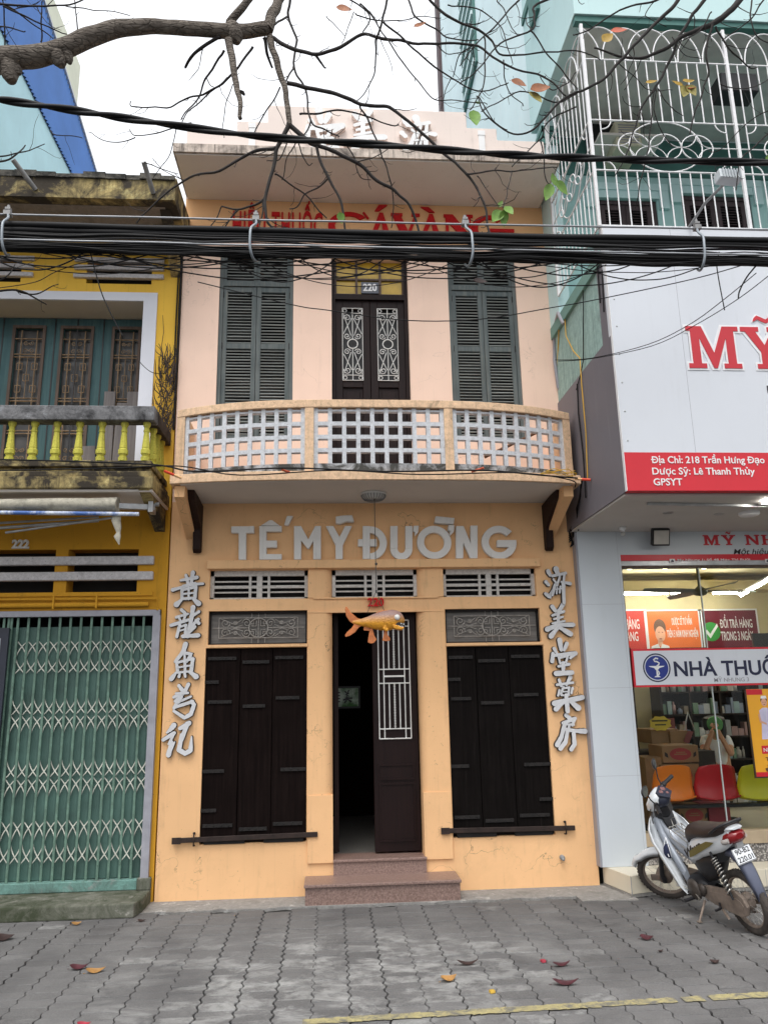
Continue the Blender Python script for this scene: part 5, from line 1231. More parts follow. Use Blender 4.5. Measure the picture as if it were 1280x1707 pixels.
m = MB(); m.zprism(ps, 0.025, 0.163); m.build('step_tiles', M['tile'], stp2, bevel=.004)
m = MB(); m.zprism([(a-(0.003 if a < 3 else 0), b*1.0+.004) for a, b in ps], 0.0, 0.024); m.build('step_plinth', M['conc'], stp2)
m = MB()
g0, g1 = Vector((2.425, -0.44, 0)), Vector((2.70, -0.36, 0))
m.tube([(2.425, -.4415, .026), (2.425, -.4415, .162)], .003, 4)
for x in (2.70, 3.0, 3.3, 3.6, 3.9): m.box(x-.0015, x+.0015, -.3615, -.36, .026, .162)
m.build('tile_joint', M['cladedge'], stp2)

# header lettering
hd = thing('header_lettering', 'small red pharmacy name with black strapline on the white header above the glass', 'sign lettering', (3.6, -0.09, 2.9))
a, b = P(1172, 909, -.085), P(1208, 892, -.085); m = MB(); hh = b.z-a.z
slab_letters(m, 'MY NH', a.x, a.z, hh, -.092, -.0852, .16, 1.36); m.build('red_name', M['signtextred'], hd); m = MB(); tilde(m, a.x+(hh*1.36+hh*.52)*1.36, b.z+hh*.22, hh*.5, hh*.3, -.092, -.0852); m.build('tone_mark', M['signtextred'], hd)
a = P(1222, 924, -.085); b = P(1300, 924, -.085)
text_mb('Một hiệu thuốc', .072, .003, (a.x, -.0852, a.z), width=P(1322, 924, -.085).x-a.x, bold=.010, height=None, shear=.25).build('strapline', M['textblack'], hd)
rl = thing('red_strip_lettering', 'tiny pale address on the thin red strip over the shop window', 'sign lettering', (3.3, -.09, 2.81))
a, b = P(1129, 937, -.088), P(1250, 937, -.088)
text_mb('My Nhung 1: Số 48 Mạc Thị Bưởi', .03, .001, (a.x, -.0882, a.z+.004), width=b.x-a.x, bold=.01, height=.032).build('address_text', M['textwhite'], rl)
for px in (1120, 1279):
    c = P(px, 935, -.088); m = MB(); m.box(c.x-.026, c.x+.026, -.0895, -.0882, c.z-.018, c.z+.018); m.build('icon_plate', M['textwhite'], rl)
    m = MB(); m.prism([(c.x-.014, c.z-.012), (c.x+.014, c.z-.012), (c.x+.014, c.z+.002), (c.x, c.z+.013), (c.x-.014, c.z+.002)], -.0902, -.0896); m.build('icon', M['navy'], rl)

# floodlight on the header, bulb socket, soffit fittings
fl = thing('floodlight', 'square black floodlight with pale lens on the white header', 'floodlight', (3.15, -.15, 2.95))
c = P(1100, 895, -0.22)
m = MB(); m.obox(c, (.085, 0, 0), (0, .02, .010), (0, -.022, .076)); m.build('housing', M['black'], fl, bevel=.006)
m = MB(); m.obox(c+Vector((0, -.0235, -.009)), (.070, 0, 0), (0, .002, .001), (0, -.0176, .061)); m.build('lens', plain('floodlight_lens', (.52, .5, .46), .3), fl)
m = MB(); m.tube([c+Vector((-.05, .02, .06)), c+Vector((-.05, .07, .12)), c+Vector((.05, .07, .12)), c+Vector((.05, .02, .06))], .006, 6); m.box(c.x-.02, c.x+.02, c.y+.06, -.085, c.z+.1, c.z+.13); m.build('bracket', M['black'], fl)
bz = thing('bulb_socket', 'white ceiling socket with bare bulb near the corner of the shop soffit', 'bulb socket', (2.62, -.1, 3.04))
c = G(1037, 880, 3.075); m = MB(); m.lathe((c.x, c.y, 3.082), [(0, 0), (.035, 0), (.03, -.02), (.018, -.03), (.018, -.045)], seg=14); m.build('socket', M['outline'], bz)
m = MB(); m.sphere((c.x, c.y, 3.02), .022, 10, 8); m.build('bulb', M['fixture'], bz)
M['tube'] = emit('lit_tube', (1.0, 0.95, 0.86), 42.0)
for (x0, x1, py, y_, lab) in ((1075, 1270, 842, None, 'thin dark lamp track along the shop soffit'),):
    a, b = G(1078, 840, 3.07), G(1300, 844, 3.07)
    tag(MB().beam(a, b, .022, .02).build('lamp_track', M['alu']), lab, 'lamp track')
lt = thing('tube_lamp', 'short lit tube lamp at the right end of the shop soffit', 'tube lamp', (3.9, -.8, 3.05))
a, b = G(1270, 838, 3.07), G(1360, 838, 3.07)
MB().beam(a+Vector((0, .03, .004)), b+Vector((0, .03, .004)), .05, .02).build('fitting', M['outline'], lt); MB().tube([a, b], .011, 8).build('lit_tube', M['tube'], lt); MB().tube([a+Vector((0, -.07, 0)), b+Vector((0, -.07, 0))], .011, 8).build('lit_tube', M['tube'], lt)
c = G(1248, 858, 3.06); m = MB(); m.lathe((c.x, c.y, 3.082), [(0, -.03), (.075, -.03), (.085, -.02), (.085, 0)], seg=24)
tag(m.build('ceiling_disc', M['outline']), 'round white surface light on the shop soffit', 'ceiling light')
for (px, py, lab) in ((1113, 855, 'recessed round downlight in the soffit left of the white disc'), (1198, 857, 'recessed round downlight in the soffit beside the white disc')):
    c = G(px, py, 3.08); m = MB(); m.lathe((c.x, c.y, 3.082), [(.028, -.002), (.04, -.006), (.046, 0)], seg=20); m.lathe((c.x, c.y, 3.0815), [(0, -.001), (.03, -.001)], seg=20)
    tag(m.build('downlight', M['alu']), lab, 'downlight', 'downlights in the shop soffit')

# pharmacy signboard on the glass
nb_ = thing('pharmacy_board', 'long white pharmacy signboard with red edge and round blue emblem on the glass', 'signboard', (3.6, -.09, 1.65))
a, b = P(1054, 1146, -.08), P(1054, 1082, -.08); bx0, bz0, bz1, bx1 = P(1054, 1114, -.08).x, a.z, b.z, 5.2
MB().box(bx0, bx1, -.08, -.0505, bz0, bz1).build('red_edge', M['signred'], nb_)
MB().box(bx0+.018, bx1-.018, -.083, -.0801, bz0+.018, bz1-.018).build('white_panel', M['signwhite'], nb_)
c = P(1094, 1113, -.083); cz = (c.x, c.z); R0_ = .128
m = MB(); m.ring(cz, R0_, R0_-.012, -.0845, -.0831, seg=48); m.build('emblem_rim', M['navy'], nb_)
m = MB(); m.ring(cz, R0_-.021, 0.0005, -.0842, -.0831, seg=48); em = m.build('emblem_disc', M['logoblue'], nb_)
m = MB(); y = -.0848
def lz(q): return [(cz[0]+u*R0_, y, cz[1]+v*R0_) for u, v in q]
m.tube(lz([(-.20,-.62),(-.04,-.58),(-.02,-.1)]), .004, 5)
m.prism([(cz[0]+u*R0_, cz[1]+v*R0_) for u, v in ((-.58, .12), (.58, .12), (.50, .06), (.2, -.02), (.06, -.16), (-.06, -.16), (-.2, -.02), (-.5, .06))], -.0850, -.0843)
m.prism([(cz[0]+u*R0_, cz[1]+v*R0_) for u, v in ((-.06, -.16), (.06, -.16), (.05, -.55), (.24, -.66), (-.24, -.66), (-.05, -.55))], -.0852, -.0843)
m.tube(lz([(-.02+.16*math.sin(k*.55)*(1 if k < 14 else .9), -.6+.085*k*.9) for k in range(8)]), .006, 5)
m.tube(lz([(.0, .1), (.15, .2), (.2, .32), (.05, .42), (-.12, .44), (-.18, .56), (-.02, .66), (.14, .62)]), .007, 6)
m.build('bowl_and_snake', M['textwhite'], em)
a, b = P(1124, 1127, -.083), P(1282, 1127, -.083)
text_mb('NHÀ THUỐC', .185, .003, (a.x, -.0832, a.z), width=(P(1318, 1127, -.083).x-a.x), bold=.02, height=None).build('lettering', M['navy'], nb_)
a, b = P(1190, 1137, -.083), P(1248, 1137, -.083)
text_mb('MỸ NHUNG 3', .05, .002, (a.x, -.0832, a.z+.002), width=b.x-a.x, bold=.005).build('small_lettering', M['cladedge'], nb_)

# yellow poster on the glass, printed with a nurse
ps_ = thing('yellow_poster', 'yellow poster printed with a nurse at the right end of the shop glass', 'poster', (4.0, -.09, .8))
a, b = P(1245, 1149, -.06), P(1263, 1297, -.06); px0, px1, pz0, pz1 = P(1246, 1200, -.06).x, 4.35, b.z, a.z
MB().box(px0, px1, -.066, -.0505, pz0, pz1).build('board', plain('poster_edge', (.05, .03, .02), .4), ps_)
MB().box(px0+.012, px1-.012, -.068, -.0661, pz0+.012, pz1).build('yellow_sheet', plain('poster_yellow', srgb(238, 170, 40), .4, var=.03), ps_)
for (x0, x1, z0, z1) in ((px0+.012, px0+.16, pz1-.05, pz1-.002), (px0+.09, px1-.03, pz0+.205, pz0+.275), (px0+.012, px1-.012, pz0+.012, pz0+.05)): MB().box(x0, x1, -.070, -.0681, z0, z1).build('red_panel', M['signred'], ps_)
text_mb('NHÂN NGÀY', .05, .001, (px0+.105, -.0702, pz0+.222), height=.042, bold=.015).build('white_words', M['textwhite'], ps_)
text_mb('Tiết kiệm', .05, .001, (px0+.115, -.0682, pz0+.135), height=.05, bold=.03).build('dark_words', plain('maroon_ink', (.12, .02, .015), .5), ps_)
text_mb('Ưu đãi lớn', .02, .001, (px0+.12, -.0682, pz0+.098), height=.014).build('fine_print', plain('maroon_ink_fine', (.12, .02, .015), .5), ps_)
cx, yy = px0+.165, -.0682
def blob(m, x, z, rx, rz, y=yy, n=18): m.prism([(x+rx*math.cos(2*math.pi*k/n), z+rz*math.sin(2*math.pi*k/n)) for k in range(n)], y-.0008, y)
skin = plain('printed_skin', srgb(222, 168, 140), .5); coat = plain('printed_uniform', srgb(206, 200, 226), .5)
m = MB(); m.prism([(cx-.055, pz1-.19), (cx-.02, pz1-.165), (cx+.02, pz1-.165), (cx+.055, pz1-.19), (cx+.045, pz1-.30), (cx+.06, pz1-.44), (cx-.06, pz1-.44), (cx-.045, pz1-.30)], yy-.0008, yy); m.build('printed_uniform', coat, ps_)
m = MB(); blob(m, cx, pz1-.118, .027, .036, yy-.0009); m.prism([(cx-.07, pz1-.22), (cx-.055, pz1-.22), (cx-.045, pz1-.28), (cx+.0, pz1-.30), (cx-.0, pz1-.315), (cx-.06, pz1-.295)], yy-.0018, yy-.0009); m.build('printed_skin', skin, ps_)
m = MB(); blob(m, cx, pz1-.10, .031, .034, yy); m.build('printed_hair', M['black'], ps_)
m = MB(); m.prism([(cx-.028, pz1-.085), (cx+.028, pz1-.085), (cx+.022, pz1-.06), (cx-.022, pz1-.06)], yy-.003, yy-.0019); m.build('printed_cap', M['outline'], ps_)
m = MB(); blob(m, cx-.010, pz1-.117, .004, .003, yy-.0018); blob(m, cx+.010, pz1-.117, .004, .003, yy-.0018); blob(m, cx, pz1-.138, .008, .003, yy-.0018); m.build('printed_features', plain('printed_ink', (.12, .03, .03), .5), ps_)
m = MB(); m.obox((cx-.03, -.0695, pz0+.075), (.03, 0, .01), (0, .0008, 0), (-.006, 0, .014)); m.build('printed_box', plain('printed_brown', (.12, .05, .02), .5), ps_)
# ---------------- interior
rm = thing('shop_interior', 'cream painted shop room with lit ceiling seen through the glass', 'room', (4.8, 1.6, .2))
ci = plain('cream_interior', srgb(206, 192, 150), .8, var=.05); RY = 3.3
m = MB(); m.box(2.72, 6.6, RY, RY+.1, .2, 3.2); m.box(2.60, 2.715, .1, RY, .2, 3.2); m.box(6.6, 6.7, .05, RY, .2, 3.2); m.build('room_walls', ci, rm)
m = MB(); m.box(2.72, 6.6, .1, RY, 3.15, 3.2); m.build('room_ceiling', plain('warm_ceiling', srgb(236, 222, 182), .8, var=.03), rm)
m = MB(); m.box(2.72, 6.6, .05, RY, .17, .2); m.build('room_floor', M['tile'], rm)
m = MB(); m.box(2.72, 6.6, RY-.35, RY-.001, 2.92, 3.05); m.build('cornice', ci, rm)
for (p0, p1, Y0, Y1, lab) in (((1037, 990), (1112, 989), 2.85, 2.85, 'lit tube on the back wall, left of the ceiling fan'), ((1118, 989), (1163, 989), 2.85, 2.85, 'lit tube on the back wall right behind the ceiling fan'), ((1188, 989), (1228, 988), 2.85, 2.85, 'lit tube on the back wall, right of the ceiling fan'), ((1234, 993), (1285, 964), 2.6, 1.5, 'lit tube slanting along the right side of the shop ceiling')):
    a, b = P(*p0, Y0), P(*p1, Y1)
    t_ = thing('tube_lamp', lab, 'tube lamp', (a+b)/2, 'lit tubes in the shop')
    MB().tube([a, b], .015, 8).build('lit_tube', M['tube'], t_)
    MB().beam(a+Vector((0, .03, .02)), b+Vector((0, .03, .02)), .06, .02).build('fitting', M['outline'], t_)
for (px, py, lab) in ((1052, 979, 'small lit downlight left of the fan hub'), (1112, 982, 'small lit downlight over the orange banner'), (1177, 979, 'small lit downlight right of the fan hub')):
    c = P(px, py, 2.5); t_ = thing('room_downlight', lab, 'downlight', c, 'lit downlights in the shop ceiling')
    m = MB(); m.lathe((c.x, c.y, 3.149), [(0, -.012), (.035, -.012), (.055, -.016), (.06, 0)], seg=16); m.build('rim', M['alu'], t_)
    m = MB(); m.lathe((c.x, c.y, 3.1365), [(0, -.001), (.034, -.001)], seg=16); m.build('lit_lens', emit('warm_lens', (1, .85, .55), 8), t_)
fn = thing('ceiling_fan', 'four bladed grey green ceiling fan inside the shop', 'fan', P(1165, 985, 1.6))
c = P(1166, 985, 1.6); fm = plain('fan_metal', srgb(112, 118, 108), .45)
m = MB(); m.lathe(c, [(0, -.06), (.06, -.05), (.085, -.02), (.085, .01), (.04, .04), (.018, .06), (.018, 3.15-c.z)], seg=18); m.build('hub', fm, fn)
for ang in (8, 95, 188, 275):
    t = R_(ang); d = Vector((math.cos(t), math.sin(t), 0)); s_ = Vector((-d.y, d.x, 0)); m = MB(); rg = []
    for u, wd in ((.06, .02), (.16, .045), (.35, .07), (.6, .055), (.72, .02)): rg.append([c+d*u+s_*wd+Vector((0, 0, .012)), c+d*u+s_*wd+Vector((0, 0, .02)), c+d*u-s_*wd+Vector((0, 0, -.008)), c+d*u-s_*wd+Vector((0, 0, -.016))])
    m.loft(rg); m.build('blade', fm, fn)
# banners on the back wall
YB = RY-.012
def banner(p0, p1, col, lab, xend=None):
    a, b = P(p0[0], p1[1], YB), P(p1[0], p0[1], YB)
    o = thing('wall_banner', lab, 'banner', ((a.x+b.x)/2, YB, a.z), 'printed banners on the back wall of the shop')
    MB().box(a.x, b.x, YB, YB+.01, a.z-.12, b.z).build('sheet', plain('banner_print', col, .4, var=.05), o)
    m = MB(); 
    for (x0, x1, z0, z1) in ((a.x-.02, a.x, a.z-.12, b.z+.02), (b.x, b.x+.02, a.z-.12, b.z+.02), (a.x, b.x, b.z, b.z+.02)): m.box(x0, x1, YB-.006, YB+.011, z0, z1)
    m.build('banner_frame', M['outline'], o); return o
def btxt(o, s_, p0, p1, hpx):
    a, b = P(*p0, YB), P(*p1, YB); text_mb(s_, .1, .002, (a.x, YB-.0003, a.z), width=b.x-a.x, height=hpx, bold=.012).build('banner_text', M['textwhite'], o)
o = banner((1028, 1018), (1074, 1078), srgb(206, 60, 44), 'red banner cut off by the left side of the shop window'); btxt(o, 'HÀNG', (1042, 1049), (1066, 1049), .17); btxt(o, 'ĂNG', (1044, 1069), (1064, 1069), .17)
o = banner((1080, 1018), (1166, 1078), srgb(226, 112, 40), 'orange banner printed with a smiling woman on the back wall'); btxt(o, 'DƯỢC SĨ TƯ VẤN', (1120, 1045), (1153, 1043), .17); btxt(o, 'TRÊN 5 NĂM KINH NGHIỆM', (1112, 1066), (1164, 1066), .16)
c = P(1098, 1060, YB); y_ = YB-.0003
def ell(m, px, py, rx, rz, y): 
    q = P(px, py, YB); m.prism([(q.x+rx*math.cos(2*math.pi*k/20), q.z+rz*math.sin(2*math.pi*k/20)) for k in range(20)], y-.0006, y)
m = MB(); ell(m, 1099, 1046, .085, .115, y_); m.build('printed_hair', plain('brown_hair', (.16, .08, .045), .5), o)
m = MB(); ell(m, 1100, 1057, .070, .105, y_-.0007); q = P(1100, 1070, YB); m.box(q.x-.035, q.x+.035, y_-.0013, y_-.0007, q.z-.06, q.z+.02); m.build('printed_face', plain('printed_face', srgb(226, 172, 142), .5), o)
m = MB(); q = P(1100, 1077, YB); m.prism([(q.x-.16, q.z-.12), (q.x-.12, q.z+.0), (q.x-.03, q.z+.03), (q.x, q.z-.03), (q.x+.03, q.z+.03), (q.x+.12, q.z), (q.x+.16, q.z-.12)], y_-.002, y_-.0014); m.build('printed_coat', M['outline'], o)
m = MB(); ell(m, 1097.5, 1054, .010, .006, y_-.0014); ell(m, 1103.5, 1054, .010, .006, y_-.0014); ell(m, 1100.5, 1065, .022, .008, y_-.0014); m.build('printed_features', plain('printed_ink_red', (.25, .04, .04), .5), o)
o = banner((1171, 1017), (1258, 1078), srgb(110, 34, 50), 'dark maroon banner with green tick on the back wall'); btxt(o, 'ĐỔI TRẢ HÀNG', (1200, 1047), (1254, 1048), .185); btxt(o, 'TRONG 3 NGÀY', (1202, 1068), (1256, 1068), .155)
m = MB(); ell(m, 1185, 1053, .13, .13, y_); m.build('green_disc', plain('tick_green', srgb(60, 150, 70), .5), o)
m = MB(); q = P(1185, 1053, YB); m.prism([(q.x-.09, q.z), (q.x-.06, q.z+.03), (q.x-.02, q.z-.03), (q.x+.09, q.z+.11), (q.x+.1, q.z+.07), (q.x-.02, q.z-.09)], y_-.002, y_-.001); m.build('tick', M['outline'], o)
# shelving with packages
shw = woodmat('shelf_wood', (.02, .012, .009), (.035, .02, .015), rough=.5)
pk = [plain('carton_'+n_, c_, .5, var=.1) for n_, c_ in (('white', (.55, .55, .54)), ('grey', (.36, .37, .38)), ('pink', (.42, .26, .25)), ('aqua', (.30, .42, .43)), ('tan', (.36, .28, .2)), ('pale', (.5, .46, .42)), ('bluish', (.28, .32, .42)), ('green', (.16, .26, .18)))]
def shelf(x0, x1, y0, z0, z1, rows, lab, seed, cols=3):
    r_ = random.Random(seed); o = thing('medicine_shelf', lab, 'shelf', ((x0+x1)/2, y0, z0), 'dark shelves of medicine boxes')
    m = MB(); d = .30; m.box(x0, x0+.03, y0, y0+d, z0, z1); m.box(x1-.03, x1, y0, y0+d, z0, z1); m.box(x0+.03, x1-.03, y0+d-.01, y0+d, z0, z1)
    for k in range(rows+1): z = z0+(z1-z0-.02)*k/rows; m.box(x0+.03, x1-.03, y0+.001, y0+d-.01, z, z+.02)
    for k in range(1, cols): x = x0+(x1-x0)*k/cols; m.box(x-.012, x+.012, y0+.002, y0+d-.01, z0+.02, z1-.02)
    m.build('shelf_frame', shw, o)
    for k in range(rows):
        z = z0+(z1-z0-.02)*k/rows+.0205; H_ = (z1-z0)/rows-.05; x = x0+.05
        while x < x1-.08:
            wd = r_.uniform(.03, .09); h_ = r_.uniform(.35, .85)*H_
            if x+wd > x1-.04: break
            nm = r_.choice(['medicine_box', 'medicine_box', 'medicine_box', 'bottle'])
            if r_.random() < .95:
                m = MB()
                if nm == 'bottle': m.lathe((x+wd/2, y0+.08, z), [(0, 0), (wd*.42, 0), (wd*.42, h_*.6), (wd*.18, h_*.72), (wd*.2, h_*.9), (0, h_*.9)], seg=8)
                else: m.box(x, x+wd*.95, y0+.03+r_.uniform(0, .03), y0+.15, z, z+h_)
                PKG.append((m, nm, r_.choice(pk), lab))
            x += wd+.004
PKG = []
shelf(3.05, 3.75, 2.5, .2, 2.15, 7, 'dark shelf of small bottles and boxes left of the shop counter', 4, 2)
shelf(4.02+.15, 5.35, 2.75, .2, 2.15, 7, 'wide dark shelf of boxes behind the seated person', 9, 3)
shelf(5.45, 6.5, 2.75, .2, 2.15, 7, 'dark shelf of boxes at the far right of the shop', 14, 3)
gl_ = {'medicine_box': ('small medicine box standing on a dark shop shelf', 'medicine box', 'medicine boxes on the shop shelves'), 'bottle': ('small medicine bottle standing on a dark shop shelf', 'bottle', 'bottles on the shop shelves')}
for m, nm, mt, lab in PKG[:295]:
    o = m.build(nm, mt); tag(o, *gl_[nm])
# counter, cartons, yellow card
card = plain('cardboard', srgb(150, 118, 84), .8, var=.1); red_ = plain('carton_red_oval', (.35, .04, .045), .6)
def carton(px0, px1, py0, py1, Y, d, lab, oval=True, mat=None):
    a, b = P(px0, py1, Y), P(px1, py0, Y); o = thing('cardboard_carton', lab, 'carton', ((a.x+b.x)/2, Y, a.z))
    m = MB(); m.box(a.x, b.x, Y, Y+d, a.z, b.z); m.build('carton_box', mat or card, o, bevel=.004)
    if oval:
        m = MB(); cx_, cz_ = (a.x+b.x)/2, (a.z+b.z)/2; rx = (b.x-a.x)*.30; rz = (b.z-a.z)*.36
        m.prism([(cx_+rx*math.cos(2*math.pi*k/24), cz_+rz*math.sin(2*math.pi*k/24)) for k in range(24)], Y-.0015, Y-.0003); ov = m.build('red_oval', red_, o)
        m = MB()
        for k in range(0): m.obox((cx_+rx*(-.5+.33*k), Y-.002, cz_), (rx*.1, 0, rz*.1), (0, .0004, 0), (-rx*.04, 0, rz*.35))
        m.box(cx_-rx*.6, cx_+rx*.6, Y-.0025, Y-.0016, cz_-rz*.12, cz_+rz*.06); m.box(cx_-rx*.4, cx_+rx*.45, Y-.0025, Y-.0016, cz_+rz*.2, cz_+rz*.36); m.build('printed_mark', card, ov)
        m = MB()
        for s_ in (-1, 1): m.prism([(cx_+s_*rx*1.15, cz_-rz*.6), (cx_+s_*rx*1.45, cz_-rz*.3), (cx_+s_*rx*1.45, cz_+rz*.4), (cx_+s_*rx*1.2, cz_+rz*.1)], Y-.0015, Y-.0003)
        m.build('printed_bottle', M['black'], o)
    return o
ct = MB(); a, b = P(1065, 1400, 1.35), P(1170, 1252, 1.35)
m = MB(); m.box(3.02, 4.12, 1.35, 1.9, .2, .98); tag(m.build('shop_counter', shw), 'dark wooden counter behind the stacked cartons', 'counter')
carton(1105, 1162, 1242, 1272, .88, .35, 'cardboard carton with red oval on top of the stack behind the orange seat')
carton(1104, 1164, 1273, 1312, .88, .35, 'cardboard carton with red oval, middle of the stack behind the seats')
carton(1133, 1180, 1343, 1375, .86, .3, 'cardboard carton with red oval under the red seat')
o = carton(1179, 1215, 1340, 1374, .86, .3, 'red carton printed with white patches under the red seat', False, plain('red_carton', (.28, .03, .05), .6))
carton(1084, 1104, 1262, 1376, .92, .3, 'tan carton standing at the left behind the orange seat', False)
carton(1086, 1128, 1215, 1240, 1.35, .4, 'open brown carton on the counter below the yellow card', False)
o = thing('box_flap_carton', 'open carton with raised flaps beside the seated person', 'carton', P(1125, 1240, 1.3))
a, b = P(1118, 1240, 1.3), P(1146, 1218, 1.3); m = MB(); m.box(a.x, b.x, 1.3, 1.6, a.z, b.z); m.build('carton_box', card, o)
m = MB(); m.prism3([(b.x, 1.3, b.z), (b.x-.08, 1.26, a.z+.02), (b.x-.02, 1.26, a.z), (b.x+.06, 1.3, b.z-.01)], (0, .006, 0)); m.prism3([(a.x, 1.6, b.z), (b.x, 1.6, b.z), (b.x+.02, 1.66, b.z+.12), (a.x+.02, 1.66, b.z+.12)], (0, .006, 0)); m.build('flap', plain('red_flap', (.2, .05, .05), .7), o)
a, b = P(1082, 1222, 1.3), P(1118, 1190, 1.3); m = MB()
n = 16; pts = []
for k in range(n): t = 2*math.pi*k/n; rr_ = 1 if k % 2 else .84; pts.append(((a.x+b.x)/2+(b.x-a.x)/2*rr_*math.cos(t), (a.z+b.z)/2+(b.z-a.z)/2*rr_*math.sin(t)*.85))
yc_ = thing('yellow_card', 'yellow star edged price card on the shop counter', 'price card', ((a.x+b.x)/2, 1.3, a.z)); m.prism(pts, 1.3, 1.306); m.build('card', plain('yellow_card', srgb(226, 200, 70), .5), yc_)
m = MB()
m.box((a.x+b.x)/2-.09, (a.x+b.x)/2+.08, 1.297, 1.2995, (a.z+b.z)/2+.02, (a.z+b.z)/2+.035); m.box((a.x+b.x)/2-.06, (a.x+b.x)/2+.06, 1.297, 1.2995, (a.z+b.z)/2-.02, (a.z+b.z)/2-.008)
m.build('ink_marks', M['textblack'], yc_)
# row of plastic seats on a beam
def seat(px0, px1, py0, py1, col, lab):
    a, b = P(px0, py1, .42), P(px1, py0, .42); o = thing('plastic_seat', lab, 'seat', ((a.x+b.x)/2, .6, a.z), 'plastic bucket seats on a beam')
    cx_, hw, z0, z1 = (a.x+b.x)/2, (b.x-a.x)/2, a.z, b.z; mt = plain('seat_plastic', col, .35, var=.05, vscale=3); H_ = z1-z0
    m = MB(); m.smooth = True; rg = []
    for t, wf, dy in ((0, .92, .02), (.12, 1.0, .03), (.35, .98, .05), (.7, .92, .02), (.9, .86, 0), (.97, .80, -.005), (1, .70, -.01)):
        row = []
        for k in range(13): u = -1+k/6; row.append(Vector((cx_+u*hw*wf, .42+dy-.05*(1-u*u)+.05, z0+H_*t-(.02*u*u if t > .8 else 0))))
        rg.append(row+[v+Vector((0, .012, 0)) for v in row[::-1]])
    m.loft(rg); m.build('backrest', mt, o)
    m = MB(); m.smooth = True; rg = []
    for t, wf, dz in ((0, .95, 0.0), (.15, 1.0, -.02), (.7, 1.0, -.01), (1, .93, -.03)):
        row = [Vector((cx_+u*hw*wf, .44+.36*t, z0+dz+.03*u*u)) for u in [-1+k/5 for k in range(11)]]; rg.append(row+[v+Vector((0, 0, -.012)) for v in row[::-1]])
    m.loft(rg); m.build('seat_pan', mt, o)
    m = MB()
    for z in (.35, .42): m.box(cx_-hw*.5, cx_+hw*.5, .415, .419, z0+H_*z, z0+H_*z+.004)
    return o
seat(1095, 1158, 1274, 1334, srgb(236, 124, 30), 'orange plastic seat in the shop behind the motorbike')
seat(1166, 1232, 1273, 1333, srgb(186, 22, 34), 'red plastic seat between the orange and yellow seats')
seat(1239, 1306, 1272, 1332, srgb(222, 214, 30), 'lime yellow plastic seat below the yellow poster')
bm_ = thing('seat_beam', 'black steel beam and legs carrying the row of plastic seats', 'seat beam', (3.7, .6, .2))
z_ = P(1160, 1342, .5).z; m = MB(); m.box(3.1, 5.0, .55, .62, z_-.035, z_-.005); m.build('beam', M['black'], bm_)
for x in (3.25, 4.7): m = MB(); m.box(x-.02, x+.02, .56, .61, .2, z_-.036); m.box(x-.02, x+.02, .40, .8, .2, .225); m.build('leg', M['black'], bm_)
# seated person with a green fan held to the face
pc_ = P(1183, 1222, 1.75); 
pr = thing('person', 'person in a white top seated in the shop, holding a green fan to the face', 'person', (pc_.x, 1.75, .2))
def skinmesh(name, verts, edges, radii, mat, parent, root=0, sub=2, world=None):
    me = bpy.data.meshes.new(name); off = Vector(parent.location) if parent else Vector((0, 0, 0))
    me.from_pydata([tuple(Vector(v)-off) for v in verts], edges, []); o = bpy.data.objects.new(name, me); COL.objects.link(o)
    md = o.modifiers.new('skin', 'SKIN'); 
    for i, r in enumerate(radii):
        me.skin_vertices[0].data[i].radius = (r, r) if not isinstance(r, tuple) else r; me.skin_vertices[0].data[i].use_root = (i == root)
    s_ = o.modifiers.new('sub', 'SUBSURF'); s_.levels = s_.render_levels = sub
    bpy.context.view_layer.update(); dg = bpy.context.evaluated_depsgraph_get()
    m2 = bpy.data.meshes.new_from_object(o.evaluated_get(dg)); o.modifiers.clear(); o.data = m2; bpy.data.meshes.remove(me)
    m2.materials.clear(); m2.materials.append(mat)
    for p in m2.polygons: p.use_smooth = True
    o.parent = parent; return o
k = (P(1190, 1222, 1.75)-P(1180, 1222, 1.75)).length/10
hd_ = P(1189, 1203, 1.72); ns = lambda dx, dy, dz: hd_+Vector((.89*dx+.45*dy, -.45*dx+.89*dy, dz))
S_ = .85
V_ = [ns(.0, .06, -.62*S_), ns(0, .06, -.42*S_), ns(0, .05, -.25*S_), ns(0, .02, -.15*S_), ns(0, .0, -.02), ns(0, -.005, .07*S_),
      ns(-.15*S_, .04, -.23*S_), ns(-.17*S_, -.08, -.42*S_), ns(-.05*S_, -.17, -.16*S_), ns(-.02, -.19, -.09*S_),
      ns(.15*S_, .04, -.23*S_), ns(.17*S_, -.08, -.42*S_), ns(.06*S_, -.17, -.16*S_), ns(.03, -.19, -.09*S_),
      ns(-.09*S_, .02, -.66*S_), ns(-.1*S_, -.34, -.62*S_), ns(-.1*S_, -.36, -.95*S_), ns(.09*S_, .02, -.66*S_), ns(.1*S_, -.34, -.62*S_), ns(.1*S_, -.36, -.95*S_)]
E_ = [(0,1),(1,2),(2,3),(3,4),(4,5),(2,6),(6,7),(7,8),(8,9),(2,10),(10,11),(11,12),(12,13),(0,14),(14,15),(15,16),(0,17),(17,18),(18,19)]
Rr = [.13*S_,.12*S_,.10*S_,.05*S_,.085*S_,.075*S_,.055*S_,.042*S_,.03*S_,.03*S_,.055*S_,.042*S_,.03*S_,.03*S_,.085*S_,.06*S_,.04*S_,.085*S_,.06*S_,.04*S_]
sk_ = plain('skin', srgb(206, 158, 130), .6)
skinmesh('body', V_, E_, Rr, sk_, pr)
V2 = [ns(0, .06, -.60*S_), ns(0, .06, -.42*S_), ns(0, .05, -.25*S_), ns(0, .03, -.185*S_), ns(-.14*S_, .04, -.235*S_), ns(-.165*S_, -.02, -.34*S_), ns(.14*S_, .04, -.235*S_), ns(.165*S_, -.02, -.34*S_)]
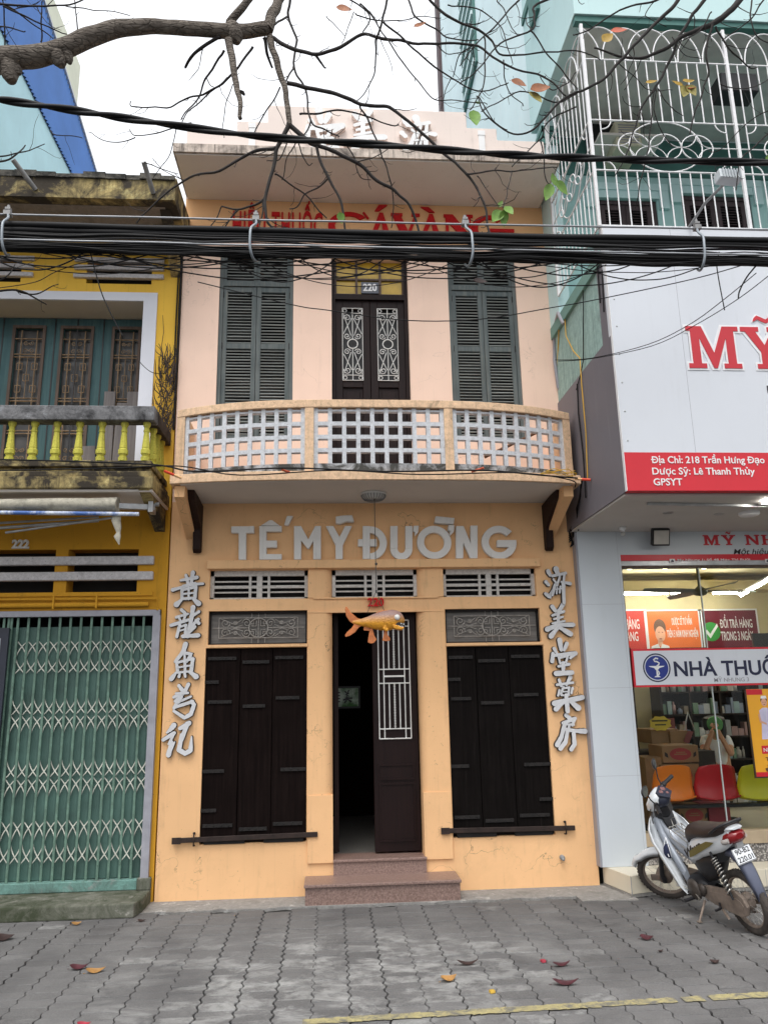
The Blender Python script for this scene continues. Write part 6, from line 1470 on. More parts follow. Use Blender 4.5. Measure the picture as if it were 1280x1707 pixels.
skinmesh('white_top', V2, [(0,1),(1,2),(2,3),(2,4),(4,5),(2,6),(6,7)], [.142*S_,.135*S_,.115*S_,.06*S_,.07*S_,.058*S_,.07*S_,.058*S_], M['outline'], pr)
V3 = [ns(0, .02, .09*S_), ns(0, .06, .03), ns(0, .085, -.08), ns(.03, .09, -.2*S_), ns(.085, .0, .02), ns(.09, -.03, -.1), ns(.085, -.06, -.22*S_), ns(-.08, .0, .02), ns(-.085, -.02, -.1)]
skinmesh('long_black_hair', V3, [(0,1),(1,2),(2,3),(0,4),(4,5),(5,6),(0,7),(7,8)], [.085,.095,.08,.05,.04,.038,.025,.04,.035], M['black'], pr)
for sx in (-1, 1):       # a hand of four fingers and a thumb on each side of the fan
    b0 = ns(sx*.03, -.195, -.09*S_)
    for q in range(4):
        f0 = b0+Vector((sx*(.014-.009*q)*-1, -.005, .012+.008*q)); L = (.036, .044, .042, .032)[q]
        skinmesh('finger', [f0, f0+Vector((-sx*.010, -.004, L*.55)), f0+Vector((-sx*.022, .006, L))], [(0,1),(1,2)], [.0075,.0065,.005], sk_, pr, sub=1)
    skinmesh('thumb', [b0, b0+Vector((-sx*.02, .012, .01)), b0+Vector((-sx*.035, .012, .03))], [(0,1),(1,2)], [.009,.008,.006], sk_, pr, sub=1)
c = ns(.01, -.15, -.02); gf = thing('green_fan', 'round pale green hand fan held over the seated person\'s face', 'hand fan', c)
m = MB(); m.lathe(c, [(0, -.006), (.075, -.004), (.085, 0), (.075, .004), (0, .006)], axis=(-.45, -.89, .1), seg=22); m.build('fan_disc', plain('fan_green', srgb(96, 160, 98), .5), gf)
m = MB()
for kk in range(9): t = 2*math.pi*kk/9; m.tube([c+Vector((0, -.008, 0)), c+Vector((.064*math.cos(t)-.004, -.008-.032*math.cos(t), .072*math.sin(t)))], .0025, 4)
m.tube([c+Vector((0, 0, -.08)), c+Vector((0, 0, -.16))], .006, 6); m.build('fan_ribs', plain('fan_rib', srgb(80, 150, 84), .5), gf)
sc_ = thing('swivel_chair', 'office chair with curved chrome arms under the seated person', 'chair', (hd_.x, 1.85, .2))
m = MB(); m.box(hd_.x-.2, hd_.x+.2, 1.62, 1.98, hd_.z-.72, hd_.z-.65); m.build('seat', M['black'], sc_, bevel=.02)
m = MB(); m.tube([(hd_.x-.22, 1.95, hd_.z-.65), (hd_.x-.24, 1.97, hd_.z-.1), (hd_.x-.17, 1.98, hd_.z+.1), (hd_.x-.12, 1.97, hd_.z-.1)], .012, 8); m.build('chair_frame', M['alu'], sc_)
m = MB(); m.tube([(hd_.x, 1.8, .2), (hd_.x, 1.8, hd_.z-.72)], .03, 10); m.lathe((hd_.x, 1.8, .2), [(0, 0), (.22, 0), (.2, .03), (0, .04)], seg=5); m.build('pedestal', M['black'], sc_)
mo = thing('monitor', 'dark monitor at the right edge of the shop interior', 'monitor', P(1270, 1080, 2.4))
a, b = P(1256, 1078, 2.4), P(1300, 1055, 2.4); m = MB(); m.box(a.x, b.x, 2.4, 2.44, a.z-.1, b.z); m.build('screen', M['black'], mo, bevel=.005)

# ---------------------------------------------------------------- white cage round the upper balcony
cg = thing('balcony_cage', 'white steel cage of bars, arches and ring ornaments on the mint balcony', 'window cage', (4.0, -1.48, 5.38))
CY = -1.50; zr = (5.385, 5.915, 6.41, 7.035)
def cage_face(pt, L, posts_, name_sfx, npan):
    # pt(u, z) -> world point; u along the face
    m = MB(); 
    for z in zr: m.tube([pt(0, z), pt(L, z)], .0085, 6)
    m.build('rail', M['cagewhite'], cg)
    for u in posts_:
        if u == 0.001: continue
        MB().beam(pt(u, 5.38), pt(u, 7.40), .026, .026, up=(0, 1, 0)).build('post', M['cagewhite'], cg)
    for i in range(len(posts_)-1):
        u0, u1 = posts_[i], posts_[i+1]; W_ = u1-u0; n = max(4, round(W_/.0935)); s_ = W_/n
        oc = (u0+u1)/2; hw = W_*.335
        for k in range(1, n):
            u = u0+s_*k; m = MB()
            m.tube([pt(u, zr[2]), pt(u, zr[3])], .0062, 5); m2 = MB() if abs(u-oc) <= hw+.06 else m; m2.tube([pt(u, zr[0]), pt(u, zr[1])], .0062, 5)
            if abs(u-oc) > hw+.06: m.tube([pt(u, zr[1]), pt(u, zr[2])], .0062, 5)
            elif abs(u-oc) > hw-.02:
                sg_ = 1 if u > oc else -1
                for zz, d, mm in ((zr[2], -1, m), (zr[1], 1, m2)):
                    mm.tube([pt(u+sg_*s_*(1-math.cos(t)), zz+d*.09*math.sin(t)) for t in [math.pi/2*q/6 for q in range(7)]], .0062, 5)
            m.build('bar', M['cagewhite'], cg)
            if m2 is not m: m2.build('bar', M['cagewhite'], cg)
        m = MB(); zc = (zr[1]+zr[2])/2; rr_ = hw*.32
        m.tube([pt(oc+hw*.74*math.cos(t), zc+(zr[2]-zr[1])/2*math.sin(t)) for t in [2*math.pi*q/36 for q in range(37)]], .0062, 5)
        for dx in (-2, 0, 2):      # three rings of four leaf-shaped petals
            m.tube([pt(oc+rr_*dx*1.0+rr_*math.cos(t), zc+rr_*.9*math.sin(t)) for t in [2*math.pi*q/28 for q in range(29)]], .0062, 5)
        for dx in (-2, 0, 2):
            for sx in (-1, 1):
                for sz in (-1, 1):
                    m.tube([pt(oc+rr_*dx+sx*rr_*(1-math.sin(t)), zc+sz*rr_*.9*(1-math.cos(t))) for t in [math.pi/2*q/7 for q in range(8)]], .005, 4)
        m.tube([pt(u0, zc), pt(oc-rr_*3, zc)], .0062, 5); m.tube([pt(oc+rr_*3, zc), pt(u1, zc)], .0062, 5)
        m.build('ring_ornament', M['cagewhite'], cg)
        m = MB()
        for k in range(-1, int(n/2.45)+1):
            k = k*2.45-.6
            pts = [pt(u0+s_*k+s_*4.7*(1-math.cos(t))/2, zr[3]+.345*math.sin(t)) for t in [math.pi*q/18 for q in range(19)]]
            us = [u0+s_*k+s_*4.7*(1-math.cos(t))/2 for t in [math.pi*q/18 for q in range(19)]]
            seg_ = [p for p, u in zip(pts, us) if u0-1e-6 <= u <= u1+1e-6]
            if len(seg_) > 1: m.tube(seg_, .0068, 5)
        m.build('arches', M['cagewhite'], cg)
cage_face(lambda u, z: Vector((2.245+u, CY, z)), 5.1, [0, 1.30, 2.60, 3.90, 5.1], '', 4)
cage_face(lambda u, z: Vector((2.245, CY+u, z)), 1.16, [0.001, 1.16], '', 1)
m = MB(); m.box(3.6+.0, 3.95, -1.30, -1.1, 6.95, 7.15) 
tag(m.build('wall_lamp', M['black'], bevel=.01), 'dark lamp box hanging under the ceiling of the caged balcony', 'lamp')
ac = thing('air_conditioner', 'cream air conditioner unit with dark window frame behind the cage bars', 'air conditioner', P(1050, 225, -.4))
a, b = P(1028, 242, -.4), P(1066, 202, -.4); m = MB(); m.box(a.x, b.x, -.4, -.02, a.z, b.z); m.build('casing', plain('cream_casing', srgb(206, 200, 176), .5), ac, bevel=.01)
m = MB()
for kk in range(8): z = a.z+.03+(b.z-a.z-.06)*kk/8; m.box(a.x+.03, b.x-.03, -.404, -.4005, z, z+.012)
m.build('grille', M['cladedge'], ac)
a, b = P(990, 245, -.2), P(1024, 190, -.2); m = MB(); m.box(a.x, b.x, -.2, -.02, a.z, b.z); m.build('window_box', M['black'], ac)
m = MB(); m.box(a.x-.02, b.x+.4, -.42, -.02, a.z-.03, a.z-.002); m.build('shelf', M['soffit_up'], ac)
# floodlight on an arm over the sign
fl2 = thing('sign_floodlight', 'pale finned floodlight on a slanting grey arm over the white sign', 'floodlight', P(1150, 375, -1.75))
hb = P(1213, 300, -2.15); m = MB(); m.tube([P(1148, 378, -1.53), P(1175, 338, -1.85), hb], .011, 8); m.build('arm', M['pipegrey'], fl2)
m = MB(); m.obox(hb+Vector((.0, 0, .02)), (.085, 0, -.008), (0, .05, .0), (.003, .01, .045)); m.build('lamp_body', plain('floodlight_grey', srgb(196, 202, 206), .4), fl2, bevel=.006)
m = MB()
for kk in range(7): m.obox(hb+Vector((-.066+.022*kk, -.052, .02)), (.003, 0, 0), (0, .012, 0), (.002, .006, .04))
m.build('fins', plain('floodlight_fin', srgb(170, 176, 180), .4), fl2)
m = MB(); m.tube([hb+Vector((-.08, 0, .06)), hb+Vector((-.09, 0, .11)), hb+Vector((-.03, 0, .13)), hb+Vector((.0, 0, .07))], .003, 5); m.build('cable', M['cable'], fl2)
# conduit and wires on the flank between the two buildings
m = MB(); m.tube([XP(939, 540, 2.24), XP(930, 522, 2.23), P(924, 545, -.03), P(924, 600, -.03), P(930, 645, -.03), P(941, 662, -.035), P(946, 680, -.04)], .018, 8)
tag(m.build('conduit', M['cladedge']), 'bent grey conduit pipe at the right edge of the upper peach wall', 'conduit')
m = MB(); m.tube([XP(932, 530, 2.25), P(929, 600, -.06), P(935, 650, -.06), P(938, 662, -.06)], .006, 5); m.tube([XP(940, 512, 2.25), XP(943, 560, 2.25), XP(955, 585, 2.25), XP(966, 597, 2.25), XP(969, 640, 2.24), XP(976, 720, 2.24), XP(979, 798, 2.24)], .005, 5)
tag(m.build('yellow_wire', M['wireyellow']), 'yellow wires hanging down the grey cladding beside the peach house', 'wire')
m = MB(); m.tube([XP(968, 420, 2.25), XP(972, 500, 2.25), XP(972, 600, 2.25), XP(967, 625, 2.25), XP(960, 650, 2.25)], .005, 5); m.tube([XP(962, 640, 2.24), XP(964, 690, 2.24), XP(972, 760, 2.24), XP(976, 830, 2.24)], .008, 5)
m.tube([XP(995, 440, 2.25), XP(1000, 505, 2.25)], .006, 5); m.tube([XP(1003, 450, 2.25), XP(1006, 520, 2.25)], .006, 5)
tag(m.build('black_wire', M['cable']), 'thin black wires hanging down the mint flank and grey cladding', 'wire')
m = MB(); r2 = random.Random(3)
for kk in range(7):
    p0 = P(968+kk*1.5, 800, -.55); m.tube([p0, P(966-kk, 830+3*kk, -.4), P(958+kk, 860+4*kk, -.2), P(950+2*kk, 885, -.1), P(948, 880+4*kk, -.04), P(953+kk, 905, -.05), P(950, 912, -.05)], .006, 5)
tag(m.build('wire_tangle', M['cable']), 'tangle of black wires under the right end of the bowed balcony', 'wire tangle')
# ---------------------------------------------------------------- motorbike (local: +x forward, +y its left, +z up)
bike = thing('motorbike', 'white and black motorbike with registration plate parked leaning before the pharmacy step', 'motorbike', (2.89, -1.475, 0.0))
BS, BANG, BLEAN = 0.77, R_(100), R_(13.5)
bike.matrix_world = Matrix.Translation((2.89, -1.475, 0.0)) @ Matrix.Rotation(BANG, 4, 'Z') @ Matrix.Rotation(-BLEAN, 4, 'X') @ Matrix.Scale(BS, 4)
mw = plain('white_bodywork', (0.66, 0.69, 0.72), 0.22, var=.03, vscale=3, coat=.5)
ms = plain('silver_bodywork', (0.36, 0.39, 0.44), 0.32, 0.35, var=.05, vscale=4)
mk_ = plain('black_bodywork', (0.015, 0.015, 0.018), 0.42, var=.3, vscale=8)
mdust = plain('dusty_metal', (0.25, 0.20, 0.165), 0.7, 0.25, var=.3, vscale=14)
mrub = plain('dusty_rubber', (0.055, 0.046, 0.04), 0.9, var=.45, vscale=12, bump=.4, bscale=90)
mchr = plain('dull_chrome', (0.5, 0.49, 0.46), 0.32, 0.85, var=.2, vscale=14)
mseat = plain('seat_vinyl', (0.030, 0.019, 0.016), 0.5, var=.2, bump=.2, bscale=140)
mblue = plain('blue_grey_plastic', (0.085, 0.095, 0.14), 0.5, var=.2)
mdash = plain('dash_plastic', (0.022, 0.026, 0.045), 0.4)
REAR = {'side_cover', 'saddle', 'grab_rail', 'tail_cover', 'tail_lamp', 'indicator', 'rear_mudguard', 'registration_plate', 'plate_digits', 'plate_lamp'}
def bb_(m, name, mat, parent=bike, **k):
    if not name.startswith(('tyre', 'rim', 'spokes', 'hub', 'chain', 'case', 'swing', 'exhaust', 'foot', 'gear', 'passenger', 'side_stand', 'centre_stand', 'front_caliper', 'front_mud', 'engine', 'cylinder')):
        def up(z): u = max(0, min(1, (z-.30)/.20)); return z+.115*u*u*(3-2*u)
        m.v = [Vector((v.x, v.y, up(v.z))) for v in m.v]
    if name in REAR: m.v = [Vector((v.x*.62, v.y, v.z)) if v.x < 0 else v for v in m.v]
    return m.build(name, mat, parent, world=True, **k)
WR = 0.275
def wheel(parent, c, steer=None, drum=.075):
    """tyre, rim, spokes and hub turning on the y axis; steer maps local points of the front fork"""
    tf = steer or (lambda v: v)
    def put(m):
        m.v = [tf(v) for v in m.v]; return m
    m = MB(); pr = [(WR-.062, -.020), (WR-.050, -.030), (WR-.026, -.036), (WR-.008, -.026), (WR, -.010), (WR, .010), (WR-.008, .026), (WR-.026, .036), (WR-.050, .030), (WR-.062, .020), (WR-.062, -.020)]
    m.lathe(c, pr, axis=(0, 1, 0), seg=44)
    for k in range(44):
        t = 2*math.pi*k/44
        for sy in (-1, 1):
            d = Vector((math.cos(t+sy*.03), 0, math.sin(t+sy*.03))); m.obox(Vector(c)+d*(WR-.004)+Vector((0, sy*.016, 0)), Vector((-d.z, 0, d.x))*.008, Vector((0, .008, 0)), d*.004)
    bb_(put(m), 'tyre', mrub, parent)
    m = MB(); m.lathe(c, [(WR-.061, -.021), (WR-.068, -.022), (WR-.075, -.012), (WR-.078, 0), (WR-.075, .012), (WR-.068, .022), (WR-.061, .021)], axis=(0, 1, 0), seg=44); bb_(put(m), 'rim', mdust, parent)
    m = MB()
    for k in range(36):
        t = 2*math.pi*k/36; sy = -1 if k % 2 else 1; t2 = t+(.42 if (k//2) % 2 else -.42)
        a = Vector(c)+Vector((math.cos(t2)*drum*.8, sy*.032, math.sin(t2)*drum*.8)); b = Vector(c)+Vector((math.cos(t)*(WR-.075), sy*.006, math.sin(t)*(WR-.075)))
        m.tube([a, b], .0017, 4, caps=False)
    bb_(put(m), 'spokes', mchr, parent)
    m = MB(); m.lathe(c, [(0, -.05), (drum*.5, -.05), (drum, -.034), (drum, .030), (drum*.55, .050), (.02, .052), (0, .052)], axis=(0, 1, 0), seg=20); m.tube([Vector(c)+Vector((0, -.085, 0)), Vector(c)+Vector((0, .085, 0))], .009, 8); bb_(put(m), 'hub', mdust, parent)
RC_, FC_ = Vector((0, 0, WR)), Vector((1.22, 0, WR))
rw = bpy.data.objects.new('rear_wheel', None); COL.objects.link(rw); rw.parent = bike
wheel(rw, RC_)
SA = Vector((-.45, 0, .893)).normalized(); HD = Vector((1.22-.04, 0, WR))+SA*.02     # steering axis through the fork
SP = Vector((1.165, 0, WR)); SROT = Matrix.Rotation(R_(42), 4, SA)
def steer(v): return SROT @ (Vector(v)-SP)+SP
fw_ = bpy.data.objects.new('front_wheel', None); COL.objects.link(fw_); fw_.parent = bike
wheel(fw_, FC_, steer, .085)
def sput(m): m.v = [steer(v) for v in m.v]; return m
m = MB()
for sy in (-1, 1):
    m.tube([(1.215, sy*.075, WR-.03), (1.205, sy*.075, WR+.06), (1.02, sy*.075, WR+.42)], [.026, .024, .022], 10)
bb_(sput(m), 'front_fork', mk_)
m = MB(); m.obox((1.30, .055, WR+.02), (.045, 0, .01), (0, .008, 0), (-.01, 0, .03)); bb_(sput(m), 'front_caliper', mdust)
# front mudguard over the wheel
m = MB(); m.smooth = True; rg = []
for k in range(19):
    t = R_(30+125*k/18); wd = .062*math.sin(math.pi*min(1, max(0.06, (k+1)/20)))**.45; d = Vector((math.cos(t), 0, math.sin(t))); R1 = WR+.028+(.02 if k < 4 else 0)
    c0 = FC_+d*R1
    rg.append([c0+Vector((0, -wd, 0))-d*.045, c0+Vector((0, -wd*.75, 0))-d*.005, c0+d*.010, c0+Vector((0, wd*.75, 0))-d*.005, c0+Vector((0, wd, 0))-d*.045, c0+Vector((0, wd*.7, 0))-d*.014, c0-d*.002, c0+Vector((0, -wd*.7, 0))-d*.014])
m.loft(rg); bb_(sput(m), 'front_mudguard', mw)
# handlebar cover, dash, grips, levers, mirrors
def ringyz(x, cz, hw, hz, n=12, e=2.6, dx=0):
    r = []
    for q in range(n):
        t = 2*math.pi*q/n; cs, sn = math.cos(t), math.sin(t)
        r.append(Vector((x+dx*sn, math.copysign(abs(cs)**(2/e), cs)*hw, cz+math.copysign(abs(sn)**(2/e), sn)*hz)))
    return r
m = MB(); m.smooth = True
m.loft([ringyz(.845, .985, .088, .050, dx=-.03), ringyz(.875, .985, .112, .086, dx=-.03), ringyz(.92, .975, .118, .098, dx=-.025), ringyz(.975, .955, .095, .082, dx=-.02), ringyz(1.02, .935, .055, .052, dx=-.02)])
cov = bb_(sput(m), 'handlebar_cover', mw)
m = MB(); m.smooth = True; m.loft([ringyz(1.0, .938, .062, .055, dx=-.02), ringyz(1.025, .933, .05, .045, dx=-.02), ringyz(1.035, .93, .02, .02)]); bb_(sput(m), 'headlight', M['fixture'], cov)
m = MB(); m.smooth = True
m.loft([ringyz(.775, .955, .045, .040, dx=-.02), ringyz(.80, .965, .085, .060, dx=-.02), ringyz(.855, .975, .104, .078, dx=-.02), ringyz(.90, .97, .09, .06)]); ds = bb_(sput(m), 'instrument_housing', mdash)
dn = Vector((-.62, 0, .785)); du = Vector((.785, 0, .62)); dc = Vector((.80, 0, 1.045))
q = [(-.060, .062), (.060, .062), (.088, .02), (.055, -.075), (-.055, -.075), (-.088, .02)]
m = MB(); m.prism3([dc+du*v+Vector((0, u, 0)) for u, v in q], -dn*.03); bb_(sput(m), 'instrument_panel', mdash, ds, bevel=.004)
m = MB()
for (u, v, r) in ((-.032, .012, .026), (.026, .018, .022), (0, -.04, .016)): m.lathe(dc+du*v+Vector((0, u, 0)), [(0, .003), (r, .003), (r, 0)], axis=dn, seg=14)
bb_(sput(m), 'dial_marks', plain('dial_face', (.22, .10, .10), .4, var=.6, vscale=90), ds)
m = MB(); m.smooth = True; m.loft([ringyz(.815, .88, .055, .06), ringyz(.86, .86, .075, .075), ringyz(.93, .84, .07, .075), ringyz(.98, .83, .05, .06)]); bb_(sput(m), 'steering_cowl', mk_)
for sy in (-1, 1):
    m = MB(); m.tube([(.88, sy*.10, 1.0), (.86, sy*.17, 1.01), (.81, sy*.27, 1.005)], .013, 8); bb_(sput(m), 'handlebar', mchr)
    m = MB(); m.tube([(.845, sy*.20, 1.01), (.79, sy*.325, 1.0)], .020, 10); m.tube([(.86, sy*.165, 1.01), (.848, sy*.195, 1.01)], .028, 8); bb_(sput(m), 'grip', mk_)
    m = MB(); m.tube([(.885, sy*.16, 1.0), (.875, sy*.24, .985), (.85, sy*.31, .975)], .006, 6); bb_(sput(m), 'lever', mk_)
    m = MB(); m.tube([(.865, sy*.165, 1.02), (.875, sy*.19, 1.09), (.86, sy*.225, 1.17)], .0065, 6); st_ = bb_(sput(m), 'mirror_stem', mk_)
    c = Vector((.855, sy*.245, 1.215)); m = MB(); m.lathe(c, [(0, .03), (.045, .024), (.066, .008), (.068, 0), (.06, -.003)], axis=(1, -sy*.15, .12), seg=22)
    m.v = [c+Vector(((v-c).x, (v-c).y*1.0, (v-c).z*.78)) for v in m.v]; mb_ = bb_(sput(m), 'mirror_housing', mk_, st_)
    m = MB(); m.lathe(c, [(0, -.004), (.058, -.004)], axis=(1, -sy*.15, .12), seg=22); m.v = [c+Vector(((v-c).x, (v-c).y, (v-c).z*.78)) for v in m.v]
    bb_(sput(m), 'mirror_glass', plain('mirror_glass', (.42, .44, .46), .12, .9, var=.02), mb_)
m = MB()
for dy in (-.05, .03, .06): m.tube([(.90, dy, .99), (.98, dy*1.6, .93), (1.03, dy*1.2, .80), (1.08, dy, .62)], .0045, 5)
bb_(sput(m), 'control_cables', mk_)
# leg shields: a pair of flared white sheets joined over the frame spine
for sy in (-1, 1):
    m = MB(); m.smooth = True; rg = []
    for (x, z, yi, yo, sw) in ((1.00, .84, .03, .07, .0), (1.00, .78, .045, .145, .01), (.99, .70, .06, .205, .03), (.955, .60, .075, .235, .055), (.90, .50, .085, .235, .07), (.83, .40, .09, .215, .07), (.76, .31, .10, .19, .05), (.70, .255, .11, .165, .03)):
        a = Vector((x, sy*yi, z)); b = Vector((x-sw*.2, sy*(yi+yo)/2, z)); c = Vector((x-sw*.55, sy*yo, z+.0)); d = Vector((x-sw*1.5, sy*(yo+.006), z-.01))
        rg.append([a, b, c, d, d+Vector((-.004, -sy*.012, 0)), c+Vector((-.014, -sy*.008, 0)), b+Vector((-.016, 0, 0)), a+Vector((-.016, 0, 0))])
    m.loft(rg); bb_(m, 'leg_shield', mw)
m = MB(); m.smooth = True
m.loft([ringyz(.97, .80, .07, .055), ringyz(.93, .70, .085, .075), ringyz(.85, .60, .085, .075), ringyz(.74, .52, .080, .065), ringyz(.60, .475, .075, .055), ringyz(.48, .47, .08, .06)])
bb_(m, 'centre_tunnel', ms)
m = MB(); m.smooth = True
for sy in (-1, 1):
    m.loft([[Vector((x, sy*y0, z)), Vector((x+.03, sy*y1, z-.03)), Vector((x+.03, sy*(y1-.01), z-.09)), Vector((x, sy*(y0-.015), z-.08))] for x, z, y0, y1 in ((.95, .80, .07, .11), (.88, .66, .088, .13), (.78, .52, .09, .13), (.66, .40, .09, .12))])
bb_(m, 'inner_shield', ms)
m = MB(); m.smooth = True; m.loft([ringyz(.90, .84, .06, .03), ringyz(.875, .78, .072, .05), ringyz(.85, .71, .06, .045), ringyz(.84, .66, .03, .02)]); bb_(m, 'key_panel', mk_)
# side covers and tail
for sy in (-1, 1):
    m = MB(); m.smooth = True; rg = []
    for (x, zl, zu, y) in ((.56, .47, .50, .095), (.50, .44, .60, .118), (.42, .47, .66, .128), (.30, .52, .70, .130), (.14, .57, .735, .122), (0, .615, .765, .108), (-.12, .655, .80, .09), (-.22, .70, .825, .07)):
        zm = (zl+zu)/2
        rg.append([Vector((x, sy*y*.85, zl)), Vector((x, sy*y, zl+(zu-zl)*.25)), Vector((x, sy*(y+.004), zm)), Vector((x, sy*y*.96, zl+(zu-zl)*.8)), Vector((x, sy*y*.78, zu)), Vector((x, sy*(y*.78-.02), zu)), Vector((x, sy*(y-.02), zm)), Vector((x, sy*(y*.85-.02), zl))])
    m.loft(rg); sc = bb_(m, 'side_cover', mw)
    if sy > 0:
        def on(u, v): return Vector((u, .1385-.02*max(0, .3-u)*.6, v))
        m = MB(); m.prism3([on(.47, .495), on(.40, .52), on(.10, .66), on(.02, .705), on(.14, .695), on(.30, .63), on(.45, .555)], (0, .003, 0)); bb_(m, 'decal', plain('decal_olive', (.16, .13, .03), .4), sc)
        text_mb('Wave', .1, .003, (.50, .1405, .602), xdir=Vector((-.90, -.035, .44)).normalized(), zdir=Vector((.44, 0, .90)).normalized(), width=.30, height=.075, bold=.03, shear=.35).build('decal_lettering', mk_, sc, world=True)
m = MB(); m.smooth = True; m.loft([ringyz(.52, .50, .10, .09), ringyz(.40, .46, .115, .11), ringyz(.26, .47, .10, .09), ringyz(.14, .53, .07, .05)]); bb_(m, 'lower_cover', mk_)
# saddle and grab rail
m = MB(); m.smooth = True
m.loft([ringyz(.55, .60, .045, .05), ringyz(.53, .66, .085, .075), ringyz(.46, .71, .115, .075), ringyz(.32, .735, .130, .06), ringyz(.16, .755, .132, .055), ringyz(.02, .785, .125, .055), ringyz(-.12, .82, .11, .048), ringyz(-.20, .845, .08, .03)])
bb_(m, 'saddle', mseat)
m = MB(); m.tube([(.04, .14, .785), (-.12, .135, .845), (-.23, .09, .875), (-.26, 0, .88), (-.23, -.09, .875), (-.12, -.135, .845), (.04, -.14, .785)], .012, 8); bb_(m, 'grab_rail', mk_)
m = MB(); m.smooth = True; m.loft([ringyz(-.06, .80, .088, .026), ringyz(-.20, .822, .080, .020), ringyz(-.30, .828, .055, .010)]); bb_(m, 'tail_cover', mw)
m = MB(); m.smooth = True; m.loft([ringyz(-.06, .725, .096, .055), ringyz(-.19, .745, .098, .062), ringyz(-.27, .755, .076, .048), ringyz(-.30, .76, .035, .025)]); tl_ = bb_(m, 'tail_lamp', plain('red_lens', (.20, .006, .009), .2, coat=.3))
for sy in (-1, 1):
    m = MB(); m.smooth = True; m.loft([[Vector((x, sy*y, z)), Vector((x-.01, sy*(y+.012), z+.02)), Vector((x, sy*y, z+.045)), Vector((x+.01, sy*(y-.015), z+.02))] for x, y, z in ((-.08, .104, .69), (-.15, .108, .695), (-.23, .094, .71))]); bb_(m, 'indicator', plain('clear_lens', (.5, .46, .44), .15), tl_)
# rear mudguard, plate
m = MB(); m.smooth = True; rg = []
for (x, z, wd) in ((.02, .62, .07), (-.10, .62, .075), (-.20, .575, .075), (-.28, .50, .068), (-.34, .43, .06), (-.38, .37, .05)): rg.append([Vector((x, -wd, z-.04)), Vector((x-.012, -wd*.6, z)), Vector((x-.016, 0, z+.006)), Vector((x-.012, wd*.6, z)), Vector((x, wd, z-.04)), Vector((x+.012, 0, z-.02))])
m.loft(rg); bb_(m, 'rear_mudguard', mblue)
pc0 = Vector((-.265, 0, .595)); pu = Vector((.50, 0, .866)); pr_ = Vector((0, -1, 0)); pn = Vector((-.866, 0, .5))
m = MB(); m.obox(pc0, pr_*.098, pn*.003, pu*.072); npl = bb_(m, 'registration_plate', plain('plate_white', (.70, .72, .75), .35, var=.02), bevel=.002)
m = MB()
for (a, b, c, d) in ((-.096, .096, .066, .070), (-.096, .096, -.070, -.066), (-.096, -.092, -.07, .07), (.092, .096, -.07, .07)): m.obox(pc0+pr_*(a+b)/2+pu*(c+d)/2+pn*.0035, pr_*(b-a)/2, pn*.001, pu*(d-c)/2)
text_mb('90-B2', .06, .0015, pc0+pr_*-.075+pu*.010+pn*.0032, xdir=pr_, zdir=pu, width=.150, height=.048, bold=.02, mb=m)
text_mb('220.01', .06, .0015, pc0+pr_*-.080+pu*-.058+pn*.0032, xdir=pr_, zdir=pu, width=.160, height=.048, bold=.02, mb=m)
bb_(m, 'plate_digits', M['textblack'], npl)
m = MB(); m.box(-.25, -.20, -.035, .035, .655, .70); bb_(m, 'plate_lamp', M['alu'])
# drive side: chain case, swing arm, shock, engine, stands
m = MB(); m.smooth = False
q = [(-.11, .275), (-.08, .35), (0, .385), (.12, .378), (.40, .350), (.50, .335), (.54, .285), (.50, .225), (.38, .195), (.12, .172), (0, .165), (-.08, .20)]
m.prism3([(x, .062, z) for x, z in q], (0, .032, 0)); cc = bb_(m, 'chain_case', mdust, bevel=.008, seg=2)
m = MB(); m.prism3([(x*.8+.02, .0942, .275+(z-.275)*.5) for x, z in q], (0, .004, 0)); bb_(m, 'case_rib', mdust, cc)
m = MB()
for sy in (-1, 1): m.beam((-.03, sy*.048, WR), (.48, sy*.048, .31), .022, .04)
bb_(m, 'swing_arm', mk_)
for sy in (-1, 1):
    m = MB(); a, b = Vector((.0, sy*.128, .325)), Vector((.14, sy*.125, .60)); m.tube([a, b], .011, 8); sh = bb_(m, 'rear_shock', mk_)
    m = MB(); d = (b-a); n = 66; u = Vector((d.z, 0, -d.x)).normalized(); w_ = Vector((0, 1, 0))
    m.tube([a+d*(.12+.72*k/n)+(u*math.cos(k*.95)+w_*math.sin(k*.95))*.026 for k in range(n+1)], .0055, 5); bb_(m, 'shock_spring', mchr, sh)
m = MB(); m.smooth = True; m.loft([ringyz(.44, .29, .085, .07), ringyz(.50, .30, .12, .10), ringyz(.66, .30, .125, .10), ringyz(.74, .29, .09, .07)]); eg = bb_(m, 'engine', mk_)
m = MB(); m.lathe((.58, .115, .29), [(.095, 0), (.095, .02), (.07, .035), (0, .038)], axis=(0, 1, 0), seg=22); m.lathe((.47, .10, .31), [(.05, 0), (.05, .028), (0, .032)], axis=(0, 1, 0), seg=16); bb_(m, 'engine_cover', plain('oily_engine', (.07, .058, .05), .5, .3, var=.4, vscale=18), eg)
m = MB()
for k in range(7): m.box(.74+.022*k, .748+.022*k, -.075, .075, .255, .375)
m.box(.74, .90, -.05, .05, .27, .36); bb_(m, 'cylinder_fins', mdust, eg)
m = MB(); m.tube([(.86, 0, .27), (.84, -.06, .18), (.60, -.11, .15), (.30, -.13, .19), (.05, -.15, .23)], .016, 8); m.tube([(.16, -.148, .215), (-.32, -.16, .31)], .042, 12); bb_(m, 'exhaust', mdust)
m = MB()
m.tube([(.60, -.22, .215), (.60, .22, .215)], .009, 8)
for sy in (-1, 1): m.tube([(.60, sy*.135, .215), (.60, sy*.245, .22)], .017, 8)
bb_(m, 'foot_pegs', mk_)
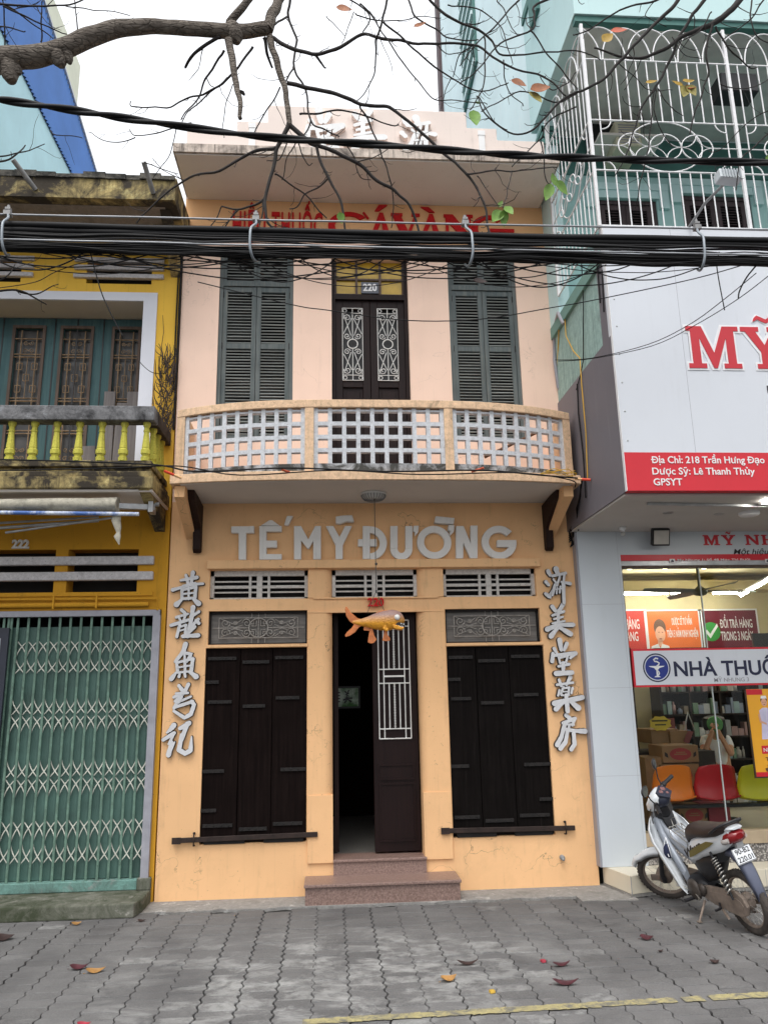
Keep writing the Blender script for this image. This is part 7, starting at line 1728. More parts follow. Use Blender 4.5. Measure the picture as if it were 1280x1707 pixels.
m = MB(); m.tube([(.66, .14, .28), (.74, .155, .30), (.78, .185, .30)], .008, 6); m.tube([(.66, .14, .28), (.56, .14, .27)], .007, 6); m.tube([(.56, .14, .27), (.48, .16, .235), (.46, .19, .235)], .008, 6); bb_(m, 'gear_pedal', mchr)
for sy in (1,): m = MB(); m.tube([(.26, .11, .23), (.20, .15, .215), (.20, .21, .215)], .012, 7); bb_(m, 'passenger_peg', mk_)
cb_, sb_ = math.cos(BLEAN), math.sin(BLEAN)
gz = lambda x, y: -(y)*(-math.tan(BLEAN))      # height of the ground in the leaning frame
m = MB(); a = Vector((.50, .10, .20)); b = Vector((.44, .255, .255*math.tan(BLEAN)+.012)); m.tube([a, b], [.012, .010], 8); m.obox(b, (.02, 0, 0), (0, .016, .004), (0, -.001, .004)); bb_(m, 'side_stand', mdust)
m = MB()
for sy in (-1, 1): m.tube([(.36, sy*.06, .19), (.20, sy*.11, .125+.02*sy), (.12, sy*.15, .13+.02*sy)], .012, 7)
m.tube([(.36, -.07, .19), (.36, .07, .19)], .012, 7); bb_(m, 'centre_stand', mdust)
# wire rack between the knees and a navy face mask on the hook
m = MB()
x0, x1 = .55, .80
def rk(u, v): return Vector((x0+(x1-x0)*u, -.075+.15*v, .555+.10*u+.045))
for v in (0, .25, .5, .75, 1): m.tube([rk(0, v), rk(1, v)], .0045, 5)
for u in (0, .33, .66, 1): m.tube([rk(u, 0), rk(u, 1)], .0045, 5)
for v in (0, 1): m.tube([rk(0, v), rk(0, v)-Vector((0, 0, .09)), rk(1, v)-Vector((0, 0, .09)), rk(1, v)], .0045, 5)
m.tube([rk(1, .2), rk(1, .2)+Vector((.01, .0, .07)), rk(1, .6)+Vector((.01, 0, .07)), rk(1, .6)], .0045, 5)
bb_(m, 'wire_rack', mchr)
msk = thing('face_mask', 'navy cloth pouch with pale strap hanging on the motorbike hook', 'face mask', (0, 0, 0))
m = MB(); m.smooth = True
hk = Vector((.86, .10, .72)); c0 = hk+Vector((-.02, .02, -.11))
m.loft([ [c0+Vector((dx*wd*.5, dy*wd, z)) for dx, dy in ((-1, -.6), (-1.1, .6), (0, 1), (1, .6), (1, -.6), (0, -1))] for z, wd in ((.055, .028), (.03, .052), (-.02, .062), (-.06, .048), (-.078, .02))])
m2 = MB(); m2.tube([hk, c0+Vector((-.035, .01, .05)), c0+Vector((-.045, .015, -.04)), c0+Vector((-.02, .0, -.07))], .0045, 5); m2.tube([hk, c0+Vector((.01, .03, .05)), c0+Vector((-.04, .04, -.05))], .0045, 5)
MX = bike.matrix_world.copy()
m.v = [MX @ v for v in m.v]; m2.v = [MX @ v for v in m2.v]
msk.location = MX @ c0
m.build('mask_cloth', plain('navy_cloth', (.016, .022, .06), .9), msk); m2.build('strap', M['outline'], msk)
# ---------------------------------------------------------------- pavement of interlocking pavers
def paver_mat():
    t = NT('concrete_paver'); t.b.inputs['Roughness'].default_value = .85; t.b.inputs['Specular IOR Level'].default_value = .25
    at = t.n('ShaderNodeAttribute'); at.attribute_name = 'tone'
    n1 = t.noise(1.3, detail=6, rough=.65, dist=.3); n2 = t.noise(9, detail=7, rough=.7); n3 = t.noise(90, detail=4, rough=.7)
    base = t.mix(at.outputs['Fac'], srgb(84, 83, 83), srgb(114, 113, 113))
    base = t.mix(t.mul(t.ramp(n3, .35, .7), .7), base, srgb(126, 125, 124))
    base = t.mix(t.mul(t.ramp(n1, .42, .62), .55), base, srgb(78, 77, 78))
    # cement dust lying in the middle of the forecourt
    g_ = t.n('ShaderNodeNewGeometry'); sp = t.n('ShaderNodeSeparateXYZ'); t.l(g_.outputs['Position'], sp.inputs[0])
    def bumpf(sock, c, wd):
        q = t.n('ShaderNodeMath', operation='SUBTRACT'); t.l(sock, q.inputs[0]); q.inputs[1].default_value = c
        a = t.n('ShaderNodeMath', operation='ABSOLUTE'); t.l(q.outputs[0], a.inputs[0]); return t.ramp(a.outputs[0], wd, wd*.25)
    zone = t.mul(bumpf(sp.outputs['X'], .05, 1.7), bumpf(sp.outputs['Y'], -2.0, 1.3))
    patch = t.noise(3.2, t.coord((.8, 1.3, 1)), detail=8, rough=.7, dist=.6)
    ad = t.n('ShaderNodeAttribute'); ad.attribute_name = 'dust'
    dust = t.mul(t.ramp(patch, .50, .62), t.mul(zone, .72)); dust3 = t.mul(t.mul(ad.outputs['Fac'], t.ramp(n2, .44, .58)), .55)
    patch2 = t.noise(4.3, t.coord((.5, 1.6, 1)), detail=8, rough=.75); dust2 = t.mul(t.ramp(patch2, .62, .70), .4)
    base = t.mix(dust, base, srgb(164, 164, 162)); base = t.mix(dust2, base, srgb(144, 144, 142)); base = t.mix(dust3, base, srgb(160, 160, 158)); oil = t.noise(2.1, t.coord((1, 1.6, 1)), detail=6, rough=.7, dist=.8); base = t.mix(t.mul(t.ramp(oil, .60, .72), .5), base, srgb(66, 64, 62))
    t.l(base, t.b.inputs['Base Color']); t.bump(t.mix(.5, n3, n2), .45, .006); return t.m
M['paver'] = paver_mat()
M['joint'] = plain('joint_sand', (0.028, 0.027, 0.025), 1.0, var=.4, vscale=20, bump=.5)
gm = MB(); gm.box(-60, 60, -60, 40, -0.30, -0.0245)
tag(gm.build('ground', M['joint'], world=True), kind='structure')
pv = MB(); r3 = random.Random(21); tones = []
PWX, PWY, TZ = 0.205, 0.112, 0.020
ncol = int(9.2/PWX); y_lo, y_hi = -4.4, -0.30
def zig(y):      # one zigzag shared by both sides of every joint
    t = (y/PWY) % 1.0
    q = 4*abs(t-.5)-1; return TZ*.5*max(-.8, min(.8, q*1.3))
dusts = []
gcol = [r3.choice((.0014, .0022, .0032, .0046)) for _ in range(ncol+1)]
for i in range(ncol):
    xa = -4.4+i*PWX; y = y_lo+(PWY*.5 if i % 2 else 0)+r3.uniform(-.02, .02)
    while y < y_hi:
        gy = r3.choice((.0022, .0034, .0046, .006))
        if not (y+PWY > -0.33):
            dz = r3.uniform(-.0022, .0022); tx, ty = r3.uniform(-.010, .010), r3.uniform(-.012, .012)
            ga, gb_ = gcol[i]+r3.uniform(0, .0015), gcol[i+1]+r3.uniform(0, .0015)
            y0, y1 = y+gy/2, y+PWY-gy/2; ys = sorted({y0, y1} | {v*PWY/8 for v in range(math.ceil(y0*8/PWY), math.floor(y1*8/PWY)+1)})
            L_ = [(xa+ga+zig(v), v) for v in ys]; R2 = [(xa+PWX-gb_+zig(v), v) for v in ys]
            wv = r3.uniform(-.004, .004)
            pts = [L_[0], (xa+PWX*.35, y0+wv), (xa+PWX*.65, y0-wv)]+R2+[(xa+PWX*.65, y1-wv), (xa+PWX*.35, y1+wv)]+L_[:0:-1]
            n = len(pts); cx, cy = xa+PWX/2, (y0+y1)/2
            def hz(px, py): return dz+tx*(px-cx)+ty*(py-cy)
            top = [(px+(cx-px)*.025, py+(cy-py)*.045, hz(px, py)) for px, py in pts]; mid = [(px, py, hz(px, py)-.004) for px, py in pts]; bot = [(px, py, -.023) for px, py in pts]
            pv.add(top+mid+bot, [tuple(range(n))]+[(k+n, (k+1) % n+n, (k+1) % n, k) for k in range(n)]+[(k+2*n, (k+1) % n+2*n, (k+1) % n+n, k+n) for k in range(n)])
            tones += [min(1, max(0, r3.gauss(.45, .17)))]*(1+2*n)
            zn = max(0, 1-abs(cx-.25)/1.5)*max(0, 1-abs(cy+2.0)/1.0)
            dusts += [(r3.uniform(.5, 1) if r3.random() < .9*zn+.02 else 0.0)]*(1+2*n)
        y += PWY
po = pv.build('pavement', M['paver'], world=True)
at = po.data.attributes.new('tone', 'FLOAT', 'FACE'); at.data.foreach_set('value', tones)
ad_ = po.data.attributes.new('dust', 'FLOAT', 'FACE'); ad_.data.foreach_set('value', dusts)
tag(po, kind='structure')
# mortar strip along the foot of the walls, with a ragged edge
def ragged(x0, x1, y0, y1, amp, seed):
    r_ = random.Random(seed); n = int((x1-x0)/.035); f_ = [(x0+(x1-x0)*k/n, y0+amp*(mnoise.noise(Vector((k*.21, seed, 0)))+.5*mnoise.noise(Vector((k*.7, seed, 3))))) for k in range(n+1)]
    return [(x0, y1)]+f_+[(x1, y1)]
M['mortar'] = weathered('mortar_strip', srgb(146, 144, 141), (0.14, 0.135, 0.125), 0.52, 0.78, 4.0, light=srgb(176, 175, 172), bump=.5)
m = MB(); m.zprism(ragged(-4.6, 4.9, -.33, .06, .05, 2), -.02, .0035); tag(m.build('concrete_strip', M['mortar'], world=True), kind='structure')
m = MB(); m.zprism(ragged(2.0, 2.45, -.5, -.03, .05, 5), -.02, .005); tag(m.build('concrete_patch', M['mortar'], world=True), kind='structure')
# faded yellow line, painted over the pavers in broken lengths
M['roadpaint'] = weathered('faded_yellow_paint', srgb(168, 158, 116), (0.15, 0.145, 0.13), .44, .60, 9.0, bump=.3)
m = MB(); r4 = random.Random(9)
a, b = Vector((-.14, -2.585)), Vector((3.3, -2.50))
n = 90
for k in range(n):
    t0, t1 = k/n, (k+.985)/n; p, q = a+(b-a)*t0, a+(b-a)*t1
    if r4.random() < .035: continue
    h0, h1 = .036+r4.uniform(-.006, .006), .036+r4.uniform(-.008, .008)
    m.add([(p.x, p.y-h0, .0058), (q.x, q.y-h1, .0058), (q.x, q.y+h1, .0058), (p.x, p.y+h0, .0058)], [(0, 1, 2, 3)])
tag(m.build('yellow_line', M['roadpaint'], world=True), kind='structure')
# fallen leaves
def leafmat(n_, c): return plain(n_, c, .6, var=.3, vscale=25)
LM = {'red': leafmat('dark_red_leaf', (.065, .014, .02)), 'orange': leafmat('tan_leaf', (.36, .19, .06)), 'brown': leafmat('dark_brown_leaf', (.035, .018, .016)), 'bright': leafmat('bright_red_leaf', (.30, .02, .04)), 'green': leafmat('green_leaf', (.12, .24, .03)), 'gold': leafmat('gold_leaf', (.40, .25, .03)), 'rust': leafmat('rust_leaf', (.30, .10, .03)), 'scarlet': leafmat('scarlet_leaf', (.45, .08, .03)), 'olive': leafmat('olive_leaf', (.26, .22, .05))}
def leaf_mesh(m, c, ax, nrm, L, wd, curl=.25, flat=False):
    """a leaf blade along ax, folded about its midrib"""
    ax = Vector(ax).normalized(); nrm = Vector(nrm); nrm = (nrm-ax*nrm.dot(ax)).normalized(); sd_ = ax.cross(nrm); c = Vector(c); n = 7; rows = []
    for k in range(n+1):
        t = k/n; w_ = wd*math.sin(math.pi*(t**.72))**.9 if 0 < t < 1 else .0006
        mid = c+ax*(L*(t-.5))+nrm*(curl*L*(t-.5)**2)
        rows.append([mid-sd_*w_+nrm*w_*.35, mid, mid+sd_*w_+nrm*w_*.35])
    vv = [v for r in rows for v in r]; top = len(vv); vv += [v-nrm*.0012 for v in vv]; fs = []
    for k in range(n):
        for j in range(2):
            q = (k*3+j, k*3+j+1, k*3+j+4, k*3+j+3); fs += [q, tuple(x+top for x in q[::-1])]
    m.smooth = True; m.add(vv, fs); m.smooth = False
    m.tube([c-ax*L*.5, c-ax*L*.62-nrm*.0], .0015, 4)
for (px, py, L, wd, ang, k, lab) in ((133, 1611, .13, .030, 5, 'red', 'dark red fallen leaf on the pavers beside a tan one at left'), (160, 1617, .13, .030, 15, 'orange', 'tan fallen leaf on the pavers beside a dark red one at left'), (8, 1563, .15, .05, 10, 'brown', 'dark brown curled leaf at the left edge of the pavement'), (128, 1538, .08, .025, 20, 'orange', 'small tan leaf in front of the mossy concrete step'), (141, 1705, .08, .02, 0, 'bright', 'bright red leaf at the bottom left of the pavement'), (779, 1604, .15, .02, 2, 'brown', 'thin dry brown leaf in front of the doorstep'), (747, 1630, .12, .035, 25, 'orange', 'tan folded leaf on the pavers right of centre'), (935, 1606, .13, .022, 10, 'red', 'dark red leaf beside a red scrap, upper of the right pair'), (942, 1637, .17, .026, -4, 'red', 'long dark red leaf above the yellow line, lower of the right pair'), (1077, 1562, .10, .036, -10, 'red', 'dark red curled leaf in front of the motorbike front wheel'), (1190, 1601, .07, .022, 5, 'brown', 'small dark leaf on the pavers near the right edge'), (1100, 1583, .05, .012, 30, 'brown', 'tiny brown leaf scrap between two dark red leaves at right'), (237, 1533, .07, .018, 0, 'brown', 'small brown leaf at the corner of the concrete step')):
    c = G(px, py, .015); m = MB(); t = R_(ang); leaf_mesh(m, (0, 0, 0), (math.cos(t), math.sin(t), 0), (0, -.25, 1), L*.9, wd*.9, curl=.9)
    lo = min(v.z for v in m.v); m.v = [v+Vector((c.x, c.y, .003-lo)) for v in m.v]
    tag(m.build('fallen_leaf', LM[k]), lab, 'leaf', 'fallen leaves on the pavement')
for (px, py, k, lab) in ((905, 1603, 'bright', 'small bright red scrap lying beside a dark red leaf'), (820, 1654, 'gold', 'small yellow scrap on the pavers above the yellow line')):
    c = G(px, py, .005); m = MB(); m.obox((c.x, c.y, .009), (.014, .004, 0), (-.004, .011, 0), (0, .003, .007)); tag(m.build('litter_scrap', LM[k], bevel=.002), lab, 'litter')
# ---------------------------------------------------------------- overhead cables
def smooth(pts, n=6):
    pts = [Vector(p) for p in pts]; out = []
    for i in range(len(pts)-1):
        p0 = pts[max(i-1, 0)]; p1 = pts[i]; p2 = pts[i+1]; p3 = pts[min(i+2, len(pts)-1)]
        for k in range(n):
            t = k/n
            out.append(0.5*((2*p1)+(p2-p0)*t+(2*p0-5*p1+4*p2-p3)*t*t+(3*p1-p0-3*p2+p3)*t*t*t))
    out.append(pts[-1]); return out
CYB = -2.9
def pxm(px, py, Y): return (P(px+1, py, Y)-P(px, py, Y)).length
def bundle_pt(px, dy, dY=0.0):
    base = 372+ (px/640.0)*15-(px/1280.0)**2*4
    return P(px, base+dy, CYB+dY)
r5 = random.Random(31)
def long_cable(dy, wpx, mat, lab, grp, dY=0, wob=2.0, name='cable'):
    pts = []; ph_ = r5.uniform(0, 9)
    for k in range(25):
        px = -260+1800*k/24; wv = wob*(mnoise.noise(Vector((px*.006, ph_, dy)))*1.6+mnoise.noise(Vector((px*.02, ph_, dy)))*.5)
        pts.append(bundle_pt(px, dy+wv, dY+.01*mnoise.noise(Vector((px*.01, ph_, 5)))))
    r = wpx*pxm(640, 400, CYB)/2
    tag(MB().tube(smooth(pts, 4), r, 8).build(name, mat), lab, 'cable', grp)
gb1 = 'black cables in the overhead bundle'; lb1 = 'black cable running in the overhead bundle across the street front'
long_cable(-15, 3.4, M['cable_grey'], 'pale grey messenger wire above the black cable bundle', None, .0, .4, 'messenger_wire')
long_cable(26.5, 3.2, M['cable_grey'], 'pale grey wire running through the middle of the black cable bundle', None, -.05, .8, 'messenger_wire')
for dy, w_, dY, wb in ((3, 11, 0, 1.2), (11, 12, .015, 1.6), (17, 5, -.02, 4.0), (20, 4, .02, 5.0), (23, 3, -.03, 5.0), (31, 4, 0, 4.0), (35, 9, .02, 2.5), (41, 10, .0, 3.0), (43, 5, .03, 4.0), (29, 2.5, -.03, 6.0), (38, 3, -.03, 6.0), (44, 4, -.01, 4.0), (22, 2.5, -.04, 6.5), (34, 2.5, -.045, 7.0), (45, 2.5, .02, 5.0), (43, 2.5, -.03, 5.5), (13, 3, -.02, 5), (43, 2, -.05, 8), (27, 2, -.05, 6), (40, 2, -.055, 8)):
    long_cable(dy, w_, M['cable'], lb1, gb1, dY, wb)
gb2 = 'thin wires drooping below the bundle'; lb2 = 'thin black wire drooping below the overhead cable bundle'
for (x0, x1, d0, sag) in ((140, 330, 40, 26), (90, 430, 44, 40), (180, 520, 46, 34), (300, 620, 46, 22), (380, 690, 44, 60), (420, 760, 46, 75), (480, 720, 46, 42), (470, 830, 46, 30), (560, 900, 48, 46), (650, 930, 46, 22), (700, 1010, 48, 64), (790, 1120, 48, 58), (840, 1050, 48, 30), (880, 1190, 46, 24), (-40, 250, 46, 40), (-60, 180, 44, 22), (-20, 330, 47, 55), (20, 300, 42, 12), (240, 470, 46, 16), (380, 560, 46, 66), (330, 700, 48, 52), (500, 640, 46, 50), (610, 800, 48, 34), (740, 960, 46, 44), (800, 1000, 44, 70), (960, 1170, 48, 40), (60, 420, 46, 30), (200, 620, 48, 58), (-30, 140, 46, 50)):
    pts = []
    for k in range(13):
        t = k/12; px = x0+(x1-x0)*t; pts.append(bundle_pt(px, d0+sag*(1-(2*t-1)**2)*.62+1.6*mnoise.noise(Vector((t*5, x0, 0))), r5.uniform(-.01, .01)))
    tag(MB().tube(smooth(pts, 3), r5.uniform(1.1, 1.9)*pxm(640, 400, CYB)/1.5, 5).build('thin_wire', M['cable']), lb2, 'wire', gb2)
def wire(pts, wpx, lab, Y=CYB, mat='cable', name='wire', grp=None, cat='wire'):
    p = smooth([P(a, b, (c[0] if c else Y)) for a, b, *c in pts], 5)
    return tag(MB().tube(p, wpx*pxm(640, 400, Y)/2, 6).build(name, M[mat]), lab, cat, grp)
wire([(330,470),(487,508),(546,517),(678,534),(801,532),(918,513),(1001,498),(1155,465),(1247,439)], 1.8, 'long thin wire sagging across the balcony door and white sign')
wire([(925,600,-1.55),(985,597,-1.7),(1080,574,-2.1),(1150,540,-2.4),(1205,500,-2.7),(1260,455,-2.9)], 1.6, 'upper of two thin wires curving from the mint flank across the white sign')
wire([(930,602,-1.55),(985,598,-1.7),(1085,577,-2.1),(1158,542,-2.4),(1230,498,-2.7),(1290,452,-2.9)], 1.6, 'lower of two thin wires curving from the mint flank across the white sign')
wire([(1198,420),(1194,440),(1198,470),(1207,517)], 1.8, 'short wire hanging down in front of the white sign')
wire([(1262,440),(1244,462),(1232,485),(1230,497)], 2.6, 'stub of thicker wire hanging at the right end of the bundle')
wire([(151,420),(160,455),(172,494),(190,532),(205,560)], 2.0, 'thin wire dropping in front of the loggia of the yellow house')
wire([(232,602,-.2),(245,615,-.2),(258,622,-.15),(278,622,-.1)], 1.8, 'short loose wire crossing the white surround of the yellow house')
wire([(0,480),(60,470),(96,452),(150,436),(240,432)], 1.5, 'thin stray wire in front of the yellow wall vents')
for (pts, lab) in (([(-60,159),(0,166),(125,184),(250,203),(440,228),(640,242),(820,256),(960,263),(1120,268),(1340,272)], 'thick black power cable crossing below the tree branch'),):
    o = thing('power_cable', lab, 'cable', P(640, 243, -3.1)); base = smooth([P(a, b, -3.1) for a, b in pts], 20); rr_ = 4.0*pxm(640, 243, -3.1)
    for ph_ in (0, math.pi):
        MB().tube([q+Vector((0, math.sin(ph_+k*.22)*rr_*.72, math.cos(ph_+k*.22)*rr_*.72)) for k, q in enumerate(base)], rr_*.95, 8).build('strand', M['cable'], o)
wire([(-60,764,-.9),(0,766,-.85),(120,769,-.85),(262,775,-.86),(330,786,-.86),(480,780,-.9),(640,786,-.9),(800,784,-.9),(900,792,-.88),(962,797,-.80)], 2.6, 'black cable draped along both balcony ledges, upper strand', Y=-.86, name='ledge_cable', cat='cable')
wire([(-60,786,-.80),(60,783,-.78),(200,780,-.80),(300,777,-.86),(400,792,-.88),(560,784,-.9),(700,791,-.9),(860,788,-.9),(950,800,-.80),(958,812,-.72)], 2.0, 'black cable draped along both balcony ledges, lower strand', Y=-.86, name='ledge_cable', cat='cable')
m = MB(); r6 = random.Random(12)
for k in range(5):
    a = P(900+r6.uniform(0, 20), 790, -.8); m.tube(smooth([a, P(915+10*k, 775+r6.uniform(0, 16), -.82), P(935+6*k, 792, -.8), P(950+r6.uniform(0, 12), 790+r6.uniform(-8, 8), -.78)], 5), .0035, 5)
tag(m.build('wire_loops', M['wireyellow']), 'yellow wire loops bunched at the right end of the balcony lattice', 'wire')
# hooks holding the bundle under the messenger wire
for hx, lab in ((12, 'grey J hook on the cable bundle before the yellow wall vents'), (425, 'grey J hook holding the cable bundle above the left louvred window'), (779, 'grey J hook holding the cable bundle above the right louvred window'), (1165, 'grey J hook holding the cable bundle in front of the white sign')):
    top = bundle_pt(hx, -15, -.0); k = pxm(hx, 400, CYB)
    o = thing('cable_hook', lab, 'cable hook', top, 'hooks along the overhead bundle')
    def hp(dx, dy, dY): return bundle_pt(hx+dx, dy, dY)
    MB().tube(smooth([hp(2, -16, -.0), hp(2, -9, -.05), hp(-6, -2, -.085), hp(-8, 12, -.10), hp(-8, 30, -.10), hp(-5, 44, -.08), hp(0, 53, -.03), hp(4, 52, .02)], 4) if hx < 600 else smooth([hp(-4, -16, -.0), hp(-2, -9, -.05), hp(6, -2, -.085), hp(8, 12, -.10), hp(9, 30, -.10), hp(6, 46, -.08), hp(1, 55, -.03), hp(-4, 52, .02)], 4), .0078, 8).build('hook', M['hook'], o)
    m = MB(); c = hp(2 if hx < 600 else -4, -16, 0); m.obox(c, (.02, 0, 0), (0, .02, 0), (0, 0, .014)); m.tube([c+Vector((0, 0, .01)), c+Vector((0, 0, .055))], .009, 7); m.obox(c+Vector((0, 0, .03)), (.015, 0, 0), (0, .015, 0), (0, 0, .007)); m.build('clamp', M['pipegrey'], o)

# ---------------------------------------------------------------- bare street trees
def barkmat(n_, c1, c2, sc):
    t = NT(n_); t.b.inputs['Roughness'].default_value = .9; t.b.inputs['Specular IOR Level'].default_value = .2
    a = t.noise(sc, t.coord((1, 1, 1.0)), detail=9, rough=.75, dist=1.2); v = t.n('ShaderNodeTexVoronoi'); v.feature = 'DISTANCE_TO_EDGE'; v.inputs['Scale'].default_value = 26
    t.l(t.coord((.38, 1, 1.9)), v.inputs['Vector']); c = t.mix(t.ramp(a, .35, .65), c1, c2); c = t.mix(t.mul(t.ramp(v.outputs['Distance'], .04, .0), .55), c, k_(c1, .5)); t.l(c, t.b.inputs['Base Color']); t.bump(t.mix(.5, a, t.ramp(v.outputs['Distance'], 0, .12)), .9, .02); return t.m
M['bark'] = barkmat('bark', (.10, .083, .07), (.23, .20, .17), 14)
M['twig'] = plain('twig_bark', (.022, .018, .017), .85, var=.35, vscale=18)
TYL = -2.5
def branch(tree, pts, w0, w1, Y0, Y1, name='branch', mat='twig', shoots=True, seed=0, seg=7, nz=.012, ws=None):
    n = len(pts); w = [P(a, b, Y0+(Y1-Y0)*i/(n-1)) for i, (a, b) in enumerate(pts)]; s = smooth(w, 6); k = pxm(640, 200, (Y0+Y1)/2)/1.0; r_ = random.Random(seed*13+5)
    s2 = []
    for i, q in enumerate(s):
        e = 0 if i in (0, len(s)-1) else nz*min(1, 1.0)
        s2.append(q+Vector((mnoise.noise(q*9)*e, mnoise.noise(q*7+Vector((3, 1, 2)))*e, mnoise.noise(q*9+Vector((7, 0, 0)))*e)))
    m = len(s2); rad = []
    for i in range(m):
        t = i/(m-1); r = (w0+(w1-w0)*t)/2*k*(.9 if mat == 'twig' else .93)
        if ws: j = min(len(ws)-2, int(t*(len(ws)-1))); u = t*(len(ws)-1)-j; r = (ws[j]+(ws[j+1]-ws[j])*u)/2*k
        rad.append(r*(1+.07*mnoise.noise(s2[i]*9)+(.07 if (i % 6 == 0 and mat != 'bark') else 0)))
    mb = MB(); mb.tube(s2, rad, seg); tm = mb
    if shoots:
        L = sum((s2[i+1]-s2[i]).length for i in range(m-1)); cnt = int(L*7)
        for _ in range(cnt):
            i = r_.randrange(2, m-1); d = (s2[i]-s2[i-1]).normalized(); sd_ = Vector((-d.z, r_.uniform(-.6, .6), d.x)).normalized()*r_.choice((-1, 1)); ln = r_.choice((.03, .04, .05, .06, .09, .13, .19, .28))
            g_ = (d*.55+sd_).normalized(); q = s2[i].copy(); pp = [q]
            for j in range(5):
                g_ = (g_+Vector((r_.uniform(-.35, .35), r_.uniform(-.25, .25), .16*(j-1)+r_.uniform(-.2, .2)))).normalized(); pp.append(pp[-1]+g_*ln/5)
            r0 = min(rad[i]*.5, .0030+.004*ln)
            tm.tube(pp, [r0, r0*.9, r0*.75, r0*.65, r0*.7, r0*.4], 5)
    return mb.build(name, M[mat], tree)
lt_ = thing('bare_tree', 'bare tree whose thick bark covered limb arches in from the left edge', 'tree', (-3.5, TYL, 0))
trunk = MB(); a = P(-45, 122, TYL)
tp = smooth([(-3.5, TYL, -.02), (-3.48, TYL, 1.2), (-3.55, TYL-.05, 2.6), (-3.45, TYL, 3.9), (-3.15, TYL, 4.75), tuple(a)], 6)
trunk.tube(tp, [.20-.125*min(1, i/(len(tp)-1)) for i in range(len(tp))], 16); trunk.build('trunk', M['bark'], lt_)
o = branch(lt_, [(-45,122),(0,101),(60,94),(110,80),(150,62),(200,47),(260,44),(330,48),(375,51),(415,51),(446,46)], 50, 27, TYL, TYL, 'limb', 'bark', False, seg=22, nz=.006, ws=[43, 39, 34, 32, 31, 27, 24, 23, 24, 23, 22])
for (px, py, qx, qy, w0, w1) in ((14, 100, 19, 136, 34, 22), (96, 86, 103, 110, 30, 18), (20, 104, 34, 124, 24, 10), (108, 84, 118, 106, 20, 9), (392, 52, 396, 72, 30, 14), (390, 50, 384, 36, 26, 14)):
    k = pxm(200, 60, TYL)/2; p, q = P(px, py, TYL), P(qx, qy, TYL); ps = [p+(q-p)*t+Vector((mnoise.noise(p*20+Vector((t*4, 0, 0)))*.012, 0, 0)) for t in (0, .35, .7, 1)]
    kb = MB(); kb.tube(ps, [w0*k, w0*k*.95, (w0+w1)*.5*k, w1*k*.7], 10); kb.build('knot', M['bark'], lt_)
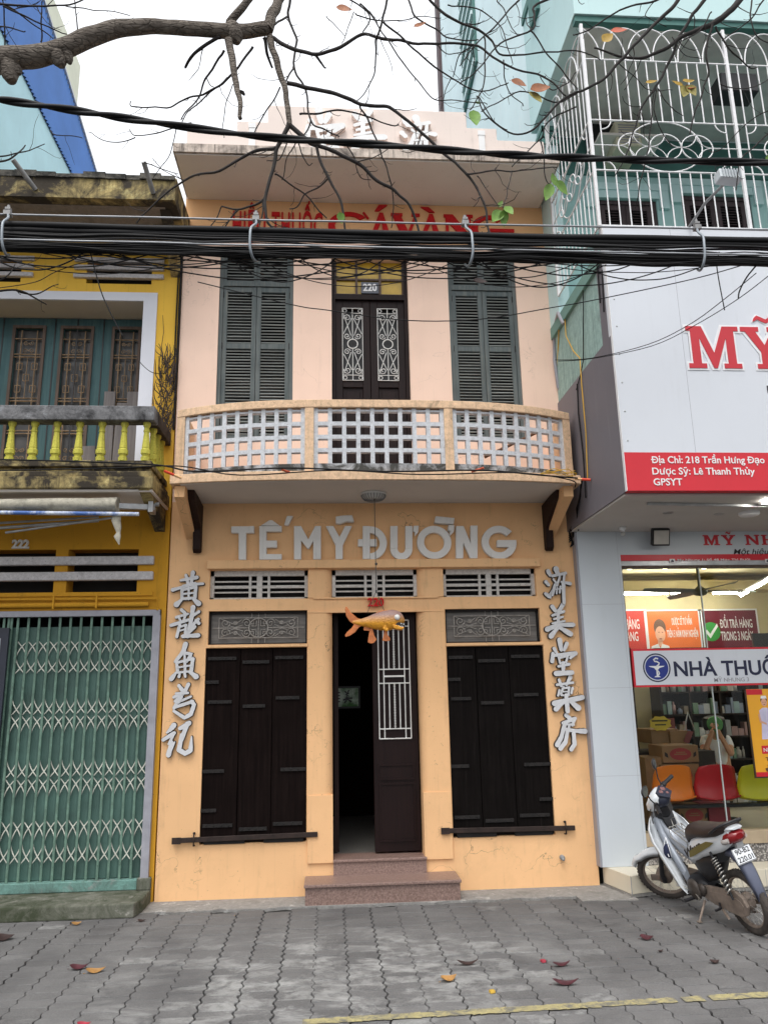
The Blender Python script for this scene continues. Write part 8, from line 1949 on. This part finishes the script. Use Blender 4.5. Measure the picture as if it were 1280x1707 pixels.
Lb = [
 ([(379,40),(395,22),(415,0),(440,-40)], 15, 12, 0, -.1, 'bark'), ([(446,50),(453,24),(466,0),(480,-45)], 20, 17, 0, .1, 'bark'),
 ([(381,66),(389,110),(396,150),(399,168),(401,198)], 14, 7, -.02, -.1, 'bark'), ([(404,152),(408,157)], 9, 5, -.08, -.08, 'twig'),
 ([(368,62),(335,82),(318,96),(310,113)], 7, 5, 0, .2, 'twig'), ([(449,60),(455,84),(469,127),(476,146),(482,197),(482,208)], 13, 8.5, 0, .02, 'bark'),
 ([(440,62),(447,90),(454,113)], 7, 4, 0, .1, 'twig'),
 ([(482,206),(470,232),(460,250),(457,276),(442,329),(446,367),(458,384)], 9, 4, .02, .1, 'twig'), ([(460,246),(430,251),(408,261),(367,285),(317,296),(262,336),(228,372)], 6.5, 2.5, .04, .3, 'twig'),
 ([(442,328),(420,342),(397,350),(370,344)], 4.5, 2.5, .1, .15, 'twig'), ([(397,350),(385,362),(372,384)], 3.5, 2, .12, .15, 'twig'), ([(370,344),(362,362),(350,380)], 2.5, 1.5, .15, .2, 'twig'), ([(437,334),(437,360),(434,382)], 3, 2, .1, .1, 'twig'),
 ([(482,206),(505,228),(518,238),(530,241)], 9, 9, .02, .04, 'twig'), ([(528,240),(593,271),(629,300),(659,319),(683,343),(700,388)], 7.5, 4, .04, .2, 'twig'), ([(528,242),(545,292),(569,340),(576,386)], 6, 3.5, .04, .1, 'twig'),
 ([(458,290),(500,318),(545,364)], 3.5, 2, .05, .2, 'twig'), ([(549,294),(530,312),(507,326),(495,344),(483,348)], 3.2, 1.8, .08, .2, 'twig'),
 ([(455,63),(489,82),(528,91),(559,82),(604,60),(640,64),(670,69),(727,75),(788,75),(839,107),(904,129),(943,160)], 8, 3, 0, -.3, 'twig'), ([(527,93),(535,104),(543,113)], 5, 3, 0, .1, 'twig'),
 ([(478,138),(511,146),(548,152),(590,169),(618,177),(649,180),(687,208),(721,239),(775,288),(806,335),(812,376),(817,392)], 8, 3.5, .02, -.1, 'twig'), ([(776,290),(810,287),(859,285),(928,279)], 3.5, 1.8, -.1, .1, 'twig'),
 ([(795,293),(815,320),(831,344)], 2, 1.6, -.1, -.1, 'twig'), ([(853,285),(847,312),(838,346)], 2, 1.6, 0, -.1, 'twig'),
 ([(486,-40),(483,0),(480,27),(494,67),(489,112),(511,152),(518,201),(545,218),(565,228)], 5.5, 2.5, .2, .0, 'twig'), ([(489,112),(480,128),(474,142)], 3.5, 2.5, .1, .02, 'twig'), ([(480,28),(465,36),(456,42)], 4, 4, .1, .0, 'twig'),
 ([(374,84),(344,131),(331,161),(302,200)], 4.5, 2, .05, .3, 'twig'), ([(422,78),(384,128),(344,154),(310,164),(279,179),(223,177),(219,169)], 4.5, 1.8, .0, .35, 'twig'), ([(344,130),(350,142),(356,145)], 2, 1.5, .1, .1, 'twig'),
 ([(384,128),(345,158),(320,182),(304,203)], 3, 1.8, .1, .3, 'twig'), ([(320,205),(295,210),(260,222),(226,226),(216,216)], 2.6, 1.5, .3, .4, 'twig'), ([(226,229),(198,236),(170,233),(148,220)], 2, 1.2, .4, .5, 'twig'), ([(294,213),(284,256),(256,296)], 1.8, 1.2, .3, .4, 'twig'), ([(390,140),(378,165),(375,190),(370,212),(374,230)], 1.8, 1.2, .1, .3, 'twig'),
 ([(467,145),(457,165),(440,190),(425,220)], 2.8, 2.2, .05, .2, 'twig'), ([(500,228),(480,262),(470,300)], 2.4, 1.6, .05, .2, 'twig'), ([(498,240),(505,262),(514,275),(521,272)], 2.5, 1.5, .05, .1, 'twig'), ([(482,230),(470,260),(462,268),(445,268)], 2.5, 1.5, .05, .15, 'twig'),
 ([(500,190),(530,190),(562,184),(610,192),(650,208),(664,207)], 4, 2, .05, .2, 'twig'), ([(518,202),(508,225),(500,236)], 3, 2, .1, .06, 'twig'), ([(600,176),(615,205),(632,245),(650,300),(656,340),(652,380)], 3.5, 1.8, .0, .3, 'twig'), ([(575,238),(590,262),(600,296),(618,300)], 2.5, 1.5, .1, .2, 'twig'), ([(593,271),(620,264),(648,247)], 2.4, 1.5, .06, .1, 'twig'),
 ([(600,6),(625,34),(670,104),(701,141),(724,166),(769,169),(812,174)], 3, 1.6, -.3, -.2, 'twig'), ([(648,-20),(634,48),(625,70),(627,104),(617,141),(595,168)], 4.5, 1.8, -.3, 0, 'twig'), ([(592,22),(625,34),(660,36),(692,30),(735,30)], 2.6, 1.5, -.3, -.2, 'twig'), ([(575,-5),(600,8),(617,30),(604,58)], 3, 2.5, -.2, -.1, 'twig'),
 ([(590,20),(585,40),(576,62),(570,72)], 2, 1.5, 0, 0, 'twig'), ([(544,27),(560,44),(576,60)], 1.8, 1.4, 0, 0, 'twig'),
 ([(0,7),(62,11),(108,8),(151,-4)], 4, 2.5, -.3, -.3, 'twig'), ([(108,9),(157,16),(217,26)], 2.2, 1.5, -.3, -.3, 'twig'), ([(-10,2),(20,14),(49,36),(89,64)], 4, 1.8, -.3, -.2, 'twig'), ([(6,10),(60,36),(112,57)], 3.5, 2, -.3, -.2, 'twig'), ([(-5,42),(20,46),(43,52)], 3, 2, -.2, -.2, 'twig'), ([(131,52),(128,25),(124,-5)], 2.8, 1.8, 0, 0, 'twig'), ([(69,70),(69,35),(71,2)], 3, 2, 0, -.1, 'twig'), ([(9,76),(6,20),(4,-4)], 3, 2, 0, -.2, 'twig'),
 ([(-15,272),(20,262),(43,242)], 4, 2, -.3, -.2, 'twig'), ([(-10,262),(33,254),(75,240)], 3, 1.5, -.3, -.2, 'twig'), ([(84,218),(95,226),(138,230)], 2, 1.5, -.2, -.2, 'twig'), ([(241,270),(268,282),(298,290)], 2, 1.2, .3, .3, 'twig'), ([(-15,490),(28,482),(56,496),(78,508)], 4, 1.8, -.3, -.2, 'twig'), ([(28,484),(60,490),(98,474)], 3, 1.4, -.25, -.2, 'twig'), ([(-12,470),(15,458),(26,440)], 3, 1.6, -.3, -.2, 'twig'),
]
for i, (pts, w0, w1, d0, d1, mt) in enumerate(Lb): branch(lt_, pts, w0, w1, TYL+d0, TYL+d1, 'branch', mt, mt == 'twig', seed=i+1, seg=12 if mt == 'bark' else 7)
rt_ = thing('bare_tree', 'bare tree with thin branches and a few coloured leaves reaching in from the right', 'tree', (4.9, -2.7, 0))
TYR = -2.7; e = P(1262, -60, TYR)
tp = smooth([(4.9, TYR, -.02), (4.88, TYR, 2), (4.8, TYR, 4.2), (4.5, TYR, 5.9), tuple(e)], 6)
MB().tube(tp, [.17-.135*i/(len(tp)-1) for i in range(len(tp))], 14).build('trunk', M['bark'], rt_)
Rb = [
 ([(1262,-60),(1232,0),(1197,33),(1161,50),(1138,62),(1105,83),(1070,95),(1030,92),(990,80)], 14, 3, 0, .1), ([(1232,-60),(1173,0),(1143,45),(1120,89),(1093,145),(1066,184),(1050,240),(1025,292)], 8, 2, 0, .2), ([(1200,-70),(1129,0),(1102,30),(1066,65),(1031,104),(998,137),(939,166),(900,205),(864,224),(814,197),(794,160)], 8, 2.2, -.1, .1),
 ([(1096,148),(1117,178),(1138,193)], 2.5, 1.6, .1, .1), ([(1187,40),(1176,83),(1179,125),(1158,184),(1149,223)], 5, 2.4, 0, .1), ([(1192,44),(1221,89),(1247,113),(1262,112)], 4, 2, 0, .1), ([(1150,-30),(1093,0),(1042,12),(980,50),(955,58)], 4.5, 2.2, -.1, .1), ([(1093,148),(1093,202),(1120,245)], 2.5, 1.6, .1, .2), ([(1090,150),(1080,246),(1066,312),(1058,348)], 2.8, 1.8, .1, .3), ([(1300,-30),(1271,0),(1247,36),(1203,68)], 4, 2, 0, .1), ([(1300,205),(1280,222),(1236,267),(1226,317)], 3.5, 1.8, 0, .1), ([(1255,-10),(1250,30),(1262,60),(1280,72)], 3.5, 2, -.1, -.1),
 ([(1090,-50),(907,0),(890,28),(884,51),(833,73),(800,112),(766,140)], 5, 2, -.1, -.1), ([(884,51),(918,96),(940,121),(962,150)], 3, 2, -.1, 0), ([(884,51),(877,40),(876,30)], 2.4, 1.5, -.1, 0), ([(680,-12),(690,27),(727,48),(746,65),(797,66)], 4, 2, 0, 0), ([(700,-15),(743,25),(797,51),(819,67),(839,91),(895,89),(960,84),(1000,100)], 5.5, 2, 0, 0), ([(880,-25),(864,0),(833,34),(797,70),(766,110)], 4, 2, -.1, 0), ([(842,-10),(828,0),(840,18),(850,40),(862,60)], 2.5, 1.6, 0, 0), ([(807,62),(808,112),(802,152),(783,183)], 3, 2, 0, 0), ([(639,37),(673,65),(721,110),(752,129),(797,153),(847,138)], 4, 2, -.2, 0), ([(746,8),(800,16),(833,45),(846,80),(854,106)], 2.6, 1.5, -.1, 0),
 ([(960,157),(929,170),(867,153),(830,172),(802,186)], 3, 1.8, .1, 0), ([(960,178),(930,192),(909,208),(898,233),(853,278)], 3.2, 2, .1, .2), ([(901,236),(905,262),(909,298),(915,306)], 2.6, 1.8, .1, .2), ([(839,100),(842,130),(850,155),(872,177)], 2.6, 1.5, 0, .1), ([(752,129),(745,150),(735,182)], 2, 1.3, 0, .1), ([(797,160),(820,200),(845,216)], 2.2, 1.5, 0, .1), ([(788,75),(765,92),(755,128)], 2.4, 1.8, 0, .1), ([(727,75),(745,90),(768,88),(790,80)], 2, 1.5, 0, .1), ([(1030,104),(1060,130),(1080,150),(1120,150)], 2, 1.3, .1, .2), ([(1120,62),(1140,90),(1170,98)], 2, 1.4, 0, 0), ([(1185,20),(1165,50),(1130,72)], 3, 2, 0, 0), ([(1070,95),(1058,120),(1040,150)], 2, 1.4, .1, .2), ([(1200,140),(1240,148),(1285,130)], 2.4, 1.5, 0, .1), ([(1110,-20),(1075,20),(1082,32),(1110,45)], 2, 1.3, 0, 0), ([(960,120),(945,138),(920,150),(900,128)], 2.5, 1.6, .1, .1), ([(1290,180),(1250,200),(1200,250),(1180,252)], 2.2, 1.3, 0, .2),
]
for i, (pts, w0, w1, d0, d1) in enumerate(Rb): branch(rt_, pts, w0, w1, TYR+d0, TYR+d1, 'branch', 'twig', True, seed=i+200)
for (tree, px, py, L, wd, ang, k, Y) in ((rt_, 791, 199, 40, 10, -88, 'green', TYR), (lt_, 827, 362, 32, 10, -125, 'green', TYL-.1), (lt_, 839, 365, 28, 8, -88, 'green', TYL-.1), (lt_, 848, 352, 22, 8, -60, 'green', TYL-.12), (lt_, 834, 340, 14, 4, 60, 'green', TYL-.08),
     (rt_, 913, 322, 34, 9, -110, 'green', TYR+.2), (rt_, 935, 314, 30, 9, -50, 'green', TYR+.2), (rt_, 922, 300, 24, 7, 100, 'green', TYR+.2), (rt_, 864, 140, 28, 9, -35, 'rust', TYR), (rt_, 900, 149, 34, 11, 8, 'rust', TYR), (rt_, 892, 164, 32, 10, -60, 'olive', TYR), (lt_, 574, 16, 28, 8, -15, 'rust', TYL), (rt_, 700, 42, 22, 5, 20, 'rust', TYR),
     (rt_, 1031, 52, 26, 7, -8, 'scarlet', TYR), (rt_, 1012, 64, 24, 9, 40, 'gold', TYR), (rt_, 1085, 137, 20, 4, 10, 'gold', TYR+.1), (rt_, 1128, 140, 22, 5, 165, 'gold', TYR+.1), (rt_, 1146, 136, 26, 5, 20, 'gold', TYR+.1), (rt_, 1139, 154, 28, 9, -110, 'olive', TYR+.1), (rt_, 1152, 152, 24, 8, -65, 'olive', TYR+.1), (rt_, 1150, 146, 18, 5, -10, 'scarlet', TYR+.1), (lt_, 568, 364, 20, 7, -80, 'green', TYL), (rt_, 797, 172, 12, 3, 0, 'green', TYR), (rt_, 1279, 262, 14, 4, 60, 'green', TYR)):
    k2 = pxm(px, py, Y); t = R_(ang); m = MB(); leaf_mesh(m, P(px, py, Y), (math.cos(t), rng.uniform(-.3, .3), math.sin(t)), (rng.uniform(-.3, .3), -1, .25), L*k2, wd*k2, curl=.3)
    m.build('leaf', LM[k], tree)
# fallen leaf caught on the bundle and dead bits
m = MB(); leaf_mesh(m, P(800, 469, CYB), (1, 0, -.1), (0, -1, .3), .085, .02); tag(m.build('caught_leaf', LM['brown']), 'dry brown leaf caught below the cables by the right louvred window', 'leaf')
